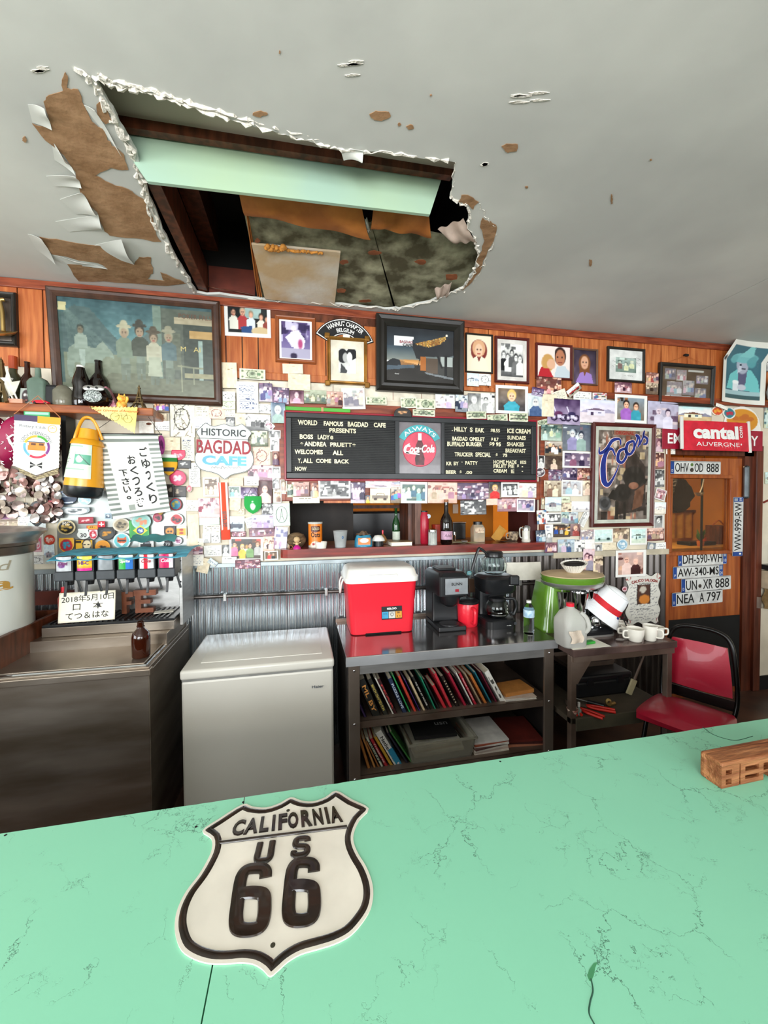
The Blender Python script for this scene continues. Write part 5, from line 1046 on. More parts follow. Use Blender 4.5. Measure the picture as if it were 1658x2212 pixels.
# handwritten board
jb = thing('handwritten_card', 'cream card with Japanese brush writing and the date 2018 leaning on the dispenser tray', 'sign', T(-1.137, -.352, 1.057) @ RX(-9) @ RZ(0))
c = Cv(20, 12, 'efe8d2').noise(.03, 4, 2); o = printed('card', c, .27, .158, PM, jb, T(0, 0, .079) @ WF @ RZ(1), .003)
join_text(o, [('2018年5月10日', .002, .046, .25, .036, dict(bold=.008, rot=2)), ('口', -.05, 0, .036, .032, dict(bold=.01)), ('本', .052, .004, .05, .036, dict(bold=.01)), ('てつ＆はな', .002, -.045, .205, .036, dict(bold=.012, rot=1))], .0034, M_ink)
bt = thing('brown_bottle', 'small brown glass bottle standing on the ice bin lid', 'bottle', T(HP(305, 1418, .93).x, HP(305, 1418, .93).y, .9305))
M_brn = mt('amber_glass', '3a160a', .08, trans=.35, ior=1.4, nz=(5, .05), coat=.5)
ob('bottle_body', lathe(nb(), [(0, 0), (.036, 0), (.041, .006), (.0415, .1), (.036, .122), (.018, .14), (.016, .148), (.018, .15), (.018, .155), (.015, .157), (.015, .172), (.017, .174), (.012, .176), (.012, .14), (0, .13)], 30), M_brn, bt, smooth=50)
fe = thing('wooden_letters', 'rough carved wooden letters F and E standing behind the handwritten card', 'wood carving', T(-.955, -.21, 1.056)); M_ltr = mt('letter_wood', '8e4f2c', .5, nz=(5, .2), col2='5c2c14', bump=(14, .4))
bm = nb(); [bx(bm, *a) for a in ((-.06, -.02, 0, -.035, .02, .125), (-.035, -.02, .095, .0, .02, .125), (-.035, -.02, .05, -.01, .02, .07))]; ob('carved_letter', bm, M_ltr, fe)
bm = nb(); [bx(bm, *a) for a in ((.01, -.02, 0, .04, .02, .1), (.04, -.02, .0, .105, .02, .026), (.04, -.02, .052, .09, .02, .075), (.003, -.021, .1, .12, .02, .132))]; ob('carved_letter', bm, M_ltr, fe)
t = thing('receipt_slip', 'folded white slip lying on the dispenser tray grille', 'paper', T(-.79, -.24, 1.0575) @ RZ(12)); ob('slip', bx(nb(), -.05, -.03, 0, .05, .03, .002), M_paper, t)
t = thing('sauce_bottle', 'little red bottle half hidden behind the left of the soda dispenser', 'bottle', T(-1.32, -.2, 1.036)); ob('bottle_body', lathe(nb(), [(0, 0), (.026, 0), (.028, .12), (.012, .16), (0, .16)], 16), mt('sauce_red', 'b84028', .3, nz=(30, .2)), t, smooth=50); ob('cap', cyl(nb(), .012, .16, .185), M_red, t)
t = thing('bin_maker_plate', 'small white paper label on the right side of the ice bin step', 'label', T(-.699, -.2, 1.0) @ RZ(90) @ WF); ob('plate', bx(nb(), -.06, -.012, 0, .06, .015, .001), M_paper, t)
# wood crate with the tea urn
cr = thing('wooden_crate', 'dark red wooden crate at the far left beside the ice bin lid', 'crate')
a0, a1 = HP(0, 1446, bz), HP(76, 1398, bz)
ob('side_board', bx(nb(), -.012, -.62, .0, .012, .0, .155, bev=.003, M=T(-1.375, -.14, bz-.011)), M_walnut, cr); ob('rear_board', bx(nb(), -2.1, -.16, bz-.011, -1.375, -.135, bz+.15), M_walnut, cr); ob('base_board', bx(nb(), -2.1, -.72, bz-.011, -1.39, -.16, bz+.01), M_walnut, cr)
ob('back_cleat', bx(nb(), -1.8, -.05, 1.09, -1.29, -.02, 1.17), mt('red_plate'), cr)
ur = thing('tea_urn', 'tall white iced tea urn with a metal lid at the left edge', 'urn', T(-1.605, -.42, bz+.0105)); U = .235
M_urn = mt('urn_enamel', 'd6dad2', .3, nz=(4, .02), coat=.2)
zt = 1.49-bz
ob('tank', lathe(nb(), [(0, 0), (U-.01, 0), (U, .01), (U, zt-.03), (0, zt-.03)], 48), M_urn, ur, smooth=50)
ob('neck_band', lathe(nb(), [(U+.004, zt-.06), (U+.012, zt-.055), (U+.012, zt-.02), (U+.02, zt-.015), (U+.02, zt)], 48), mt('dark_steel_band', '7c736a', .3, .9), ur, smooth=50)
ob('lid', lathe(nb(), [(U+.02, zt), (U+.03, zt+.02), (U+.06, zt+.045), (U+.062, zt+.055), (U+.02, zt+.068), (.1, zt+.08), (0, zt+.083)], 48), M_steel, ur, smooth=40)
ob('clip', bx(nb(), -.02, -.012, 0, .02, .012, .05, M=T(.0, 0, zt-.05) @ RZ(18) @ T(.02, -U-.012, 0)), M_chrome, ur)
def wrap(me, r, a_off, z):
    n = len(me.vertices); co = np.empty(n*3); me.vertices.foreach_get('co', co); co = co.reshape(-1, 3); a = co[:, 0]/r+a_off; y = co[:, 1].copy()
    co[:, 0] = np.sin(a)*r; co[:, 1] = -np.cos(a)*r; co[:, 2] = z+y; me.vertices.foreach_set('co', co.ravel()); return me
ob('urn_lettering', wrap(tmesh('Brewed', .36, .045, 0, shear=.2), U+.002, .46, .455), mt('ink_warm_grey', 'b0a890', .5), ur)
ob('urn_lettering', wrap(tmesh('Tea', .34, .065, 0, bold=.02), U+.002, .52, .37), mt('gold_letter', 'c89a48', .4), ur)
# ================= serving hatch shelf =================
M_shf = mt('red_brown_shelf', '8e2c20', .35, nz=(4, .2), col2='5c1c14', stretch=(1, 8, 8), coat=.2)
sh = thing('hatch_shelf', 'long red-brown wooden shelf of the serving hatch', 'shelf')
def plan(pts): return pts
bm = prism(nb(), [(-.135, .1), (-.135, -.09), (-.12, -.115), (-.09, -.125), (1.76, -.125), (1.79, -.1), (1.79, .1)], 1.33, 1.385); bm2 = ob('shelf_board', bm, M_shf, sh)
ob('inner_board', bx(nb(), -.08, .1, 1.34, 1.78, .4, 1.385), mt('worn_shelf_inside', '7a4a30', .5, nz=(5, .2)), sh)
ob('hatch_post', bx(nb(), WP(898, 1130, .02).x-.016, -.01, 1.385, WP(898, 1130, .02).x+.03, .04, 1.70), mt('grey_brown_post', '76564a', .6, nz=(8, .2), stretch=(6, 6, 1)), wall)
ob('hatch_lining', bx(nb(), WP(885, 1130, .1).x-.03, .04, 1.385, WP(885, 1130, .1).x+.07, .3, 1.70), M_walnut, wall)
ob('curtain_rod', bx(nb(), .15, -.03, 1.685, .7, .02, 1.70), M_panel, wall)
ob('jamb_board', bx(nb(), 1.70, .0, 1.385, 1.78, .3, 1.7), mt('jamb_maroon', '4a1c1c', .5), wall)
Zh = 1.3855
def hp_(px, Y): return WP(px, 1180, Y).x
t = thing('oats_canister', 'orange oats canister with a grey lid on the hatch shelf', 'canister', T(hp_(681, -.02), -.02, Zh)); Rc = .046
c = Cv(96, 64, 'e27c22').rect(0, 0, 1, .03, 'f0c070').ell(.25, .25, .1, .13, '4a1410').rect(.14, .12, .36, .34, '4a1410').ell(.25, .98, .14, .24, 'e8dcc8').ell(.2, .86, .03, .05, 'a02028').ell(.29, .83, .03, .05, '8a1a2a').rect(0, .92, 1, 1, 'd8d0c4')
def cylfn(r, h):
    def fn(P): a = P[..., 0]/r; return np.stack([np.sin(a)*(r+P[..., 2]), -np.cos(a)*(r+P[..., 2]), P[..., 1]+h/2], -1)
    return fn
ob('canister_core', cyl(nb(), Rc-.001, 0, .165, seg=36), mt('board_core', 'c8b090', .7), t)
def cylprint(par, c, r, h, z0=0, frac=1., nm='wrap_label', m=None, rot=0):
    w = 2*math.pi*r*frac; c2 = c
    return printed(nm, c2, w, h, m or PR, par, T(0, 0, z0) @ RZ(rot), .0006, fn=lambda P: np.stack([np.sin(P[..., 0]/r)*(r+P[..., 2]), -np.cos(P[..., 0]/r)*(r+P[..., 2]), P[..., 1]+h/2], -1))
o = cylprint(t, c, Rc, .163, .001, rot=R(0)+math.degrees(math.pi/2)*0)
o.rotation_euler.z = R(90)
for s, y, h_, w_1, mm in (('GOLD', .128, .018, .05, mt('ink_cream', 'f0e0b0', .5)), ('Oats', .088, .034, .064, M_ink)): ob('canister_lettering', wrap(tmesh(s, w_1, h_, 0, bold=.02), Rc+.0016, 0, y), mm, t)
ob('canister_lid', lathe(nb(), [(Rc+.002, .16), (Rc+.003, .162), (Rc+.003, .172), (0, .172)], 36), mt('lid_grey', 'c8ccc8', .4), t, smooth=40)
t = thing('ramekin', 'small white ramekin beside the oats canister', 'ramekin', T(hp_(693, -.08), -.085, Zh)); ob('ramekin_bowl', lathe(nb(), [(0, 0), (.034, 0), (.041, .042), (.038, .042), (.033, .005), (0, .005)], 28), mt('cup_porcelain'), t, smooth=50)
t = thing('measuring_cup', 'cloudy plastic measuring cup in the left of the hatch', 'cup', T(hp_(735, -.07), -.07, Zh)); ob('cup_body', lathe(nb(), [(0, 0), (.036, 0), (.048, .112), (.05, .113), (.046, .113), (.034, .003), (0, .003)], 28), mt('milky_clear', 'd8dcdc', .3, trans=.5, ior=1.15), t, smooth=50); ob('blue_mark', wrap(tmesh('O', .014, .018, 0, bold=.04), .0455, .25, .07), mt('mark_blue', '2a7ab8', .5), t)
t = thing('blue_bread_bag', 'blue and orange packet of buns with a twisted top on the hatch shelf', 'bag', T(hp_(785, -.06), -.05, Zh)); 
ob('bag_body', sheet(nb(), lambda u, v: (.062*math.cos(2*math.pi*u)*(1-.22*v**3), .04*math.sin(2*math.pi*u)*(1-.5*v*v), .075*v+.004*math.sin(u*25)*v), 28, 10), mt('bag_blue', '3a9cc0', .3, nz=(12, .2)), t, smooth=70)
ob('bag_panel', printed('bag_panel', Cv(24, 16, 'd87a34').ell(.5, .35, .36, .28, 'e4eaf0').rect(0, .9, 1, 1, '3a9cc0'), .085, .055, PR, None, None, .001).data, None, t, M=T(0, -.044, .034) @ WF); bpy.data.objects.remove([o for o in bpy.data.objects if o.name.startswith('bag_panel') and o.parent is None][0])
ob('bag_top', sheet(nb(), lambda u, v: (-.05+.1*u, .0+.02*math.sin(u*9), .075+.03*v*math.sin(u*3.1)+.006*math.sin(u*20)), 14, 4, .01), mt('bread_brown', '6a5440', .7), t, smooth=70)
t = thing('white_cap_on_tin', 'white cloth cap on a black tin beside the bread bag', 'tin', T(hp_(818, -.06), -.04, Zh)); ob('tin', cyl(nb(), .035, 0, .035), M_bk, t); ob('cap_cloth', lathe(nb(), [(0, .075), (.025, .072), (.042, .05), (.046, .035), (0, .035)], 20), M_white, t, smooth=60)
t = thing('onion', 'brown onion with a red clip behind the white cap', 'onion', T(hp_(828, .05), .08, Zh)); ob('bulb', lathe(nb(), [(0, 0), (.025, .006), (.034, .03), (.02, .055), (.006, .07), (0, .08)], 18), mt('onion_skin', 'a07444', .4), t, smooth=60); ob('red_clip', bx(nb(), -.006, -.005, .07, .006, .005, .1, bev=.003), M_red, t)
t = thing('book', 'thick paperback lying flat at the hatch post', 'book', T(hp_(863, -.05), -.1, Zh)); ob('page_block', bx(nb(), -.07, .0, .002, .075, .12, .026), M_paper, t); ob('cover', bx(bx(nb(), -.075, -.003, .026, .078, .123, .029), -.075, -.003, 0, .078, .123, .002), mt('cover_dark_tan', '4c3a28', .4, nz=(20, .3), col2='a08458'), t)
def bottle(nm, lab, x, y, z, prof, m, labcol=None, lz=(0, 0), lr=0, txt=None, tcol=None, cap=None, lean=0, cat='bottle', grp=None):
    t = thing(nm, lab, cat, T(x, y, z) @ RY(lean), grp); ob('bottle_glass', lathe(nb(), prof, 24), m, t, smooth=50)
    if labcol: ob('label_wrap', lathe(nb(), [(lr, lz[0]), (lr+.001, lz[0]), (lr+.001, lz[1]), (lr, lz[1])], 24, None, a0=R(-170), a1=R(-10)), mt('lab_'+labcol, labcol, .6, nz=(60, .08)), t, smooth=50)
    if txt: ob('label_lettering', wrap(tmesh(txt, lr*1.3, (lz[1]-lz[0])*.35, 0, shear=.3), lr+.0015, 0, (lz[0]+lz[1])/2), mt('ink_'+tcol, tcol, .5), t)
    if cap: ob('cap', cyl(nb(), cap[0], cap[1], cap[2], seg=16), cap[3], t)
    return t
def wine(r, h): return [(0, .01), (r*.8, 0), (r, .008), (r, h*.55), (r*.8, h*.64), (r*.38, h*.75), (r*.33, h*.97), (r*.38, h*.975), (r*.38, h), (0, h)]
M_gg = mt('green_glass', '1e5a2c', .06, trans=.5, ior=1.4, coat=.4); M_dg = mt('dark_green_glass', '0f1a10', .08, trans=.15, coat=.5); M_bg = mt('black_brown_glass', '140b0a', .07, trans=.1, coat=.5)
bottle('green_bottle', 'slim green glass bottle with a pale label at the hatch post', hp_(858, .02), .06, Zh, wine(.028, .26), M_gg, 'cdd6c8', (.03, .09), .028)
bottle('champagne_bottle', 'dark champagne bottle with a pink label right of the hatch post', hp_(963, -.06), -.065, Zh, wine(.043, .30), M_bg, 'c8a0b8', (.035, .095), .043, 'Adele', '3a2030', (.016, .293, .32, mt('wood_cork', 'a06848', .7)))
t = thing('tomato_thermos', 'tall red insulated bottle with a round sticker in the hatch', 'flask', T(hp_(916, .0), .0, Zh)); ob('flask_body', lathe(nb(), [(0, 0), (.03, 0), (.034, .006), (.034, .2), (.026, .222), (.024, .23), (0, .232)], 24), mt('flask_red', 'b01c34', .3, nz=(30, .1)), t, smooth=50); ob('flask_lid', cyl(nb(), .024, .228, .24), M_bk, t); ob('round_sticker', cyl(nb(), .016, .0, .002, T(.024, -.026, .2) @ RX(90) @ RZ(0), 16), mt('sticker_pale', 'c0d0dc', .5), t)
def shaker(lab, px, y, r=.03, h=.10, cat='sugar shaker'):
    t = thing('sugar_dispenser', lab, cat, T(hp_(px, y), y, Zh)); bm = nb(); n = 32
    ob('sugar', lathe(nb(), [(0, .006), (r-.005, .006), (r-.005, h*.85), (0, h*.87)], 20), mt('sugar_white', 'f0ece0', .9), t)
    rows = []
    for (s, z) in ((1, 0), (1.06, .006), (1, .012), (.97, h)):
        rows.append([bm.verts.new(((r*s-(.0018 if (i % 2 and z > .01) else 0))*math.cos(2*math.pi*i/n), (r*s-(.0018 if (i % 2 and z > .01) else 0))*math.sin(2*math.pi*i/n), z)) for i in range(n)])
    for a, b in zip(rows, rows[1:]):
        for i in range(n): bm.faces.new((a[i], a[(i+1) % n], b[(i+1) % n], b[i]))
    bm.faces.new(rows[0][::-1]); ob('fluted_glass', bm, mt('shaker_glass', 'e8eeea', .1, trans=.6, ior=1.15), t); ob('metal_top', lathe(nb(), [(r*1.03, h-.004), (r*1.05, h), (r*.98, h+.014), (r*.4, h+.02), (0, h+.021)], 24), M_chrome, t, smooth=50); return t
shaker('fluted glass sugar shaker in front of the red flask', 934, -.09, .031, .095)
t = thing('cream_pitcher', 'small glass syrup jug with a chrome lid at the right end of the hatch', 'jug', T(hp_(1137, -.07), -.06, Zh)); ob('jug_glass', lathe(nb(), [(0, 0), (.029, 0), (.033, .006), (.028, .03), (.029, .09), (0, .09)], 24), mt('milk_in_glass', 'dcd8cc', .2, coat=.4), t, smooth=50); ob('metal_top', lathe(nb(), [(.031, .085), (.032, .11), (.02, .124), (0, .126)], 24), M_chrome, t, smooth=50); ob('handle', tube(nb(), smoothpts([(-.028, 0, .105), (-.05, 0, .1), (-.048, 0, .04), (-.03, 0, .03)]), .005, 8), mt('clear_handle', 'c8c8c0', .2), t)
t = thing('orange_canister', 'orange-red tin behind the champagne bottle', 'tin', T(hp_(945, .12), .14, Zh)); ob('tin_body', cyl(nb(), .04, 0, .13), mt('tin_orange', 'c03a20', .4), t)
t = thing('creamer_jar', 'clear jar half full of yellow powder with a black lid in the hatch', 'jar', T(hp_(1030, .05), .04, Zh)); ob('jar_glass', loft(nb(), [(rrect(.092, .07, .012), 0), (rrect(.095, .073, .012), .1), (rrect(.07, .06, .02), .13)]), mt('jar_plastic', 'e4d8c0', .15, trans=.55, ior=1.15), t, smooth=50); ob('powder', loft(nb(), [(rrect(.085, .064, .01), .003), (rrect(.085, .064, .01), .028)]), mt('powder_yellow', 'e0b060', .9), t); ob('jar_lid', cyl(nb(), .033, .13, .152), M_bk, t); ob('jar_label', sheet(nb(), lambda u, v: (-.035+.07*u, -.0375, .07+.04*v), 2, 2, .001), mt('jar_label_brown', '9a7868', .6, nz=(50, .25), col2='e0ccb0'), t)
t = thing('yellow_envelope', 'yellow padded envelope leaning in the right of the hatch', 'envelope', T(hp_(1068, .08), .07, Zh) @ RY(38)); ob('envelope_body', bx(nb(), -.045, 0, 0, .03, .006, .12, bev=.002), mt('envelope_yellow', 'c89038', .6), t)
for k, (px, y, a) in enumerate(((990, -.03, 8), (1010, -.02, -10), (1095, -.02, 6))):
    ob('loose_papers', sheet(nb(), lambda u, v: (hp_(px, y)-.07+.14*u, y-.03+.09*v+.01*u, Zh+.004+k*.001+.005*math.sin(u*5+k)), 8, 3, .001, RZ(0)), mt('note_paper_%d' % k, ('c8c0a0', 'b8b890', '5a4a40')[k], .7), label=('crumpled pale papers beside the champagne bottle', 'greenish folded notes in front of the creamer jar', 'dark curled paper right of the creamer jar')[k], cat='paper')
t = thing('glass_ashtray', 'round silver disc lying on the papers in the hatch', 'disc', T(hp_(1003, -.06), -.055, Zh+.013)); ob('disc', lathe(nb(), [(0, 0), (.024, 0), (.026, .006), (.02, .01), (0, .01)], 20), M_steel, t, smooth=50)
t = thing('pattern_mug', 'cream mug with a dark stick figure pattern at the right of the hatch', 'mug', T(hp_(1107, .04), .03, Zh)); ob('mug_body', lathe(nb(), [(0, 0), (.026, 0), (.038, .03), (.04, .07), (.037, .07), (.034, .03), (0, .005)], 24), mt('mug_cream', 'cfb898', .4, nz=(40, .2), col2='3a2a24'), t, smooth=50); ob('handle', tube(nb(), smoothpts([(-.037, 0, .06), (-.06, 0, .055), (-.056, 0, .02), (-.034, 0, .018)]), .005, 8), mt('mug_cream'), t)
t = thing('pepper_grinder', 'small glass shaker with a silver top behind the champagne bottle', 'shaker', T(hp_(980, .02), .02, Zh)); ob('shaker_body', cyl(nb(), .014, 0, .06), M_glass, t); ob('shaker_top', cyl(nb(), .015, .06, .08), M_chrome, t)
t = thing('black_knife_block', 'black box shape behind the middle of the hatch right half', 'box', T(hp_(990, .3), .3, Zh)); ob('box_body', bx(nb(), -.06, -.03, 0, .05, .05, .13, bev=.004), M_bk, t); ob('box_rim', bx(nb(), -.062, -.032, .13, .052, .052, .138), M_stf, t)
t = thing('coconut', 'round brown woven ball at the left end of the hatch shelf', 'ball', T(hp_(640, .02), .0, Zh)); ob('husk', lathe(nb(), [(0, 0), (.04, .006), (.062, .035), (.066, .055), (.05, .088), (.02, .1), (0, .102)], 24), mt('husk_brown', '80684a', .9, nz=(14, .3), bump=(30, .9), stretch=(1, 1, 4)), t, smooth=70)
t = thing('bobble_figurine', 'tiny blond figurine in a magenta dress on the hatch shelf', 'figurine', T(hp_(641, -.1), -.1, Zh)); ob('dress', lathe(nb(), [(0, 0), (.026, 0), (.024, .012), (.01, .026), (0, .028)], 18), mt('magenta_plastic', 'c81c8c', .3), t, smooth=60); ob('torso', lathe(nb(), [(0, .024), (.011, .028), (.009, .042), (0, .044)], 14), mt('straw_skin', 'e0c090', .6), t, smooth=60)
ob('head', lathe(nb(), [(0, .04), (.014, .046), (.021, .06), (.016, .076), (0, .082)], 18), mt('straw_skin'), t, smooth=60); ob('arm', tube(nb(), [(-.024, 0, .04), (0, 0, .036), (.024, 0, .042)], .003, 6), mt('straw_skin'), t); ob('ring', tube(nb(), [(-.04+.012*math.cos(a/2), 0, .014+.012*math.sin(a/2)) for a in range(13)], .0015, 5), M_panel, t)
# ================= framed pictures and signs =================
M_fdk = mt('frame_dark_brown', '4a2e20', .4, nz=(5, .2), stretch=(3, 3, 3)); M_fbl = mt('frame_black', '26231f', .35, nz=(8, .15)); M_fwd = mt('frame_wood', '9a5228', .4, nz=(5, .2)); M_fgd = mt('frame_gold', 'b07c34', .35, .5, nz=(12, .25)); M_fmr = mt('frame_maroon', '5e2420', .3, nz=(6, .15))
def framed(lab, box, c, fm, t=.02, d=.022, mat_=0., mc='ece6d6', tilt=0., rot=0., off=.013, nm='framed_picture', grp=None, cat='picture', glass=False):
    x, z, w, h = span(*box, Y=-off-d)
    T_ = thing(nm, lab, cat, WM(x, z-h/2, off, rot) @ RX(tilt) @ T(0, h/2, 0), grp)
    frame(T_, w, h, t, d, fm); ob('backing', bx(nb(), -w/2+t*.5, -h/2+t*.5, 0, w/2-t*.5, h/2-t*.5, d*.3), fm, T_)
    if mat_: ob('mat_board', bx(nb(), -w/2+t*.9, -h/2+t*.9, d*.3, w/2-t*.9, h/2-t*.9, d*.36), mt('mat_'+mc, mc, .8), T_)
    k = t*.95+mat_; printed('print', c, w-2*k, h-2*k, PG if glass else PR, T_, T(0, 0, d*.37), .001)
    return T_, w, h
# --- western saloon painting ---
c = Cv(240, 152).grad('2a4c58', '52828a', 0, .5).noise(.1, 8, 1)
c.poly([(0, .62), (0, .2), (.1, .08), (.2, .1), (.3, .3), (.42, .5), (.5, .62)], '3e5458').poly([(.42, .6), (.5, .4), (.58, .3), (.62, .6)], '58686a')
for k in range(7): c.poly([(.03, .1), (.05, .1), (.1+.05*k, .62), (.07+.05*k, .62)], '8aa098', .16)
c.rect(.0, .58, 1, 1, '6e7460').noise(.08, 12, 2).poly([(.3, .78), (1, .74), (1, 1), (.2, 1)], '585844', .8)
c.rect(.64, .04, 1, .8, '4a5048').rect(.6, .02, .655, .8, '6a7e74').rect(.8, .2, 1, .8, '2c342e').rect(.74, .12, 1, .19, 'b4a488').rect(.84, .26, 1, .34, 'c89a5a').rect(.72, .3, .78, .7, '5a5e50').rect(.9, .36, .925, .8, '9ab0ac').rect(.8, .74, 1, .78, '9a9270')
c.rect(.0, .16, .025, .9, '2e4a4c').poly([(.01, .06), (.06, .06), (.05, .14), (.0, .14)], 'd8cc9a')
c.poly([(.04, .74), (.05, .54), (.1, .48), (.22, .52), (.27, .44), (.33, .56), (.34, .62), (.29, .6), (.25, .66), (.24, .82), (.22, .82), (.21, .68), (.09, .68), (.07, .84), (.05, .84)], '7e8c80').person(.135, .33, .055, '8e9c92', '242c28', '7a6a58', .64).poly([(.12, .54), (.16, .54), (.15, .74), (.13, .76)], '9aa8a0')
for (x, y, s, b, hat) in ((.41, .33, .075, '6e7c6c', 'b4ac90'), (.51, .31, .075, '34382f', '2a261f'), (.60, .37, .07, 'b4ae98', '4a3a2c'), (.70, .35, .07, '4a6068', '9a937c')):
    c.person(x, y, s, b, hat, 'a88c74', .64, legs='6e7a70'); c.poly([(x-.03, y+.34), (x+.035, y+.34), (x+.025, y+.52), (x+.005, y+.52), (x, y+.4), (x-.008, y+.52), (x-.028, y+.52)], '5c6458'); c.ell(x, y-.065, .05, .02, hat); c.ell(x, y-.09, .025, .04, hat)
c.poly([(.565, .58), (.64, .58), (.65, .78), (.555, .78)], 'a4a894').line(.76, .66, .92, .67, .012, '8a8a70').rect(.775, .64, .785, .95, '8a8a70').rect(.86, .66, .868, .86, '8a8a70').noise(.1, 40, 5).noise(.1, 3, 9).mix(np.ones_like(c.X), '4c5a48', .25)
a, w, h = framed('large framed western saloon painting in brown wood hanging left of the white bordered snapshot', (110, 640, 478, 868), c, M_fdk, .05, .03, tilt=4.5, off=.02, cat='painting', nm='western_painting')
text(a, 'POKER PALS', w*.345, h*.335, w*.2, h*.045, .0135, mt('paint_letter', '6a4a38', .6), shear=.0, rot=-1)
text(a, 'M   AI', w*.31, h*.03, w*.12, h*.045, .0135, mt('paint_letter2', 'c8b878', .6))
# --- cafe painting in the heavy dark frame ---
c = Cv(170, 140).grad('23262a', '34404a', 0, .35).grad('3a4a56', '8a9088', .35, .62)
c.poly([(.0, .66), (.1, .58), (.3, .64), (.5, .68), (.5, 1), (0, 1)], '24282c').poly([(.2, .6), (.5, .58), (.52, .68), (.22, .7)], 'c8894a', .7).poly([(0, .74), (.5, .69), (1, .86), (1, 1), (0, 1)], '2a2724').poly([(0, .72), (.4, .68), (.42, .73), (0, .8)], '4c5a66')
c.poly([(.36, .3), (1, .12), (1, .46), (.92, .5), (.52, .52), (.5, .58), (.44, .56), (.4, .42)], '28292c').rect(.5, .52, .58, .78, 'a8642c').rect(.58, .54, .76, .82, '5a4c40').rect(.76, .5, 1, .86, '3c3c3a').rect(.8, .5, .98, .68, 'a8b0ac').poly([(.86, .48), (.9, .48), (.9, .9), (.86, .9)], '1a1a1c').poly([(.55, .8), (1, .88), (1, .92), (.6, .84)], '7a8084').line(.76, .5, .82, .7, .02, '1c1c1e').line(.49, .58, .46, .74, .012, '1c1c1e')
r = random.Random(1)
for i in range(7):
    for j in range(26):
        x = .42+.018*j; y = .3-.007*j+.018*i
        if .42+.03*i < x < .92-.02*i+.02*r.random(): c.ell(x, y, .008, .007, r.choice(['f0b040', 'c87a28', 'ffd070']))
c.ell(.89, .1, .016, .02, 'f4ecd8').rect(.12, .17, .38, .35, 'e4e6e6').rect(.38, .17, .4, .22, 'e4e6e6').rect(.26, .60, .5, .66, 'd8984c', .6).noise(.05, 10, 3)
a, w, h = framed('night painting of a roadside cafe in a wide dark moulded frame above the menu board', (813, 684, 1003, 846), c, M_fbl, .075, .05, tilt=1.5, off=.014, cat='painting', nm='cafe_painting')
join_text(a, [('BAGDAD', -w*.165, h*.165, w*.145, h*.035, dict(bold=.02))], .0225, mt('ink_maroon', '9a3040', .6)); join_text(a, [('CAFE', -w*.15, h*.125, w*.11, h*.035, dict(bold=.04))], .0225, M_ink); join_text(a, [('Amund', -w*.27, -h*.26, w*.05, h*.02, dict(shear=.3))], .0225, M_wht)
# --- other framed photographs ---
def P_(k, w, h, s, tint=None, **kw): return motif(k, w, h, s, tint, **kw)
c = Cv(60, 44, '1c2224').rect(.45, 0, .8, .5, '9ab4b0').noise(.1, 6, 1)
for x, y, s, sh, ha in ((.2, .36, .13, 'e0e0d4', '1c1614'), (.4, .34, .13, 'a83a3c', 'b0a084'), (.58, .4, .11, 'd0d8dc', '8a7a60'), (.8, .45, .11, 'e4dccc', '2a1c14'), (.92, .5, .1, '8a4038', '1a1414')): c.person(x, y, s, sh, ha, asp=.73)
c.poly([(.35, .75), (.6, .7), (.62, 1), (.4, 1)], '2a4a7a').ell(.78, .85, .2, .12, 'c8b48c').border(.1)
x, z, w, h = span(484, 648, 584, 727, -.02); a = thing('white_bordered_snapshot', 'large white bordered colour photograph of friends right of the saloon painting', 'photograph', WM(x, z, .014, 1)); printed('print', c, w, h, PR, a, None, .003)
framed('wooden framed purple tinted photograph of a person on a motorcycle by trees', (594, 682, 682, 783), Cv(40, 56).grad('4a3a6a', '8a80b0').clutter(30, ['2a2048', 'c8c4e0', '6a5a90'], 3, 0, .5).poly([(.2, .45), (.4, .3), (.6, .25), (.8, .5), (.75, .75), (.4, .7)], 'dcd8ea').ell(.45, .22, .08, .07, 'e8d8d8').rect(0, .72, 1, 1, 'a8a4bc').ell(.45, .92, .1, .08, '2a2040').ell(.65, .6, .07, .12, 'b04878').border(.05), M_fwd, .026, .02)
c = Cv(44, 56, 'a8a8a8').noise(.2, 4, 2).ell(.25, .3, .3, .3, '1c1c1c').ell(.75, .2, .3, .25, '141414').ell(.4, .36, .16, .2, '8a8a8a').ell(.64, .34, .15, .2, 'd8d8d8').poly([(.1, 1), (.15, .6), (.5, .9), (.45, 1)], '3a3a3a').poly([(.5, 1), (.5, .85), (.75, .58), (1, .6), (1, 1)], 'c4c4c4').tint('bw')
a, w, h = framed('ornate gold framed black and white kissing couple under the chapter patch', (707, 728, 793, 829), c, M_fgd, .022, .025, .055, 'f0e8d4', tilt=1)
for sx in (-1, 1):
    for sy in (-1, 1): ob('corner_ornament', bx(nb(), sx*w/2-.018, sy*h/2-.018, .008, sx*w/2+.018, sy*h/2+.018, .03, bev=.007), M_fgd, a)
ob('price_tag', bx(nb(), -.03, h/2-.005, .025, .015, h/2+.012, .027), M_paper, a)
c = Cv(44, 60, 'ece2c8').ell(.5, .42, .34, .3, '7a2a24').ell(.5, .36, .27, .24, 'd8a880').ell(.5, .42, .16, .18, 'e8c0a0').ell(.44, .4, .03, .02, '3a2420').ell(.57, .4, .03, .02, '3a2420').rect(.44, .5, .56, .52, 'b04a44').poly([(.15, .95), (.25, .66), (.42, .58), (.5, .75), (.6, .58), (.78, .66), (.9, .95)], 'e8e2cc')
framed('thin black framed oval portrait of a red-haired woman right of the cafe painting', (1006, 720, 1065, 805), c, M_fbl, .012, .018)
framed('reddish wood framed black and white group of people in a matted print', (1070, 727, 1144, 827), P_('g', 40, 44, 11, 'bw'), M_fmr, .02, .02, .03, 'ece8e2')
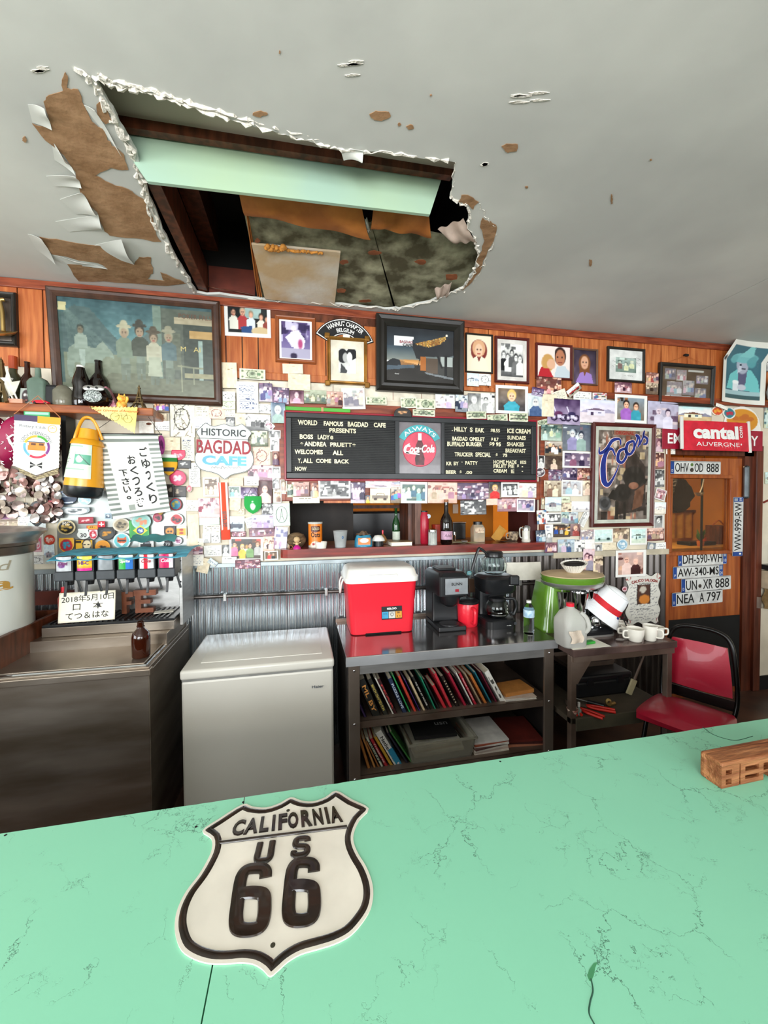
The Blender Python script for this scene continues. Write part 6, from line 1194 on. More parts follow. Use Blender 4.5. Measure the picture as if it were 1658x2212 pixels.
c = Cv(60, 56, 'f2e2dc').ell(.7, .3, .18, .3, '2a1a18').ell(.7, .36, .15, .26, 'b87858').ell(.62, .34, .02, .02, '201412').ell(.76, .34, .02, .02, '201412').rect(.64, .5, .76, .53, '8a4038').poly([(.5, 1), (.6, .65), (.85, .62), (1, .8), (1, 1)], 'c4d0d8').ell(.32, .55, .2, .28, 'c89a58').ell(.42, .58, .13, .16, 'e0b090').poly([(.0, 1), (.1, .7), (.35, .72), (.5, 1)], 'b8202c')
framed('dark red framed photo of a blond girl in red leaning on a man', (1158, 742, 1237, 819), c, M_fmr, .018, .02)
c = Cv(40, 60).grad('3a3040', '5a4a60').noise(.15, 5, 1).ell(.5, .4, .26, .28, '7a4a28').poly([(.3, .4), (.7, .4), (.75, .9), (.25, .9)], '7a4a28').ell(.5, .38, .17, .2, 'dca888').ell(.43, .37, .03, .02, '2a2020').ell(.57, .37, .03, .02, '2a2020').rect(.44, .47, .56, .49, 'a84848').poly([(.1, 1), (.3, .7), (.45, .66), (.5, .8), (.58, .66), (.8, .72), (.9, 1)], 'a080c8')
framed('wooden framed studio portrait of a long-haired girl in lilac', (1237, 752, 1292, 831), c, mt('frame_taupe', '6e5040', .4), .014, .018)
a, w, h = framed('black framed signed photograph with wide white mat', (1313, 750, 1394, 825), P_('g', 36, 30, 15, 'teal'), M_fbl, .02, .02, .06, 'eef0ec')
bm = nb(); r = random.Random(5)
for i in range(16):
    x, y = r.choice([(-.12, 0), (.1, .03), (0, -.085), (.04, -.085)]); x += r.uniform(-.02, .02); y += r.uniform(-.03, .03)*(abs(x) > .06); tube(bm, smoothpts([(x, y, .009), (x+.01, y+.006, .009), (x+.02, y-.004, .009)]), .0006, 3)
ob('signature', bm, M_ink, a)
c = Cv(60, 56, '5c4c3c').noise(.1, 6, 2)
for i, (x0, y0, x1, y1) in enumerate(((.05, .05, .28, .38), (.3, .08, .5, .4), (.1, .42, .42, .8), (.44, .36, .66, .78), (.7, .2, .95, .45), (.68, .55, .92, .95))):
    s = P_('g', 20, 20, i+30, 'fade'); m = (c.X > x0) & (c.X < x1) & (c.Y > y0) & (c.Y < y1); ix = ((c.X[m]-x0)/(x1-x0)*20).astype(int).clip(0, 19); iy = ((c.Y[m]-y0)/(y1-y0)*20).astype(int).clip(0, 19); c.a[m] = s.a[iy, ix]*.8
c.rect(.52, .06, .85, .13, 'b8b8b0').rect(.2, .82, .6, .9, 'b0b8bc').rect(.06, .82, .17, .98, 'd8d4c8')
a, w, h = framed('black framed collage of snapshots hanging from a string by a nail', (1425, 786, 1543, 876), c, M_fbl, .028, .03, tilt=2, nm='collage_frame')
ob('hanging_string', tube(nb(), [(-w*.42, h*.48, .012), (0, h*.72, .0), (w*.42, h*.48, .012)], .0016, 5), M_panel, a); ob('nail', bx(nb(), -.02, h*.70, -.01, .015, h*.75, .008), M_dark, a)
# partial metal relief at the left edge
a, w, h = framed('dark framed brass candle relief cut off by the left edge of the picture', (-70, 626, 33, 744), Cv(20, 30, '4a4038').noise(.2, 5, 1), M_fbl, .03, .03, nm='relief_plaque')
ob('brass_relief', tube(nb(), smoothpts([(w*.28, h*.34, .03), (w*.2, h*.3, .035), (w*.24, h*.1, .035), (w*.25, -h*.25, .035)]), .011, 8), mt('brass'), a, smooth=60); ob('brass_dish', lathe(nb(), [(.0, 0), (.06, .004), (.075, .02), (.07, .022), (0, .01)], 20, T(w*.22, -h*.32, .035) @ RX(-60)), mt('brass'), a, smooth=60)
# poster of the old drinker, curling
c = Cv(64, 90, 'e6e6dc').rect(.1, .1, .9, .93, '3a6a78').noise(.08, 5, 2)
c.poly([(.12, .78), (.2, .55), (.4, .44), (.7, .44), (.85, .6), (.9, .8)], '72c4c4').poly([(.4, .46), (.62, .46), (.58, .7), (.42, .7)], '5a5a78').ell(.5, .38, .14, .14, 'a8b0c0').poly([(.46, .3), (.38, .52), (.5, .46)], 'c4ccd8').ell(.5, .27, .3, .07, '74b8bc').poly([(.36, .26), (.5, .1), (.6, .12), (.68, .26)], '7ec4c4').ell(.28, .3, .08, .06, '64a8ac').ell(.7, .32, .1, .09, '5a9ea4').rect(.44, .36, .49, .39, '2a3a4a').rect(.48, .42, .58, .44, '3a4050').rect(.28, .66, .42, .8, 'dce4e8').ell(.35, .66, .08, .03, 'f0f4f4').ell(.5, .74, .1, .05, 'c4c8d4').rect(.1, .8, .9, .87, 'a0c0c4').rect(.1, .87, .9, .93, '3c5c60').ell(.05, .3, .03, .035, '3a3a3a')
x, z, w, h = span(1553, 748, 1645, 866, -.02); a = thing('drinker_poster', 'curling poster of an old man in a floppy hat at the top right', 'poster', WM(x-.0, z, .028, -2)); printed('print', c, w*1.0, h*1.12, PR, a, None, .001, bend=-.02, fn=lambda P: P+np.stack([P[..., 1]*0+np.where(P[..., 1] > .1, (P[..., 1]-.1)*.25, 0), 0*P[..., 1], np.where(P[..., 1] > .1, (P[..., 1]-.1)*.5, 0)+.022], -1))
# Hannut patch
a = thing('chapter_patch', 'black arched cloth patch with white HANNUT CHAPTER BELGIUM lettering', 'patch', WM(WP(745, 715).x, WP(745, 715).z, .014, -4))
def arcband(rad0, rad1, a0, a1, z0, z1, n=20):
    o = [(math.sin(R(a0+(a1-a0)*i/n))*rad1, math.cos(R(a0+(a1-a0)*i/n))*rad1) for i in range(n+1)]+[(math.sin(R(a1+(a0-a1)*i/n))*rad0, math.cos(R(a1+(a0-a1)*i/n))*rad0) for i in range(n+1)]
    bm = nb(); vs = [[bm.verts.new((x, y, z)) for x, y in o] for z in (z0, z1)]; m = len(o)
    for i in range(m): bm.faces.new((vs[0][i], vs[0][(i+1) % m], vs[1][(i+1) % m], vs[1][i]))
    for i in range(n):
        j = m-1-i; bm.faces.new((vs[1][i], vs[1][i+1], vs[1][j-1], vs[1][j]))
    return bm
ra = .165
for nm, r_0, r_1, aa, z0, z1, mm in (('patch_edge', ra-.055, ra+.055, 66, 0, .002, M_dark), ('patch_border', ra-.05, ra+.05, 64, 0, .0026, M_wht), ('patch_cloth', ra-.045, ra+.045, 62, 0, .0032, M_ink)): ob(nm, arcband(r_0, r_1, -aa, aa, z0, z1), mm, a, M=T(0, -ra+.02, 0))
for s, w_, h_, y in (('HANNUT CHAPTER', .26, .032, .02), ('BELGIUM', .12, .028, -.022)): ob('patch_lettering', tmesh(s, w_, h_, .0036, 0, 0, bold=.02, arch=ra+y), M_wht, a, M=T(0, y+.02, 0))
# ================= menu board =================
mb = thing('menu_board', 'long black framed letter board menu with a cola panel above the serving hatch', 'menu board'); YM = -.05
def mw(px, py, Y=YM-.001): p = WP(px, py, Y); return p.x, p.z
mx0, mz1 = mw(617, 890); mx1, mz0 = mw(1157, 1037)
def wb(nm, x0, z0, x1, z1, y0, y1, m, par, bev=0): return ob(nm, bx(nb(), x0, -y1, z0, x1, -y0, z1, bev=bev), m, par)
wb('back_case', mx0, mz0, mx1, mz1, .018, .035, M_dark, mb)
for a_ in ((mx0, mz1-.035, mx1, mz1), (mx0, mz0, mx1, mz0+.04), (mx0, mz0+.04, mx0+.035, mz1-.035), (mx1-.04, mz0+.04, mx1, mz1-.035)): wb('frame_bar', *a_, .018, .058, mt('frame_charcoal', '303234', .35, .2), mb, .004)
xs = [mw(p, 970)[0] for p in (853, 862, 953, 960)]
for i in (0, 2): wb('divider', xs[i], mz0+.03, xs[i+1], mz1-.03, .03, .055, mt('frame_charcoal'), mb, .003)
for nm, a_ in (('red_trim', (mx0-.012, mz1, mx1+.012, mz1+.014)), ('red_trim', (mx0-.012, mz0-.014, mx1+.012, mz0)), ('red_trim', (mx0-.014, mz0-.01, mx0, mz1+.01)), ('red_trim', (mx1, mz0-.01, mx1+.014, mz1+.01))): wb(nm, *a_, .018, .05, mt('trim_red', 'a01c30', .3), mb, .004)
for x0, x1 in ((mx0+.035, xs[0]), (xs[3], mx1-.04)):
    bm = nb(); z = mz0+.042
    while z < mz1-.04: bx(bm, x0, -.0445, z, x1, -.034, z+.008); z += .0118
    ob('letter_track', bm, mt('felt_black', '2b2c2c', .7), mb, kind='stuff')
M_let = mt('cream_letter', 'f4ecc8', .4)
def words(L, par=mb, m=M_let, Y=YM, nm='letters', bold=.035):
    for grp_ in L:
        for (s, x0, x1, y0, y1) in grp_:
            bm = nb(); ax, az = mw(x0, (y0+y1)/2); bx_, bz_ = mw(x1, (y0+y1)/2); h = mw((x0+x1)/2, y0)[1]-mw((x0+x1)/2, y1)[1]
            me = tmesh(s, bx_-ax, h, 0, (ax+bx_)/2, (az+bz_)/2, bold=bold); bm.from_mesh(me)
            me = bpy.data.meshes.new(nm); bmesh.ops.transform(bm, matrix=T(0, Y+.004, 0) @ Matrix(((1, 0, 0, 0), (0, 0, -1, 0), (0, 1, 0, 0), (0, 0, 0, 1))), verts=bm.verts[:]); bm.to_mesh(me); bm.free(); ob(nm, me, m, par)
words([[('WORLD', 643, 685, 907, 918), ('FAMOUS', 699, 741, 910, 920), ('BAGDAD', 751, 795, 911, 922), ('CAFE', 807, 833, 913, 923)], [('PRESENTS', 711, 769, 925, 935)], [('BOSS', 647, 676, 938, 948), ('LADY', 686, 712, 939, 949), ('@', 713, 720, 941, 949)], [('*', 648, 655, 955, 962), ('ANDREA', 657, 705, 954, 964), ('PRUETT', 713, 760, 956, 965), ('*', 761, 768, 958, 965)], [('WELCOMES', 636, 697, 971, 981), ('ALL', 718, 741, 973, 983)], [('Y', 643, 649, 990, 1000), (',', 650, 652, 997, 1001), ('ALL', 654, 675, 990, 1000), ('COME', 682, 715, 991, 1000), ('BACK', 722, 754, 992, 1001)], [('NOW', 637, 662, 1008, 1017)],
 [('.', 976, 978, 929, 931), ('HILLY', 981, 1009, 922, 932), ('S', 1015, 1021, 923, 933), ('EAK', 1027, 1046, 924, 934), ('$8.55', 1060, 1080, 926, 935), ('ICE CREAM', 1096, 1146, 926, 936)], [('BAGDAD', 977, 1010, 943, 952), ('OMELET', 1014, 1047, 944, 953), ('$ 8.7', 1061, 1077, 945, 954), ('SUNDAES', 1096, 1136, 941, 950)], [('BUFFALO', 966, 1004, 954, 964), ('BURGER', 1007, 1041, 955, 964), ('$9 95', 1057, 1082, 955, 965), ('SHAKES', 1095, 1132, 955, 964)], [('BREAKFAST', 1092, 1136, 969, 978)], [('TRUCKER', 982, 1022, 977, 986), ('SPECIAL', 1027, 1060, 977, 987), ('$', 1071, 1075, 979, 987), ('75', 1086, 1096, 980, 987)],
 [('KR', 964, 976, 997, 1005), ('BY', 980, 991, 997, 1005), ('.', 997, 999, 997, 999), ('PATTY', 1005, 1032, 996, 1004), ('HOME MADE', 1066, 1116, 994, 1002), ('IES', 1124, 1137, 995, 1002)], [('FRUIT PIE', 1066, 1111, 1003, 1011), ('$', 1117, 1121, 1003, 1011), ('-', 1127, 1130, 1007, 1009)], [('BEER', 963, 986, 1016, 1024), ('$', 993, 997, 1016, 1024), ('.00', 1005, 1020, 1017, 1024), ('CREAM', 1066, 1095, 1013, 1021), ('IE', 1104, 1111, 1014, 1022), ('-', 1127, 1130, 1017, 1019)]])
# cola panel
cx_, cz_ = mw(907, 970); cp = thing('cola_panel', None, None, WM(cx_, cz_, .036), par=mb); rc_ = (mw(944, 970)[0]-mw(871, 970)[0])/2
ob('panel_sheet', bx(nb(), xs[1]-cx_, mz0+.04-cz_, 0, xs[2]-cx_, mz1-.035-cz_, .002), mt('panel_grey', '7e787c', .25, coat=.3), cp)
ob('red_disc', lathe(nb(), [(rc_, .002), (rc_*.97, .006), (0, .006)], 40), mt('disc_red', 'dc4a62', .3), cp); ob('teal_arc', arcband(rc_*1.0, rc_*1.38, -62, 62, .003, .006), mt('arc_teal', '46b4bc', .35), cp)
ob('panel_lettering', tmesh('ALWAYS', rc_*2.1, rc_*.24, .0064, 0, rc_*0, bold=.01, arch=rc_*1.18), M_wht, cp, M=T(0, rc_*1.18, 0))
bm = nb(); prism(bm, [(-.26, -.95), (.26, -.95), (.3, -.55), (.2, -.2), (.28, .1), (.13, .5), (.1, .62), (.1, .95), (-.1, .95), (-.1, .62), (-.13, .5), (-.28, .1), (-.2, -.2), (-.3, -.55)], .006, .0075, Matrix.Diagonal((rc_*.95, rc_*.95, 1, 1))); ob('printed_bottle', bm, mt('cola_bottle_brown', '6a3238', .3, nz=(30, .3)), cp)
ob('bottle_neck_white', bx(nb(), -.1*rc_, .5*rc_, .0076, .1*rc_, .9*rc_, .0082), M_wht, cp)
ob('script_lettering', tmesh('Coca·Cola', rc_*1.75, rc_*.46, .0088, 0, rc_*.02, bold=.035, shear=.35, rot=2), M_wht, cp)
bm = nb(); ribbon(bm, [(-.62*rc_, -.26*rc_), (-.88*rc_, -.16*rc_), (-.84*rc_, .1*rc_), (-.6*rc_, .3*rc_)], [.008, .014, .016, .006], .009); ribbon(bm, [(-.84*rc_, -.2*rc_), (-.3*rc_, -.26*rc_), (.0*rc_, -.32*rc_)], [.012, .012, .004], .009); ob('script_swash', bm, M_wht, cp)
# green strip on top of the menu
t = thing('green_paper_strip', 'long bright green strip resting on top of the menu board at its left', 'strip'); q = mw(687, 882); ob('strip', bx(nb(), mw(616, 880)[0], -.045, mz1+.015, mw(757, 888)[0], -.025, mz1+.04, bev=.003), mt('strip_green', '52a838', .5, nz=(8, .1)), t); ob('tape', bx(nb(), q[0]+.02, -.047, mz1+.012, q[0]+.035, -.024, mz1+.042), mt('tape_tan', 'c8a070', .6), t)
# ================= shield sign =================
so = [(443, 913), (452, 918), (462, 920), (473, 918), (484, 915), (495, 919), (506, 920), (515, 918), (523, 915), (534, 925), (544, 935), (538, 944), (536, 953), (539, 968), (546, 981), (548, 996), (543, 1010), (531, 1019), (514, 1023), (498, 1027), (485, 1036), (472, 1026), (455, 1020), (437, 1016), (426, 1008), (420, 994), (422, 981), (430, 967), (432, 953), (429, 943), (423, 932), (433, 922)]
sx0_, sz0_ = mw(484, 970, -.03); ss = thing('cafe_shield_sign', 'white shield sign lettered HISTORIC BAGDAD CAFE left of the menu board', 'sign', WM(sx0_, sz0_, .03))
SO = [(p.x, p.y) for p in smoothpts([(mw(a, b, -.032)[0]-sx0_, mw(a, b, -.032)[1]-sz0_, 0) for a, b in so], 2, True)]
ob('plate', prism(nb(), SO, 0, .003), mt('sign_pale', 'dde2de', .35), ss)
bm = nb(); tube(bm, [Vector((a*.985, b*.985, .0032)) for a, b in SO], .0014, 5, closed=True); tube(bm, [(-.160, .066, .003), (.165, .062, .003)], .0016, 5); ob('border_line', bm, M_ink, ss)
join_text(ss, [('HISTORIC', .0, .105, .27, .045, dict(bold=.012, rot=-1))], .0042, mt('ink_grey', '33383c', .5)); text(ss, 'BAGDAD', .0, .012, .33, .088, .0042, mt('ink_red', 'a02634', .5), bold=.02, rot=-1); text(ss, 'CAFE', .002, -.075, .27, .062, .0042, mt('ink_sky', '72c0de', .5), bold=.045, rot=-1)
bm = nb(); r = random.Random(3)
for i in range(9): x = -.08+.02*i; tube(bm, smoothpts([(x, -.122+r.uniform(-.006, .006), .004), (x+.008, -.115+r.uniform(-.006, .006), .004), (x+.02, -.125, .004)]), .001, 4)
ob('signature', bm, mt('ink_grey'), ss)
# ================= beer mirror =================
c = Cv(90, 150, '6a5e56').clutter(150, ['3a3430', 'b8a898', '8a7468', 'd8ccc0', '241e1c', '9a5a44', 'c8b088'], 4, 0, 1, .1).noise(.2, 12, 2)
c.poly([(.55, .3), (.75, .25), (.95, .4), (.98, .9), (.4, .95), (.35, .8), (.55, .7)], '2c201c').ell(.72, .52, .22, .12, '1a1412').ell(.5, .7, .16, .1, '1c1614').ell(.72, .62, .1, .04, '8a5a44').poly([(.3, .66), (.2, .76), (.34, .78), (.5, .72)], '141010').rect(.36, .8, .42, 1, '18120f').rect(.52, .8, .58, 1, '18120f').poly([(.85, .5), (1, .55), (.96, .6), (.84, .57)], '120e0c').ell(.15, .82, .12, .08, '4a4a4c').ell(.15, .82, .08, .05, '2a2a2c').poly([(.75, .68), (.95, .6), (.9, .85), (.7, .9)], '7a4a30', .7).noise(.15, 20, 4)
a, w, h = framed('maroon framed beer advertisement mirror with navy script between the photo collages', (1279, 914, 1414, 1138), c, M_fmr, .03, .03, .03, 'cfd2c4', tilt=1, nm='beer_mirror', cat='mirror', glass=True)
ob('red_label', bx(nb(), -.095, h*.385, .011, .105, h*.43, .013), mt('label_tan', '9a6a54', .4), a); text(a, 'ORIGINAL', .005, h*.407, .17, .028, .0135, mt('ink_brick', 'a01818', .4), bold=.02, name='mirror_lettering')
S_ = w/.54
def script(z, m, gw, nm):
    bm = nb(); rb = lambda P, W_: ribbon(bm, [(x*S_, y*S_) for x, y in P], [q*gw*S_+gw*0 for q in W_], z, 8)
    rb([(-.075, .155), (-.10, .20), (-.135, .195), (-.165, .14), (-.175, .06), (-.165, -.03), (-.135, -.06), (-.10, -.03), (-.06, .04), (-.04, .09)], [.012, .02, .026, .034, .046, .044, .032, .02, .012, .006])
    rb([(-.21, .215), (-.205, .17), (-.15, .20), (-.10, .265), (-.04, .275), (-.03, .235)], [.004, .022, .026, .026, .016, .012])
    for cx0, cy0, s in ((-.01, .155, 1), (.058, .215, .95)): rb([(cx0+.012*s, cy0+.052*s), (cx0-.03*s, cy0+.03*s), (cx0-.04*s, cy0-.03*s), (cx0-.005*s, cy0-.05*s), (cx0+.03*s, cy0-.005*s), (cx0+.028*s, cy0+.045*s), (cx0+.008*s, cy0+.052*s)], [.018, .024, .03, .02, .022, .018, .018])
    rb([(.095, .225), (.115, .285), (.10, .31), (.125, .30), (.135, .265), (.12, .22)], [.01, .018, .012, .018, .016, .012]); rb([(.135, .235), (.165, .30), (.175, .345), (.165, .31), (.20, .285), (.195, .25), (.165, .245)], [.01, .016, .008, .014, .022, .018, .01])
    o = ob(nm, bm, m, a); o.matrix_local = T(.0, -.012, 0)
script(.0135, mt('script_red_edge', 'c8483c', .4), 1.5, 'script_outline_red'); script(.0139, M_wht, 1.28, 'script_outline_white'); script(.0143, mt('script_navy', '1c2f86', .3), 1., 'script_lettering')
# ================= signs over the door =================
x, z, w, h = span(1431, 927, 1648, 972, -.04); a = thing('employees_sign', 'dark red EMPLOYEES ONLY sign mostly hidden behind the red banner over the door', 'sign', WM(x, z, .03))
ob('sign_plate', bx(nb(), -w/2, -h/2, 0, w/2, h/2, .006, bev=.0028), mt('sign_crimson', 'a81c38', .4), a); text(a, 'EMPLOYEES ONLY', 0, 0, w*.9, h*.5, .0064, M_wht, bold=.02)
x, z, w, h = span(1475, 910, 1621, 974, -.09); a = thing('cantal_banner', 'bright red banner with bold white cantal and AUVERGNE lettering over the door', 'banner', WM(x, z, .075, 0) @ RX(-4))
ob('banner_cloth', sheet(nb(), lambda u, v: (-w/2+w*u, h/2-h*v, .012*math.sin(u*3.1)), 16, 4, .002), mt('banner_red', 'e0263c', .45), a, smooth=60)
for sx in (-1, 1): ob('end_rod', bx(nb(), sx*w/2-.012, -h/2-.01, -.006, sx*w/2+.012, h/2+.015, .01, bev=.004, M=RZ(-3 if sx < 0 else 0)), M_white, a)
text(a, 'cantal', -.015, .03, w*.67, h*.46, .0155, M_wht, bold=.05); text(a, 'AUVERGNE', -.0, -h*.285, w*.64, h*.14, .0155, M_wht); text(a, 'com', w*.355, h*.16, h*.4, .03, .0155, M_wht, bold=.02, rot=90); text(a, '.', w*.345, -h*.27, .014, .016, .0155, M_wht)
ob('splash_dots', join_text(None, [('. , . . , .', .12, -h*.4, .16, .012)], .0156, mt('pinkish', 'f0a0a8', .5)).data, mt('pinkish'), a); bpy.data.objects.remove([o for o in bpy.data.objects if o.name.startswith('lettering') and o.parent is None][0])
# ================= number plates on the door =================
def plate(lab, box, s, kind, rot=0, right=False, Y=-.004, seg=None, vertical=False):
    if vertical: x, z, h, w = span(*box, Y=Y); 
    else: x, z, w, h = span(*box, Y=Y)
    a = thing('number_plate', lab, 'number plate', WM(x, z, -.006 if Y > -.01 else .006, rot), 'car number plates on the door')
    ob('plate', prism(nb(), rrect(w, h, .008, 3), 0, .002), mt('plate_white', 'dfe0dc', .35), a); ob('plate_rim', bx(nb(), -w/2+.004, h/2-.006, .002, w/2-.004, h/2-.003, .003), M_ink, a)
    ob('country_band', bx(nb(), -w/2+.001, -h/2+.003, .002, -w/2+.038, h/2-.003, .0028), mt('band_blue', '1f4a96', .4), a); text(a, kind, -w/2+.02, -h*.24, .014, .022, .0032, M_wht, name='country_letter')
    k = .036 if right else .0
    if right: ob('region_band', bx(nb(), w/2-.040, -h/2+.003, .002, w/2-.002, h/2-.003, .0028), mt('band_blue'), a); text(a, right, w/2-.02, -h*.22, .024, .026, .0032, M_wht, name='region_number'); ob('region_logo', bx(nb(), w/2-.032, .008, .0028, w/2-.01, h*.4, .0032), mt('logo_grey', 'a8b4c0', .5), a)
    x0, x1 = -w/2+.048, w/2-.012-k
    for (tx, f0, f1) in seg or [(s, 0, 1)]: text(a, tx, x0+(x1-x0)*(f0+f1)/2, 0, (x1-x0)*(f1-f0), h*.68, .0024, M_ink, bold=.004, ext=.0012, name='embossed_characters')
    return a, w, h, x0, x1
a, w, h, x0, x1 = plate('top German number plate OHV OD 888 above the door window', (1449, 996, 1558, 1024), '', 'D', 0, seg=[('OHV', 0, .30), ('OD', .43, .62), ('888', .70, .98)])
ob('seal_green', cyl(nb(), .014, .002, .0034, T(x0+(x1-x0)*.37, .024, 0)), mt('seal_olive', '5a7a3a', .5), a); ob('seal_silver', cyl(nb(), .018, .002, .0034, T(x0+(x1-x0)*.37, -.02, 0)), M_galvd, a)
plate('vertical number plate WW-999-RW beside the door window', (1580, 1074, 1602, 1201), 'WW-999-RW', 'I', 90, '59', vertical=True, Y=.012)
plate('French number plate DH-590-WH, first of the four below the door window', (1466, 1192, 1571, 1221), 'DH-590-WH', 'F', .5, '10')
plate('French number plate AW-340-MS, second below the door window', (1455, 1222, 1563, 1248), 'AW-340-MS', 'F', .5, '24')
a, w, h, x0, x1 = plate('German number plate UN XR 888, third below the door window', (1473, 1247, 1580, 1277), '', 'D', 1, seg=[('UN', 0, .24), ('XR', .38, .6), ('888', .66, .98)]); ob('seal_silver', cyl(nb(), .016, .002, .0034, T(x0+(x1-x0)*.31, -.012, 0)), M_galvd, a)
plate('German number plate NEA A 797, lowest on the door', (1453, 1277, 1562, 1306), '', 'D', 1, seg=[('NEA', 0, .38), ('A', .5, .6), ('797', .66, .98)])
# saloon poster
c = Cv(48, 60, 'e2e0d6').noise(.05, 5, 1).scrib(14, '6a6a70', 3, .06, .95, .16, .95, .008).rect(.3, .2, .66, .6, '4a2c20').ell(.5, .5, .16, .1, 'd08030').ell(.45, .3, .1, .07, 'c8c0b0').rect(.28, .19, .3, .61, '1c1a18').rect(.66, .19, .68, .61, '1c1a18')
for q in ((.04, .04), (.96, .04), (.04, .96), (.96, .96)): c.ring(*q, .05, .05, .2, 'a02c30')
x, z, w, h = span(1355, 1242, 1425, 1346, -.03); a = thing('saloon_poster', 'wrinkled white saloon poster with a small picture left of the door', 'poster', WM(x, z, .022, 0)); printed('print', c, w, h, PM, a, None, .001, 'wave', bend=.012)
text(a, 'CALICO SALOON', -.0, h*.395, w*.8, h*.06, .014, mt('ink_brick'), bold=.03, arch=.5); text(a, 'TONIGHT', 0, h*.33, w*.35, h*.03, .014, M_ink); text(a, 'Les 3 Gones', -.02, -h*.2, w*.4, h*.035, .014, M_ink)
# ================= left wall shelf and what is on it =================
ls = thing('wooden_wall_shelf', 'orange-brown wooden wall shelf of bottles at the left', 'shelf'); Zw = 2.245
ob('shelf_board', bx(nb(), -2.5, -.205, Zw-.045, WP(331, 897, -.2).x, -.012, Zw, bev=.006), mt('shelf_pine', 'b0622e', .4, nz=(4, .2), col2='7a3c1a', stretch=(1.2, 8, 8), coat=.2), ls); ob('bracket', bx(nb(), WP(150, 930, -.06).x-.012, -.12, Zw-.42, WP(150, 930, -.06).x+.012, -.02, Zw-.045), M_dark, ls)
def wx(px, Y=-.13): return WP(px, 866, Y).x
def wine2(r, h): return wine(r, h)
bottle('brown_bottle', 'brown beer bottle standing second from the left on the wall shelf', wx(61, -.07), -.07, Zw, wine(.038, .265), M_brn)
bottle('round_flask_bottle', 'round green-brown bottle with an orange capsule on the wall shelf', wx(28, -.08), -.07, Zw, [(0, 0), (.05, 0), (.062, .06), (.062, .12), (.05, .16), (.02, .2), (.018, .285), (0, .285)], mt('olive_glass', '4a4a34', .1, trans=.3, coat=.4), cap=(.021, .22, .292, mt('capsule_orange', 'a8421c', .35)))
t = thing('square_bottle', 'square grey-green glass bottle on the wall shelf', 'bottle', T(wx(84, -.13), -.13, Zw)); ob('bottle_glass', loft(nb(), [(rrect(.085, .06, .015), 0), (rrect(.095, .065, .015), .13), (rrect(.08, .055, .02), .15), (rrect(.03, .03, .014), .165), (rrect(.026, .026, .012), .215)]), mt('sea_glass', '7c9484', .12, trans=.35, coat=.4), t, smooth=45)
t = thing('black_flat_box', 'black flat flask right of the square bottle', 'flask', T(wx(109, -.12), -.12, Zw)); ob('flask_body', bx(nb(), -.035, -.03, 0, .045, .03, .125, bev=.015), M_bk, t)
t = thing('skull_card', 'grey card with a dark skull face in front of the brown bottle', 'card', T(wx(54, -.17), -.16, Zw) @ RX(-8)); c = Cv(20, 26, 'b4bcb4').ell(.5, .5, .34, .4, '3a2c30').ell(.38, .42, .1, .09, 'd8d8d0').ell(.62, .42, .1, .09, 'd8d8d0').ell(.5, .75, .08, .04, 'c87a70'); printed('card', c, .065, .095, PR, t, T(0, 0, .048) @ WF, .002)
t = thing('ornament_spoons', 'white plastic spoons and feather ornament leaning at the left of the wall shelf', 'ornament', T(wx(32, -.17), -.17, Zw)); [ob('spoon', tube(nb(), [(a_, 0, 0), (a_-.04, 0, .12), (a_-.045, .0, .14)], [.004, .005, .02], 8, flat=.5), M_white, t, smooth=60) for a_ in (.0, .02)]; ob('feather', prism(nb(), [(-.06, .03), (-.03, .2), (-.01, .12), (.03, .13), (.0, .05)], 0, .003, WF), mt('feather_white', 'dcd8c8', .7), t)
t = thing('pink_card_box', 'small pink card box at the front of the wall shelf', 'box', T(wx(31, -.19), -.19, Zw)); ob('box_body', bx(nb(), -.04, -.012, 0, .045, .01, .022), mt('pink_card', 'd89a80', .6), t)
t = thing('toy_car', 'tiny red toy convertible on the front edge of the wall shelf', 'toy car', T(wx(89, -.19), -.19, Zw)); ob('car_body', loft(nb(), [(rrect(.08, .03, .01), .004), (rrect(.082, .032, .01), .012), (rrect(.05, .026, .01), .02)]), M_red, t, smooth=50); [ob('wheel', cyl(nb(), .006, -.016, .016, T(x_, 0, .006) @ RX(90), 12), M_dark, t) for x_ in (-.024, .026)]
def eiffel(lab, x, y, h):
    t = thing('tower_figurine', lab, 'figurine', T(x, y, Zw)); m = mt('tower_bronze', '6e5a38', .4, .6); bm = nb(); w = h*.22
    for sx, sy in ((-1, -1), (1, -1), (1, 1), (-1, 1)): tube(bm, smoothpts([(sx*w, sy*w, 0), (sx*w*.45, sy*w*.45, h*.3), (sx*w*.15, sy*w*.15, h*.65), (0, 0, h*.97)]), [h*.045]*6+[h*.035]*6+[h*.03]*6+[h*.01], 4)
    ob('tower_legs', bm, m, t); [ob('platform', bx(nb(), -w*s-.004, -w*s-.004, h*z, w*s+.004, w*s+.004, h*z+h*.03), m, t) for s, z in ((.62, .22), (.32, .45), (.1, .85))]; ob('spire', cyl(nb(), .002, h*.9, h), m, t)
eiffel('small bronze tower figurine at the right end of the wall shelf', wx(301, -.15), -.15, .145); eiffel('silver-brown tower figurine at the left edge of the wall shelf', wx(5, -.15), -.15, .26)
t = thing('feather_card', 'black card printed with a white feathered head leaning behind the clear jar', 'card', T(wx(140, -.06), -.06, Zw) @ RX(-10)); c = Cv(30, 44, '17171a').ell(.3, .3, .14, .1, 'e8e4dc').ell(.3, .3, .07, .05, '2a2a2a'); [c.line(.4, .3, .9, .2+.1*k, .04, 'e4e0d4') for k in range(6)]; c.line(.2, .4, .5, .42, .03, 'e4e0d4'); printed('card', c, .13, .2, PR, t, T(0, 0, .1) @ WF @ RZ(-8), .003)
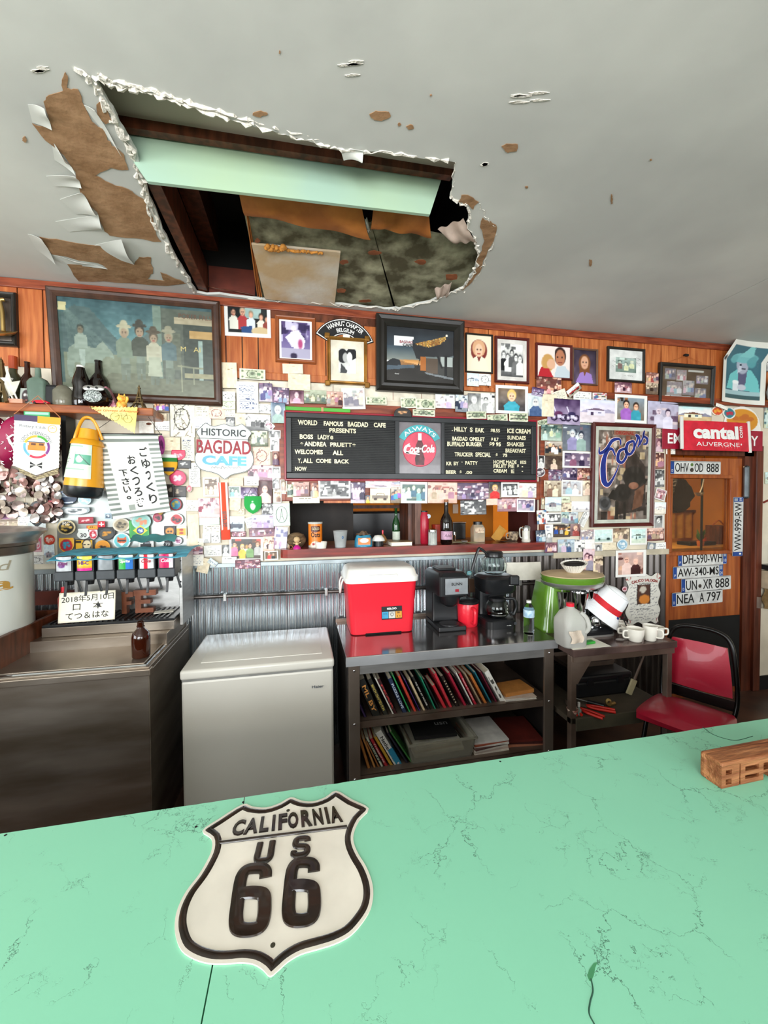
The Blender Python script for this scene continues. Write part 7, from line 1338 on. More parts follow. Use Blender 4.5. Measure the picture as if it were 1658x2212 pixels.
bottle('clear_bottle', 'clear glass jar bottle in front of the feather card', wx(137, -.13), -.13, Zw, [(0, 0), (.045, 0), (.05, .01), (.05, .09), (.03, .115), (.018, .125), (0, .125)], mt('smoky_glass', 'a8a490', .1, trans=.5, ior=1.2, coat=.3))
bottle('black_bottle', 'black brown bottle with a white cap beside the owl mug', wx(176, -.12), -.12, Zw, [(0, 0), (.04, 0), (.046, .01), (.046, .07), (.038, .11), (.045, .14), (.036, .18), (.024, .215), (.02, .235), (0, .235)], M_bg, cap=(.02, .23, .245, M_white))
bottle('tall_black_bottle', 'tall black wine bottle behind the owl mug', wx(214, -.06), -.06, Zw, wine(.052, .3), M_bg)
t = thing('owl_mug', 'black round owl mug with a speckled silver belly on the wall shelf', 'mug', T(wx(212, -.15), -.145, Zw)); ob('mug_body', lathe(nb(), [(0, 0), (.045, 0), (.07, .035), (.072, .06), (.055, .1), (.045, .115), (0, .115)], 28), M_bg, t, smooth=60)
ob('belly', lathe(nb(), [(.048, 0), (.035, .008), (0, .014)], 24, T(0, -.068, .052) @ RX(90), 1, .72), mt('speckled_silver', 'c8d0cc', .3, nz=(160, .4), col2='303634'), t, smooth=60); bm = nb(); [lathe(bm, [(.026, 0), (.02, .006), (0, .008)], 16, T(s*.024, -.055, .1) @ RX(80) @ RZ(0), 1.2, .7) for s in (-1, 1)]; ob('brows', bm, M_steel, t, smooth=60); bm = nb(); [cyl(bm, .006, 0, .004, T(s*.02, -.066, .1) @ RX(80)) for s in (-1, 1)]; ob('eyes', bm, M_ink, t)
t = thing('pink_purse_box', 'leaning pink and white striped box with two eyes beside the owl mug', 'box', T(wx(245, -.1), -.1, Zw) @ RY(-24)); ob('box_body', bx(nb(), -.03, -.04, .0, .035, .02, .13, bev=.006), mt('box_pinkwhite', 'd8b0b8', .4, nz=(14, .2), col2='9a4058', stretch=(1, 1, 4)), t); [ob('eye', cyl(nb(), .006, 0, .003, T(x_, -.04, z_) @ RX(90)), M_ink, t) for x_, z_ in ((-.01, .095), (.02, .06))]
t = thing('lucky_cat', 'small orange and yellow beckoning cat figurine on the wall shelf', 'figurine', T(wx(263, -.17), -.17, Zw)); mo = mt('cat_orange', 'e07a20', .3, nz=(60, .3), col2='f4d060'); ob('cat_body', lathe(nb(), [(0, 0), (.026, .002), (.028, .02), (.02, .04), (0, .045)], 18), mo, t, smooth=60); ob('head', lathe(nb(), [(0, .035), (.02, .042), (.025, .055), (.018, .07), (0, .075)], 18), mo, t, smooth=60); [ob('ear', cyl(nb(), .008, .066, .084, T(s*.014, 0, 0), 6, .001), mo, t) for s in (-1, 1)]; ob('paw', tube(nb(), [(.02, 0, .03), (.032, -.005, .05), (.03, -.006, .065)], .007, 8), mo, t)
# triangular pennant
def wpt(px, py, Y): p = WP(px, py, Y); return p
Yp = -.225
a = thing('yellow_pennant', 'yellow triangular pennant with a bicycle drawing hanging from the shelf edge', 'pennant'); tri = [wpt(193, 879, Yp), wpt(297, 880, Yp), wpt(291, 936, Yp)]
bm = nb(); n = 12; top = [tri[0].lerp(tri[1], i/n) for i in range(n+1)]
zz = lambda A, B, m_: [A.lerp(B, (i+(.5 if i % 2 else 0))/m_)+Vector((0, 0, .004 if i % 2 else -.003)) for i in range(m_)]
pts = zz(tri[0], tri[1], 26)+[tri[1], tri[2]]+zz(tri[2], tri[0], 28)
prism(bm, [(p.x, p.z) for p in pts], -Yp, -Yp+.0015, Matrix(((1, 0, 0, 0), (0, 0, -1, 0), (0, 1, 0, 0), (0, 0, 0, 1)))); ob('pennant_cloth', bm, mt('pennant_yellow', 'eac02c', .6, nz=(4, .06), col2='f2e296'), a)
bm = nb()
def pl(px, py): p = wpt(px, py, Yp-.003); return Vector((p.x, p.y, p.z))
def circ(px, py, r): c0 = pl(px, py); return [c0+Vector((math.cos(q*.5236)*r, 0, math.sin(q*.5236)*r)) for q in range(12)]
for px in (248, 276): tube(bm, circ(px, 900 if px == 248 else 905, .022), .0008, 4, closed=True)
for A, B in (((248, 900), (262, 896)), ((262, 896), (272, 897)), ((262, 905), (276, 905)), ((262, 896), (264, 906)), ((258, 892), (264, 893)), ((272, 893), (276, 905))): tube(bm, [pl(*A), pl(*B)], .0009, 4)
ob('bicycle_drawing', bm, M_ink, a); o = text(a, "Les Givrees d'Antanan", 0, 0, .22, .014, 0, mt('ink_orange', 'd0642a', .5), shear=.3, bold=.01); p = pl(252, 887); o.matrix_local = Matrix.Translation(p) @ Matrix(((1, 0, 0, 0), (0, 0, -1, 0), (0, 1, 0, 0), (0, 0, 0, 1)))
# towel on a rod with string
a = thing('japanese_towel', 'white and grey striped hand towel with black Japanese brush writing hanging from a string', 'towel'); Yt = -.125
A_, B_, C_2, D_ = wpt(199, 938, Yt), wpt(340, 938, Yt), wpt(369, 1104, Yt-.03), wpt(245, 1122, Yt-.02)
def tw(u, v): p = (A_*(1-u)+B_*u)*(1-v)+(D_*(1-u)+C_2*u)*v; return p+Vector((0, -.008*math.sin(u*12+v*2)*v-.004*math.sin(v*17+u*5), 0))
c = Cv(84, 100, 'e9e9e2'); st = lambda m: c.mix(m*1., '7e8680')
st(((c.Y*34).astype(int) % 2 == 0) & ((c.X < .17) | (c.X > .83) | (c.Y < .1) | (c.Y > .93))); c.noise(.05, 7, 1).rect(.3, .86, .42, .93, '90968e')
me_o = printed('towel_cloth', c, 1, 1, PM, a, None, .001, fn=lambda P: np.array([[list(tw(p[0]+.5, .5-p[1])) for p in row] for row in P]) if P.ndim == 3 else P)
bm = nb()
for s, x0, y0, hh in (('ごゆっくり', .73, .15, .74), ('おくつろぎ', .52, .25, .66), ('下さい。', .34, .42, .4)):
    for i, ch_ in enumerate(s):
        me = tmesh(ch_, .13 if ch_ not in 'っ。' else .08, hh/len(s)*.8 if ch_ != '。' else .04, 0, x0, 0, bold=.02)
        v = np.empty(len(me.vertices)*3); me.vertices.foreach_get('co', v); v = v.reshape(-1, 3); q = y0+hh*(i+.5)/len(s)
        out = []
        for r_2 in v: p = tw(r_2[0], q-r_2[1]); out += [p.x, p.y-.0035, p.z]
        me.vertices.foreach_set('co', out); bm.from_mesh(me)
me = bpy.data.meshes.new('brush_writing'); bm.to_mesh(me); bm.free(); ob('brush_writing', me, M_ink, a)
ob('rod', tube(nb(), [wpt(192, 937, Yt), wpt(350, 938, Yt)], .004, 8), M_ink, a); pk = wpt(297, 868, -.2); ob('string', tube(nb(), [wpt(196, 937, Yt), pk, wpt(346, 937, Yt)], .0015, 5), M_ink, a); ob('bow', lathe(nb(), [(0, 0), (.016, .004), (0, .008)], 10, Matrix.Translation(wpt(322, 916, -.15)) @ RX(90), 1, .5), M_walnut, a)
# yellow flask
a = thing('yellow_insulated_jug', 'big yellow insulated jug with taped banknotes hanging left of the towel', 'jug'); Yf = -.16
t0, b0 = wpt(192, 925, Yf), wpt(181, 1062, Yf); ax = (t0-b0); Lh = ax.length; an_ = math.atan2(ax.x, ax.z); a.matrix_local = Matrix.Translation(b0) @ Matrix.Rotation(an_, 4, 'Y'); M_yel = mt('jug_yellow', 'e8a01e', .35, nz=(4, .04), coat=.2)
s = Lh/.5; ob('jug_body', lathe(nb(), [(0, .02), (.128*s, .02), (.13*s, .04), (.098*s, .36*s), (.09*s, .385*s), (.075*s, .4*s), (.07*s, .42*s), (.066*s, .45*s), (.06*s, .49*s), (0, .5*s)], 32), M_yel, a, smooth=50); ob('base', lathe(nb(), [(0, -.035), (.1*s, -.035), (.128*s, -.015), (.13*s, .03), (0, .03)], 32), M_bk, a, smooth=50)
ob('collar', lathe(nb(), [(.1*s, .36*s), (.112*s, .365*s), (.1*s, .4*s), (.08*s, .41*s)], 32), M_yel, a, smooth=50); ob('handle', tube(nb(), smoothpts([(-.07*s, -.05*s, .34*s), (-.055*s, -.06*s, .44*s), (-.03*s, -.02*s, .57*s), (.03*s, .0, .56*s), (.09*s, .02*s, .42*s)]), .012*s, 8, flat=.6), M_yel, a, smooth=60)
c = Cv(60, 90, 'd2e0cc').noise(.08, 5, 1).rect(.45, .36, .98, .62, '5aa488').ell(.62, .48, .12, .1, 'c8dccc').line(.6, .36, .95, .62, .012, '1c2a24').rect(.1, .1, .7, .14, '98b8a4').rect(.05, .74, .8, .78, '98b8a4').scrib(3, '3a4a40', 2, .05, .4, .38, .6).rect(.0, .33, 1, .345, 'f0f4ec').rect(0, .64, 1, .655, 'f0f4ec'); [c.line(.02, .06+.3*k, .14, .02+.3*k, .012, '4a7058') for k in range(3)]
def cone(P):
    z = (P[..., 1]+.17*s*1.0)+.07*s; rr_2 = np.interp(z, [.04, .36*s], [.131*s, .100*s])+.002+P[..., 2]; q = P[..., 0]/.115/s-.15; return np.stack([np.sin(q)*rr_2, -np.cos(q)*rr_2, z], -1)
printed('taped_banknotes', c, .2*s, .28*s, PR, a, None, .0008, fn=cone)
for y in (.11, .2, .29): ob('note_number', tmesh('20', .03*s, .018*s, 0), M_ink, a, M=T(-.015*s, -.1235*s if y < .15 else (-.117*s if y < .25 else -.108*s), y*s) @ RX(-5) @ WF)
ob('strap', tube(nb(), [wpt(140, 905, -.06)-wpt(140, 905, -.06)+Vector((-.1*s, .04, .5*s)), Vector((-.11*s, .05, .1))], .008, 6), M_dark, a)
# pennants at the far left
a = thing('rotary_pennant', 'white club pennant with a round tram emblem hanging from the wall shelf', 'pennant'); Yr = -.215
O_ = WP(80, 950, Yr); a.matrix_local = WM(O_.x, O_.z, -Yr, -3)
s = (WP(130, 950, Yr).x-WP(30, 950, Yr).x); hh = WP(80, 900, Yr).z-WP(80, 1028, Yr).z
tth = lambda A, B, n_: [(A[0]+(B[0]-A[0])*i/n_+(.0028 if i % 2 else -.001)*(-1 if B[1] < A[1] else 1), A[1]+(B[1]-A[1])*i/n_) for i in range(n_)]
L_ = [(-s/2, hh*.30), (s/2, hh*.33)]+tth((s/2, hh*.3), (s/2, -hh*.45), 24)+[(s/2, -hh*.45), (0, -hh*.60), (-s/2, -hh*.45)]+tth((-s/2, -hh*.45), (-s/2, hh*.3), 24)
ob('pennant_cloth', prism(nb(), L_, 0, .0015), mt('pennant_white', 'f4f1e6', .6), a); ob('purple_band', bx(nb(), -s/2, hh*.30, 0, 0, hh*.40, .002), mt('band_purple', '4a3a5e', .6), a); ob('yellow_band', bx(nb(), 0, hh*.28, 0, s/2, hh*.40, .0022), mt('jug_yellow'), a)
ob('cord', tube(nb(), [(-s/2, hh*.4, .002), (0, hh*.74, .004), (s/2, hh*.4, .002)], .0022, 6), mt('cord_orange', 'c87a4a', .6), a)
join_text(a, [('Rotary Club', -s*.1, hh*.21, s*.56, hh*.06, dict(rot=-2))], .002, mt('ink_slate', '4a5668', .5)); ob('gear', lathe(nb(), [(s*.085, 0), (s*.1, 0), (s*.1, .001), (s*.085, .001)], 24, T(s*.33, hh*.2, .0016)), mt('gear_gold', 'e0b060', .5), a); join_text(a, [('*', s*.33, hh*.2, s*.1, s*.1, dict(bold=.03))], .002, mt('gear_gold'))
ob('emblem_lettering', tmesh('LISBOA INTERNACIONAL', s*.85, hh*.055, .002, 0, 0, arch=s*.34), mt('ink_slate'), a, M=T(0, hh*-.12+s*.34, 0))
for k, col in enumerate(('e8b030', '4aa83a', '7a2a82', 'd02a48', '6ab4cc')):
    a0_ = (-70, 2, 62, 130, 215)[k]; ob('emblem_ring', arcband(s*.235, s*.29, a0_, a0_+(70, 58, 66, 82, 72)[k], .0015, .002), mt('ring_'+col, col, .5), a, M=T(0, -hh*.12, 0))
ob('tram', bx(bx(nb(), -s*.19, -hh*.18, .0016, s*.19, -hh*.1, .0024), -s*.17, -hh*.1, .0016, s*.17, -hh*.05, .0022), mt('tram_orange', 'd8882c', .5), a); ob('tram_roof', bx(nb(), -s*.2, -hh*.05, .0016, s*.18, -hh*.035, .0026), mt('ink_slate'), a); ob('tram_windows', bx(bx(nb(), -s*.12, -hh*.095, .0022, -s*.02, -hh*.06, .0026), s*.05, -hh*.095, .0022, s*.15, -hh*.06, .0026), M_walnut, a)
bm = nb(); [prism(bm, [(0, -hh*.43), (sx*s*.13, -hh*.43+sy*.018), (sx*s*.13, -hh*.43+sy*.003)], .0016, .002) for sx in (-1, 1) for sy in (-1, 1)]; ob('cross_emblem', bm, M_ink, a)
ob('zigzag_fringe', prism(nb(), [(-s*.4, -hh*.46), (0, -hh*.62), (s*.48, -hh*.46), (s*.48, -hh*.56), (0, -hh*.68), (-s*.35, -hh*.57)], -.004, -.002), mt('fringe_brown', 'c8b88e', .7, nz=(60, .4), col2='3a2a1c', stretch=(1, 6, 1)), a)
t = thing('green_star_flag', 'small green pennant card with a white star behind the club pennant', 'card', WM(WP(80, 903, -.2).x, WP(80, 903, -.2).z, .2)); c = Cv(30, 20, '2f9a60').rect(.04, .08, .96, .3, '9ad0b4').ell(.5, .8, .4, .3, '1c7a4a'); printed('card', c, .125, .085, PR, t); ob('star', tmesh('★', .03, .03, .0012, .0, -.012), M_wht, t)
a = thing('heart_cushion', 'magenta heart shaped cushion with white scribbles at the left edge under the shelf', 'cushion', WM(WP(5, 930, -.15).x, WP(5, 930, -.15).z-.03, .1)); hs = .17
def heart(u, v):
    an = 2*math.pi*u; x = 16*math.sin(an)**3; y = 13*math.cos(an)-5*math.cos(2*an)-2*math.cos(3*an)-math.cos(4*an); k = math.sin(v*math.pi/2)
    return (x/16*hs*k*1.15, y/16*hs*k, .09*math.cos(v*math.pi/2)**.6)
ob('cushion_body', sheet(nb(), heart, 48, 8), mt('cushion_magenta', '9c1148', .45, nz=(6, .12), coat=.2), a, smooth=80)
bm = nb(); r = random.Random(8)
for i in range(26):
    u, v = r.random(), r.uniform(.15, .85); p = Vector(heart(u, v))+Vector((0, 0, .004)); tube(bm, smoothpts([p, p+Vector((r.uniform(.004, .014), r.uniform(-.01, .012), -.0)), p+Vector((r.uniform(-.004, .014), r.uniform(.006, .016), -.003))]), .0014, 4)
ob('scribbles', bm, M_wht, a); ob('white_bow', tube(nb(), smoothpts([(.05, -.02, .095), (.085, .0, .1), (.1, -.03, .1), (.07, -.05, .1), (.06, -.02, .1), (.085, -.08, .1)]), .005, 6), M_wht, a)
# red scarf ribbon, mini jerseys
x, z, w, h = span(474, 1042, 495, 1166, -.035); a = thing('mini_scarf', 'narrow red and white striped scarf hanging under the shield sign', 'scarf', WM(x, z, .03, 2)); c = Cv(14, 60, 'f2efe8').rect(.3, 0, .7, 1, 'e04a28').rect(0, .83, 1, 1, 'e8452a').rect(0, 0, .05, 1, 'd84a3a').rect(.95, 0, 1, 1, 'd84a3a'); printed('scarf_cloth', c, w*.95, h, PM, a, None, .003, bend=.006); text(a, 'GIETRALES', 0, -h*.14, h*.28, .024, .0105, M_walnut, bold=.04, rot=90)
x, z, w, h = span(527, 1072, 565, 1110, -.035); a = thing('green_mini_pennant', 'small green football club pennant on a string', 'pennant', WM(x, z, .03)); c = Cv(30, 30, '1f9a44').ell(.5, .6, .14, .2, 'dfeee0').ell(.5, .32, .05, .04, 'e8f4e8'); printed('pennant_cloth', c, w, h, PM, a, None, .004, 'shield', bend=.01); ob('string', tube(nb(), [(-w*.4, h*.45, .004), (0, h*1.1, 0), (w*.4, h*.45, .004)], .0014, 5), M_walnut, a)
x, z, w, h = span(347, 982, 383, 1027, -.04); a = thing('brazil_mini_jersey', 'small padded badge with green, yellow and blue bands beside the towel', 'badge', WM(x, z, .03)); c = Cv(24, 30, 'e2a820').rect(0, 0, 1, .14, 'e8ece4').rect(0, .14, 1, .36, '2a7a34').rect(0, .62, .85, .84, '24344e'); printed('badge_face', c, w, h, PM, a, None, .012, 'shield', bend=.01)
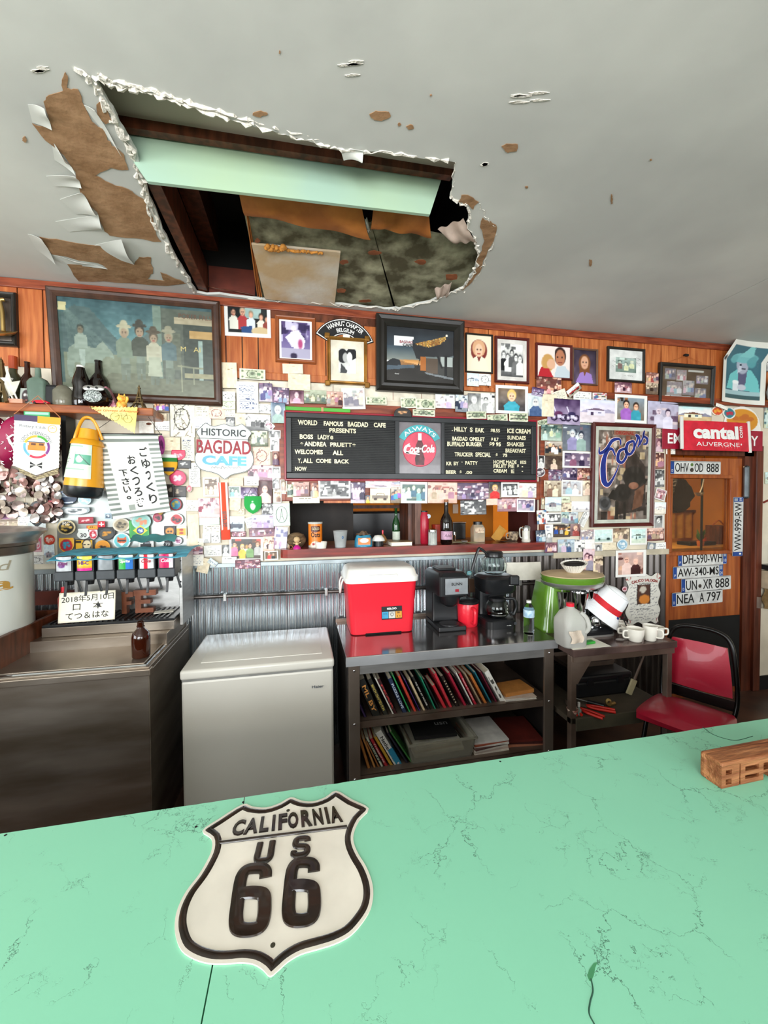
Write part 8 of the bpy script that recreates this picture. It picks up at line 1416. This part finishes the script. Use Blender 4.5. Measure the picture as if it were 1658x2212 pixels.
# ================= the wall collage: every print, card, banknote and sticker on its own =================
x0_, z0_, w_0, h_0 = span(122, 1060, 402, 1206, -.008)
a = thing('wall_mirror', 'frameless wall mirror covered in stickers behind the soda dispenser', 'mirror', WM(x0_, z0_, .001)); ob('mirror_pane', bx(nb(), -w_0/2, -h_0/2, 0, w_0/2, h_0/2, .004), mt('mirror_silver', 'c9cfcc', .28, .6, nz=(3, .12)), a)
NM = {'d': ('banknote', 'banknote'), 'n': ('paper_note', 'note'), 'k': ('blank_card', 'card'), 't': ('sketch_sheet', 'drawing'), 'o': ('printed_card', 'card'), 'S': ('sticker', 'sticker')}
LIST = '''
479 783 512 838 k::r2|tan paper sheet pinned beside the right edge of the saloon painting
517 797 573 820 d::r1|dollar bill on the wood panelling under the white bordered snapshot
610 786 654 807 k::r2|tan slip of paper under the wooden framed purple photograph
622 808 670 843 k::r1|square cream paper hanging below the tan slip
511 825 558 892 n|white flyer with a car picture under the first dollar bill
518 842 548 866 r:blue|small blue car picture glued on the white flyer
479 846 508 866 t:bw|upper small ink sketch left of the white flyer
479 866 508 884 t:green|lower pale green sketch left of the white flyer
559 828 588 868 g:purple|purple photo of two people right of the white flyer
588 837 624 873 b:purple:r-2|purple cafe photo above the green strip's left end
626 844 656 872 p:magenta|maroon portrait of a man in a suit above the green strip
656 843 706 872 g:green:r1|pale green group picture above the middle of the green strip
704 846 741 879 g:red:r1|photo of women in red above the green strip
738 838 788 884 g:fade:r3:b|faded white bordered family photo right of the women in red
790 857 835 874 d::r3|dollar bill below the lower left corner of the cafe painting
865 858 900 882 d::r4|tilted pale bill below the middle of the cafe painting
898 862 940 884 d:|pale bill overlapping the tilted one below the cafe painting
891 885 939 899 d::w|scribbled dollar bill on the top red edge of the menu board
940 852 982 882 c:fade|photo of a man in plaid clothes above the menu board
940 874 966 890 l:teal|small torn landscape photo above the cola panel
962 874 983 890 p|tiny head portrait on the red rail above the menu
983 853 1010 890 g:blue|blue group photo right of the plaid man
1010 850 1038 889 p:bw|dark photo of a squatting man in white
1038 850 1068 893 c:bw|dark photo of two standing men at a shed
1007 889 1050 905 d::r2:w|written dollar bill, left of the three on the menu's top right
1052 895 1096 911 d::r4|plain dollar bill, middle of the three on the menu's top right
1099 892 1140 911 d::w|written dollar bill, right of the three on the menu's top right
1151 902 1190 924 d::r14|tilted dollar bill off the upper right corner of the menu board
1008 806 1034 834 l:blue|small blue snow photo under the oval portrait
1034 808 1060 833 t:bw|small black and white zebra print under the oval portrait
1070 833 1140 894 p::b|thin gold bordered large portrait of a young man looking up
1140 850 1173 899 p:blue|portrait of a smiling man in glasses and hat
1158 815 1212 853 b:red|bright red print showing a red bag and car
1148 838 1174 856 m:purple:r-8|tiny purple motorcycle picture overlapping the red print
1170 852 1202 900 k|cream card left of the purple motorcycle photo
1182 862 1253 917 m:purple|large purple photo of two motorcycles
1190 838 1226 872 n::r20|folded white leaflet tilted above the motorcycles
1222 826 1256 858 r::r38|tilted postcard with a grey car and green corner
1238 846 1277 864 n:bw|handwritten card above the white and lilac building photo
1279 849 1310 867 o|small yellow sticker print of a camera
1252 864 1328 914 l:purple|wide lilac tinted photo of a roadside building
1241 897 1279 917 d::r-2:w|written bill at the lower corner of the motorcycle photo
1327 853 1397 914 c::b|large photo of a woman in white with a child in pink
1327 826 1364 849 g:magenta|small pinkish strip photo under the signed frame
1395 805 1422 828 g:red|small red photo above another, left of the black collage frame
1394 827 1421 852 g:sepia|small sepia red photo below its twin at the black collage frame
1398 868 1464 926 c:purple|dark mauve photo of two men left of the desert print
1463 877 1536 916 l|photo of a wooden desert building behind the red banner
1536 878 1562 898 S:f4ead8/d8502c/f0b040|round red smiling face sticker on the white arch above the banner
1560 878 1644 940 S:f4f2ea/d8922a/c06a28:arch|big orange arch shaped sticker with a white rim above the banner
1561 880 1588 905 S:f4f4f0/2f7f8c/c83048|round teal globe sticker overlapping the orange arch
1545 871 1572 886 n::r-14|small pale paper tucked under the right rail
1636 779 1665 802 b:bw|small greyish photo at the right edge beside the poster
1650 880 1672 925 o:teal|pale green framed card cut by the right edge
1652 1020 1672 1045 l:teal|turquoise seaside card on the cream wall at the right edge
1168 918 1213 952 g:teal|group on motorcycles, top left photo of the column right of the menu
1214 917 1276 974 c:blue|large photo of a couple, the woman in pale blue
1176 954 1214 985 g|photo of a crowd with a shield sign below the motorcycle group
1161 984 1176 1011 p:bw:b|tiny instant photo on the brown post right of the menu
1177 985 1214 1014 p:sepia|grey arch photo of a small dog
1214 975 1277 1011 c:purple:b|photo of two men in white shirts below the blue couple
1155 1010 1177 1030 S:e8e4e4/4a4048/e8e4e4|black and white star rosette sticker on the brown post
1180 1014 1214 1038 b:purple|dark violet bar photo, left of three in a row
1214 1011 1246 1037 g:purple|violet couple photo, middle of three in a row
1246 1011 1277 1038 b:red|red lit bar photo, right of three in a row
1174 1038 1212 1073 c:sepia|photo of a smiling elderly couple left of the white shirt photo
1212 1036 1258 1072 c:fade:b|washed out photo of a person in a white shirt
1258 1038 1278 1070 p:sepia|brown narrow photo touching the beer mirror
1168 1075 1177 1100 p:sepia|thin sliver photo at the post below the couple
1177 1074 1212 1105 l:blue|blue photo of a desert monument
1210 1073 1231 1086 l:green|tiny green landscape above the bottle card
1208 1085 1236 1107 o:sepia|white card with an amber bottle
1234 1083 1278 1106 r:fade|pale car photo left of the beer mirror's lower edge
1159 1102 1180 1132 o::r4|orange and blue map card on the post
1178 1107 1212 1131 g:bw:b|black and white table photo
1211 1106 1228 1131 c:teal|small teal photo of two people
1227 1106 1248 1131 g:blue|small blue group photo
1248 1098 1276 1140 c:bw:r-28:b|black and white photo tilted against the beer mirror's lower corner
1176 1133 1194 1161 n|narrow notepaper right of the cream jug
1193 1133 1231 1160 g|dark group photo with a red centre
1231 1132 1253 1158 p:red|oval like portrait of a woman in red
1252 1144 1283 1170 b:fade|faded clutter photo below the mirror's corner
1157 1145 1178 1174 g:blue:r3|blue photo of children next to the hatch
1179 1148 1192 1172 p:bw|little dark portrait right of the blue children
1176 1172 1203 1194 g:magenta|pink strip of two group photos above the dull cap rail
1204 1165 1241 1194 c:blue|photo of a man in a green cap and a woman in teal
1240 1166 1263 1193 o:bw|tilted grey card with blue badges
1263 1165 1284 1186 k:fade|small pale card with a red spot
1282 1143 1324 1173 r:teal:b|pale teal photo of a vintage car
1323 1141 1358 1170 g:sepia|brown group photo right of the vintage car
1332 1165 1355 1188 S:dce8ee/8ab4cc/f0f4f4|pale blue sky badge hanging under the brown group photo
1360 1140 1397 1177 l:teal:b|white bordered photo of a dark shed
1396 1140 1434 1168 g:red|pinkish red photo at the left of the door frame
1283 1176 1301 1199 p:bw:b|mini black and white portrait on the top of the dull metal
1300 1172 1331 1188 k|blank cream strip under the vintage car photo
1397 1172 1415 1199 p:blue:r-6|dark blue rounded phone case card at the door
1415 1172 1438 1198 n::r3|white shopping list pinned beside the door frame
1258 1186 1283 1232 c:magenta:r-4|red faded couple photo hanging behind the green mixer
1280 1200 1302 1246 g:sepia:r2|brown strip photo behind the mixer's right side
1329 1188 1395 1246 c:red:b|white bordered photo of two laughing people on the dull metal
1415 920 1433 947 o:sepia|yellow print at the top right of the beer mirror
1414 947 1432 976 p:magenta|pink narrow portrait right of the beer mirror
1414 979 1434 1013 g:red|pale red photo right of the beer mirror
1413 1015 1434 1052 b:bw|dark photo beside the upper hinge side of the door
1412 1053 1440 1084 g:magenta:r-16:b|tilted photo overlapping the door frame
1413 1085 1438 1110 l:fade|faded landscape below the tilted photo
1411 1112 1433 1143 p:bw:b|instant photo right of the mirror's lower corner
1438 965 1458 981 n|small white card on the corner of the dark red sign
604 1038 620 1067 p:sepia:b|narrow instant photo at the menu board's lower left corner
620 1046 633 1074 g:green|thin greenish photo below the menu's left corner
630 1041 668 1073 g:red|photo of red cars and people below the menu board
670 1043 688 1075 c:red|narrow pink photo left of the big bordered bar photo
632 1073 690 1087 n|scribbled note strip above the hatch's left end
687 1036 757 1077 b:bw:b|big white bordered black and white bar photo under the menu
757 1042 788 1087 g:purple|violet photo of dancers under the menu
789 1037 864 1055 o:fade|pale strip of cards under the menu's middle
789 1070 800 1087 p|tiny portrait of a woman with red hair above the hatch
799 1055 843 1087 r:sepia|brown photo of a car interior above the hatch
844 1052 866 1087 g|small colourful crowd photo above the hatch
864 1041 923 1087 g:teal:b|white bordered pale street scene below the cola panel
924 1042 987 1087 g:red|red toned photo of two men, one in yellow
987 1043 1055 1079 b:purple|violet photo of a man at a bar
1055 1041 1083 1077 p|portrait of a small boy in blue
1082 1042 1121 1074 g:bw:b|dark photo of three young women with a white edge
1121 1044 1158 1075 c:fade|pale blue faded photo at the right end under the menu
994 1080 1050 1112 b:bw:r1|hanging strip photo of bottles in the hatch opening
1050 1077 1074 1091 k:red|brown card between two photos at the hatch's top
1074 1077 1117 1105 g:magenta|crimson group photo hanging in the hatch
1116 1077 1155 1106 g:purple:b|white bordered violet photo hanging at the hatch's right
331 867 365 891 g|photo of colourful children behind the wall shelf's right end
331 893 360 909 c:sepia|small photo of two faces under the children photo
334 909 366 930 n|white certificate under the two faces photo
366 868 421 944 t|spiral sketchbook page with a drawn windmill tower
421 877 452 902 n|upper white letter below the saloon painting
450 880 486 905 t:red|red brown sketch below the saloon painting
418 902 456 926 n|white card marked with initials above the shield sign
486 884 508 902 n|white note right of the red brown sketch
488 901 507 921 c:bw|tiny black and white portrait above the shield sign
508 893 535 930 k|blank cream paper right of the shield's top
530 895 584 932 g:bw|wide grey group photo right of the shield sign's top
585 870 616 914 p:blue|blue photo of a man in sunglasses beside the menu board
545 873 585 893 t:bw|small card with printed symbols under the violet photos
567 906 598 933 p:magenta:r-40:b|tilted instant photo near the menu's left side
580 929 606 947 c:bw:b|small instant photo under the tilted one
542 931 578 964 g:green|pale photo of birds right of the shield sign
583 946 603 976 c:bw:b|upright instant photo at the red post
547 966 584 1005 t:red|white sheet with a red scooter drawing
588 975 603 1005 p:red|narrow red statue photo on the red post
535 1005 590 1040 g:magenta|pink toned photo below the scooter drawing
587 1008 606 1033 c:bw:b|instant photo right of the pink toned one
588 1033 604 1056 c:bw:b|instant photo below it at the post's foot
605 1036 620 1062 p:sepia:b|yellowish instant photo left of the red car photo
590 1057 608 1086 c:sepia:b|instant photo above the Eiffel drawing
438 1031 473 1073 b:sepia:b|instant photo of food under the shield sign
494 1032 525 1050 k:red|orange blank card under the shield's tip
527 1029 560 1049 n|white printed label right of the orange card
557 1038 588 1087 p:red|drawn girl with red hair right of the white label
493 1050 520 1076 c:teal:b|small photo of two people in dark coats
520 1053 556 1077 m:purple|dark violet photo behind the green pennant
495 1075 520 1103 k::r-4|blank square card with a pin beside the red scarf
512 1099 528 1112 t:sepia|tiny airship drawing under the blank square card
565 1087 591 1114 b:bw|black and white car photo left of the Eiffel drawing
428 1076 475 1118 g:magenta|photo of a family of four left of the red scarf
430 1117 474 1134 k:teal|teal paper strip under the family photo
438 1134 476 1153 n|white letter under the teal strip
402 1080 428 1104 n::r-2|handwritten lines left of the family photo
408 1000 432 1052 n|long handwritten note below the black banner sticker
355 945 389 974 k|blank white card right of the towel's top
392 944 420 996 n|narrow white notes left of the shield sign
402 1048 415 1063 S:e8dcd0/d0405a/e8d8c8|tiny pink figure sticker
405 1110 430 1178 k:sepia|tall tan paper with a crumpled edge
412 1124 424 1140 S:a02a78/b04088/702058|purple cherry sticker on the tan paper
403 1163 440 1181 n|white ticket with red marks above the magenta leaflet
405 1180 438 1200 o:magenta|magenta and black leaflet right of the soda dispenser
405 1198 440 1222 n|folded letter with a red arrow right of the soda dispenser
437 1152 455 1173 p:bw|tiny dark portrait below the white letter
456 1152 476 1173 t:bw|small black and white drawing below the white letter
440 1178 479 1202 n|typed white letter above the tilted papers
480 1177 496 1206 p:bw|narrow black and white print left of the large instant photo
479 1203 511 1217 n:bw|black printed strip under the narrow print
423 1203 456 1240 k::r-14|crumpled tan paper tilted over the metal cap
445 1203 473 1227 l:blue:r-38|dark blue tilted photo above the metal cap
490 1115 528 1149 r:blue|blue photo of cars right of the red scarf
500 1148 531 1159 b:magenta|small dark ticket right of the scarf's end
527 1114 556 1142 n::r16|crumpled leaflet left of the violet portraits
543 1112 591 1141 c:purple|violet photo of two faces left of the Eiffel drawing
538 1141 593 1159 g:magenta|long pink group photo above the big instant photo's corner
567 1158 593 1191 g:red|pink photo right of the large instant photo
571 1190 601 1210 c::b|small instant photo beside the hatch shelf
592 1138 620 1186 o:purple:r-4|grey lilac leaflet below the Eiffel drawing
495 1160 568 1212 g::r-2:b|large white bordered instant photo of six people
508 1209 562 1228 b:magenta|long purple strip photo on the metal cap
590 1087 626 1136 k:teal|grey sheet with a drawn tower in an oval
0 1123 46 1138 g:sepia|dark strip photo just above the tea urn
36 1086 60 1112 m:bw|black and white motorcycle photo above the tea urn
38 1110 64 1138 n|pale paper above the urn's lid at the right
60 1110 99 1151 k:blue|pale blue card carrying the diamond sticker
58 1150 94 1200 k:fade|pinkish cloudy poster right of the urn
60 1200 94 1219 t:bw|white sheet with pen strokes left of the dispenser
95 1176 118 1218 l:blue|bluish photo strip left of the dispenser
2 1088 24 1122 p:magenta|shiny portrait photo above the urn's left side
300 905 332 936 k:fade|pale panel under the right end of the wall shelf
'''
STK = '''
65 1082 98 1110 S:1c1c1e/2e3032/c8ccc8|round black sticker with a silver wave
94 1072 120 1107 S:4a2220/30181a/b04048:shield|dark brown glass shaped sticker
122 1060 166 1090 S:5a7088/2c3c54/d0dce8|large blue ship sticker below the yellow jug
168 1069 197 1091 S:c8dce4/a8ccd8/e8f4f8|pale blue round sticker below the towel
131 1095 194 1113 S:9aa4a8/e8ecec/50585c:shield|wide silver winged car emblem sticker
64 1114 95 1139 S:22282c/22282c/d89858:diamond|black diamond sticker with an orange eye
100 1109 117 1129 S:2a2624/3a3430/c8b088:shield|small black shield sticker near the diamond
118 1104 137 1120 S:2a2624/1c1a1a/888480|small black round sticker right of the little shield
169 1117 202 1131 S:8a2430/a83040/e8c8c8:rect|dark red banner sticker under the silver emblem
123 1123 163 1155 S:c8b890/22201c/d8b050|round black and gold club badge sticker
187 1135 212 1144 S:d8502c/e8922c/3a1c10:rect|orange lettered ALES sticker
211 1126 227 1139 S:c81c30/c81c30/c81c30:rect|red square sticker with a white cross
166 1142 194 1165 S:e8ece8/e8ece8/e8ece8:route|white route shield sticker with the number 30
192 1144 211 1166 S:e4dede/c83040/f4f0f0:shield|red and white wing sticker
211 1139 249 1168 S:282a2c/4a4c4c/d8922c:shield|grey winged bar and shield motorcycle sticker
243 1119 281 1149 S:d8d0c0/a8987c/4a4438|round sepia desert scene sticker
95 1155 119 1177 S:b83a2c/d0482e/f4e8e0|red bottle cap sticker with white letters
70 1160 90 1192 S:e8b8c0/e0607c/f0e0e0:rect|pink lettered sticker on the cloudy poster
127 1162 160 1195 S:e8b03c/b02c3a/2a9ab8:shield|colourful crest sticker above the first soda valve
162 1165 201 1195 S:d8a82c/d0a428/2a2220:rect|yellow square sticker with a bald man's face
205 1167 238 1196 S:e09a28/d88c20/2a1c14|round orange sticker with a black insect
244 1151 282 1186 S:e8f4f4/6cc4cc/d8502c|round turquoise fox face sticker
279 1124 322 1162 S:3aa04a/2f9444/58b850:rect|green Brazil sheet behind the ball stickers
284 1110 326 1143 S:a8ccc8/8ac0b4/d8805a|translucent round green and orange sticker
287 1134 319 1158 S:d8c83c/d8c83c/d8c83c:diamond|yellow diamond sticker behind the blue ball
295 1139 311 1153 S:24408a/2a4c98/e8ece8|blue ball sticker in the yellow diamond
299 1163 332 1191 S:f0f0ec/e8e8e4/2a2c30:rect|white square sticker with a black pickup truck
330 1108 350 1128 S:a83048/c04a60/2a1c20|red octagon sticker under the towel's corner
354 1136 380 1166 S:2a1e1c/e08a2c/f0ece0:shield|black shield sticker with an orange skull
381 1137 403 1158 S:e8a82c/e8b030/a83020:rect|orange square sticker with two red cows
353 1168 371 1183 S:22262a/22262a/22262a:route|black shield sticker numbered 73
375 1160 393 1176 S:f0ecf0/ecdce4/a04878|white round sticker with plum stripes
372 1184 399 1201 S:8ac0dc/4a4a44/c8402c:arch|blue arch outline sticker at the dispenser's right
226 1109 241 1121 S:b8ccd8/4a5a6a/e8f0f4:rect|small camera sticker above the desert scene
366 1109 396 1135 S:f0f0ee/c02c34/1c2024|white round sticker with a red ring and black figure
366 1076 392 1103 S:b83038/4a9ac0/e8c850|round red and blue motorcycle rally sticker
374 1050 402 1074 S:1e1c1c/38302c/c8b8a0:rect|black square patch sticker right of the towel
358 1046 375 1074 S:221e1e/2c2624/a89888:rect|black card sticker half behind the towel
366 1016 402 1049 S:c81c58/d82c64/f4e8ec|round magenta sticker of a running figure
370 972 400 995 S:e02858/d82050/f4c0cc:shield|pink lips sticker right of the towel
383 994 412 1012 S:2a2c2e/303234/e0e0dc:rect|black banner sticker with two white lines
340 940 356 984 S:a82c88/b84aa0/60205a|purple round badge half behind the towel
341 1100 352 1112 S:d0a030/d8a838/8a5018|little yellow banner sticker under the rally sticker
1343 1267 1354 1278 S:e0a0a8/e8dce0/a03040|tiny pink triangular sticker on the dull metal
1008 1233 1018 1243 S:9adce0/58b8c8/e8f4f4|small turquoise sticker on the corrugated metal
850 880 889 900 S:1c1816/241e1a/d09a68:arch|small black and gold arch sticker on the menu's top rail
'''
k_ = 0
for ln in (LIST+STK).strip().split('\n'):
    if '|' not in ln: continue
    sp, lab = ln.split('|'); f = sp.split(' '); x0, y0, x1, y1 = map(float, f[:4]); op = f[4].split(':'); kind = op[0]; k_ += 1
    off = .0035+.00011*k_
    if x1 < 402 and y0 > 1040 and x0 > 55: off += .003
    if 1.0 and (y0 > 1185 or (y0 > 1040 and 1160 > x0 > 600 and y1 > 1080)): off += .022
    if 604 < x0 < 1160 and 880 <= y0 < 905: off += .05
    if 604 < x0 < 1160 and 1030 < y0: off = max(off, .022+.00011*k_)
    if 1140 < x0 < 1180 and y0 > 890: off = .026+.0001*k_
    if y0 < 872 and x0 > 470: off += .03
    rot = 0; bord = 0; shp = 'rect'; wr = False
    for q in op[1:]:
        if q[:1] == 'r' and q[1:].lstrip('-').isdigit(): rot = float(q[1:])
        if q == 'b': bord = .1
        if q == 'w': wr = True
        if q in ('arch', 'shield', 'route', 'diamond'): shp = q
    x, z, w, h = span(x0, y0, x1, y1, Y=-off)
    if abs(rot) > 12:
        c_, s_ = abs(math.cos(R(rot))), abs(math.sin(R(rot))); k2 = max(.3, c_*c_-s_*s_); w, h = max(.5*w, (w*c_-h*s_)/k2), max(.5*h, (h*c_-w*s_)/k2)
        w, h = min(w, x1 and w), h
    nx = int(max(10, min(64, (x1-x0)*.85))); ny = int(max(9, min(56, (y1-y0)*.85)))
    nm, cat = NM.get(kind, ('photograph', 'photograph')); rs = random.Random(k_)
    if kind == 'S':
        A_, B_, C_3 = op[1].split('/'); c = Cv(nx, ny, A_); rect = 'rect' in op
        (c.rect(.08, .1, .92, .9, B_) if rect else c.ell(.5, .5, .4, .4, B_))
        for q in range(7): c.ell(.5+rs.uniform(-.22, .22), .5+rs.uniform(-.2, .2), .09, .07, C_3, .9)
        c.rect(.25, .44, .75, .52, C_3, .6)
        if 'fox' in lab: c = Cv(nx, ny, 'e8f4f4').ell(.5, .5, .42, .42, '6cc4cc').poly([(.25, .22), (.42, .36), (.58, .36), (.75, .22), (.74, .56), (.5, .8), (.26, .56)], 'd8602c').poly([(.3, .6), (.5, .62), (.7, .6), (.5, .8)], 'f4f0ec').rect(.28, .44, .72, .52, '2a2a2a')
        if 'truck' in lab: c = Cv(nx, ny, 'f0f0ec').rect(.15, .45, .85, .68, '26282c').poly([(.3, .46), (.38, .24), (.76, .24), (.8, .46)], '26282c').rect(.2, .56, .7, .62, 'c8c8c8').rect(.42, .29, .72, .42, '8a9298')
        if 'bald' in lab: c = Cv(nx, ny, 'd8a82c').border(.05, '2a2220').rect(.05, .12, .35, .26, '2a2220').poly([(.5, .1), (.85, .05), (.95, .5), (.9, .95), (.45, .95), (.4, .3)], '2a2430').ell(.68, .4, .22, .32, 'e0d0a8').rect(.5, .36, .62, .42, '2a2220').rect(.7, .36, .82, .42, '2a2220').ell(.64, .72, .08, .04, 'c83a4a')
        if 'diamond sticker with' in lab: c = Cv(nx, ny, '22282c').ell(.5, .5, .24, .24, 'd8a070').ell(.5, .5, .15, .15, '3a2430')
        if 'route' in op or 'cross' in lab or 'yellow diamond sticker' in lab: c = Cv(nx, ny, A_)
        if 'skull' in lab: c = Cv(nx, ny, '241c1a').ell(.5, .4, .34, .26, 'e08a2c').ell(.38, .42, .09, .07, '241c1a').ell(.62, .42, .09, .07, '241c1a').rect(.34, .62, .66, .72, 'f0ece0')
        if 'cows' in lab: c = Cv(nx, ny, 'f0e4c8').rect(.04, .15, .96, .96, 'e8a82c').ell(.5, .38, .22, .12, 'a83020').ell(.5, .72, .22, .12, 'a83020')
        if 'ship' in lab: c = Cv(nx, ny, '8aa0b8').ell(.5, .55, .5, .5, '2c3c54').poly([(.1, .5), (.3, .15), (.9, .5)], 'b8c8d8').rect(.3, .8, .8, .88, 'd0dce8')
        if shp == 'rect' and not rect: shp = 'disc'
        m = PR
    else:
        tint = op[1] if len(op) > 1 and op[1] in ('bw', 'sepia', 'purple', 'magenta', 'red', 'blue', 'teal', 'fade', 'green') else None
        c = motif(kind, nx, ny, k_*7+3, tint, bord); m = PM if kind in 'nkt' else PR
        if wr: c.scrib(2, '1c1c1c', k_, .08, .95, .2, .85, .05)
    bend = rs.choice([0, 0, .003, .006]) if kind != 'S' else 0
    if 'towel' in lab and kind != 'S': bend = 0
    o = printed(nm, c, max(w, .02), max(h, .02), m, None, WM(x, z, off, rot+rs.uniform(-1.2, 1.2)), .0006, shp, bend=bend, label=lab, cat=cat)
    tx = {'ALES sticker': ('ALES', .8, .6, 'e8c040', 0), 'number 30': ('30', .5, .38, '1a1c1e', -.12), 'numbered 73': ('73', .5, .4, 'e8e8e8', 0), 'bottle cap': ('TACO', .7, .3, 'f8f0ec', 0), 'club badge': ('MC', .4, .25, 'e8e0d0', .25), 'white flyer': ('johnny pacific', .8, .09, '44484c', .4), 'white cross': ('+', .7, .7, 'ffffff', 0), 'initials': ('GS', .25, .3, '8a8a90', 0), 'pink lettered': ('IO', .7, .6, 'f4d0d8', 0)}
    for q, (s, fw_, fh, cl_, dy) in tx.items():
        if q in lab and 'car picture glued' not in lab: text(o, s, 0, dy*h, w*fw_, h*fh, .0012, mt('ink_'+cl_, cl_, .5), bold=.02)
    if 'drawn tower in an oval' in lab:
        bm = nb(); tube(bm, [(.03*math.cos(q*.5236)*1.2, .055*math.sin(q*.5236), .007) for q in range(12)], .0012, 4, closed=True); [tube(bm, smoothpts([(s*.016, -.04, .007), (s*.006, -.01, .007), (0, .04, .007)]), .0012, 4) for s in (-1, 1)]; tube(bm, [(-.008, -.015, .007), (.008, -.015, .007)], .001, 4); ob('pen_drawing', bm, M_ink, o)
    if 'windmill' in lab:
        bm = nb(); [tube(bm, [(s*.03-.02, -.07, .008), (-.02+s*.008, .05, .008)], .0008, 4) for s in (-1, 1)]
        for q in range(5): tube(bm, [(-.045+q*.004, -.06+q*.025, .008), (.005-q*.004, -.045+q*.025, .008)], .0006, 4)
        tube(bm, [(-.02+.025*math.cos(q*.5236), .065+.025*math.sin(q*.5236), .008) for q in range(12)], .0008, 4, closed=True); ob('pencil_drawing', bm, mt('ink_grey'), o); ob('spiral_holes', bx(nb(), -w/2+.002, -h/2, .0008, -w/2+.004, h/2, .004), M_ink, o)
# curtain of shiny shell discs at the far left: too many small pieces to count
cur = thing('shell_disc_curtain', 'hanging curtain of shiny round shell discs at the left edge under the heart cushion', 'curtain'); r = random.Random(12)
for cc, mt_ in (('b8a898', .3), ('a87c74', .4), ('4a302a', .6), ('d8d0cc', .6), ('7a6a64', .7)):
    bm = nb()
    for i in range(40):
        px, py = r.uniform(-60, 128), r.uniform(966, 1122); p = WP(px, py, -r.uniform(.015, .07)); lathe(bm, [(0, 0), (r.uniform(.018, .032), .0015), (0, .004)], 14, Matrix.Translation(p) @ RX(90+r.uniform(-16, 16)) @ RY(r.uniform(-16, 16)))
    ob('shell_discs', bm, mt('disc_'+cc, cc, .18, mt_, nz=(30, .2)), cur, kind='stuff')
ob('disc_cords', (lambda bm: [tube(bm, [WP(p_, 960, -.05), WP(p_+2, 1085, -.05)], .0025, 5) for p_ in (52, 70, 20, 96)] and bm)(nb()), mt('cord_cream', 'c8b8a0', .8), cur, kind='stuff')
# fabric strip, keyboard-like strip and the things right of the door
t = thing('teal_cloth', 'folded teal cloth lying on top behind the soda dispenser', 'cloth'); ob('cloth', sheet(nb(), lambda u, v: (WP(285+95*u, 1165, -.05).x, -.03-.05*v, 1.455+.035*(1-v)+.006*math.sin(u*17)), 20, 4, .004), mt('cloth_teal', '4a8a8a', .8, nz=(8, .15)), t, smooth=70)
ob('cream_tiles', bx(nb(), -.42, -.004, 2.40, 1.0, 0, 2.495), mt('tile_cream', 'efe6d2', .35), wall)
for i in range(6): ob('tile_joint', bx(nb(), -.2+.21*i, -.0055, 2.41, -.197+.21*i, 0, 2.49), M_rail, wall)
M_sack = mt('burlap_tan', 'a88a5c', .9, nz=(9, .25), col2='6a5230', bump=(20, .8))
t = thing('hanging_carving', 'tan carved mask and fabric ornament hanging on the wall at the right edge', 'ornament', WM(WP(1652, 1310).x+.03, .86, .0)); ob('ornament_body', sheet(nb(), lambda u, v: (.17*(u-.5)*(1+.2*math.sin(v*12)), .26*(.5-v), .02+.07*math.sin(u*3.14)*(.7+.3*math.sin(v*19+u*9))), 16, 24, .004), M_sack, t, smooth=80); ob('tassel', sheet(nb(), lambda u, v: (-.14+.06*(u-.5), -.02-.1*v, .01+.03*math.sin(u*3.1)), 6, 4, .003), M_stf, t)
t = thing('paper_bag_shelf', 'small shelf with a pale bag and black tray right of the door', 'shelf', WM(WP(1655, 1220).x, WP(1655, 1220).z, 0)); ob('shelf_tray', bx(nb(), -.09, -.03, 0, .3, .01, .14), M_bk, t); ob('white_bowl', lathe(nb(), [(0, 0), (.05, .0), (.07, .03), (0, .03)], 20, T(.0, -.03, .08) @ RX(-90)), M_white, t); ob('pale_box', bx(nb(), .01, .02, .01, .2, .2, .12, bev=.02), mt('pale_blue_box', 'a8bcc4', .5), t); ob('paper_bag', bx(nb(), -.09, -.2, .01, .2, -.04, .1, bev=.01), mt('bag_tan', 'cbb79a', .8), t)
t = thing('bust_figurine', 'grey plaster bust figurine at the right edge beside the drinker poster', 'figurine', WM(WP(1650, 835).x+.02, 2.555, .0)); ob('bust', lathe(nb(), [(0, 0), (.10, 0), (.11, .06), (.09, .14), (.05, .17), (.03, .2), (.0, .2)], 20, T(.02, 0, .08) @ RX(-90), 1, .5), mt('plaster_grey', 'a8a6a2', .7, bump=(20, .5)), t, smooth=70); ob('small_head', lathe(nb(), [(0, 0), (.025, .01), (.03, .04), (.02, .07), (0, .075)], 16, T(-.07, .02, .1) @ RX(-90)), M_cream, t, smooth=70)
t = thing('red_wall_clip', 'small red brown clip on the cream wall right of the door', 'clip', WM(WP(1652, 1083).x, WP(1652, 1083).z, 0, 20)); ob('clip', bx(nb(), -.03, -.008, 0, .03, .008, .012, bev=.004), mt('clip_red', '8a2c20', .5), t)
box('baseboard_right', (3.96, -.015, 0, 6.4, 0, .12), M_black, kind='structure')
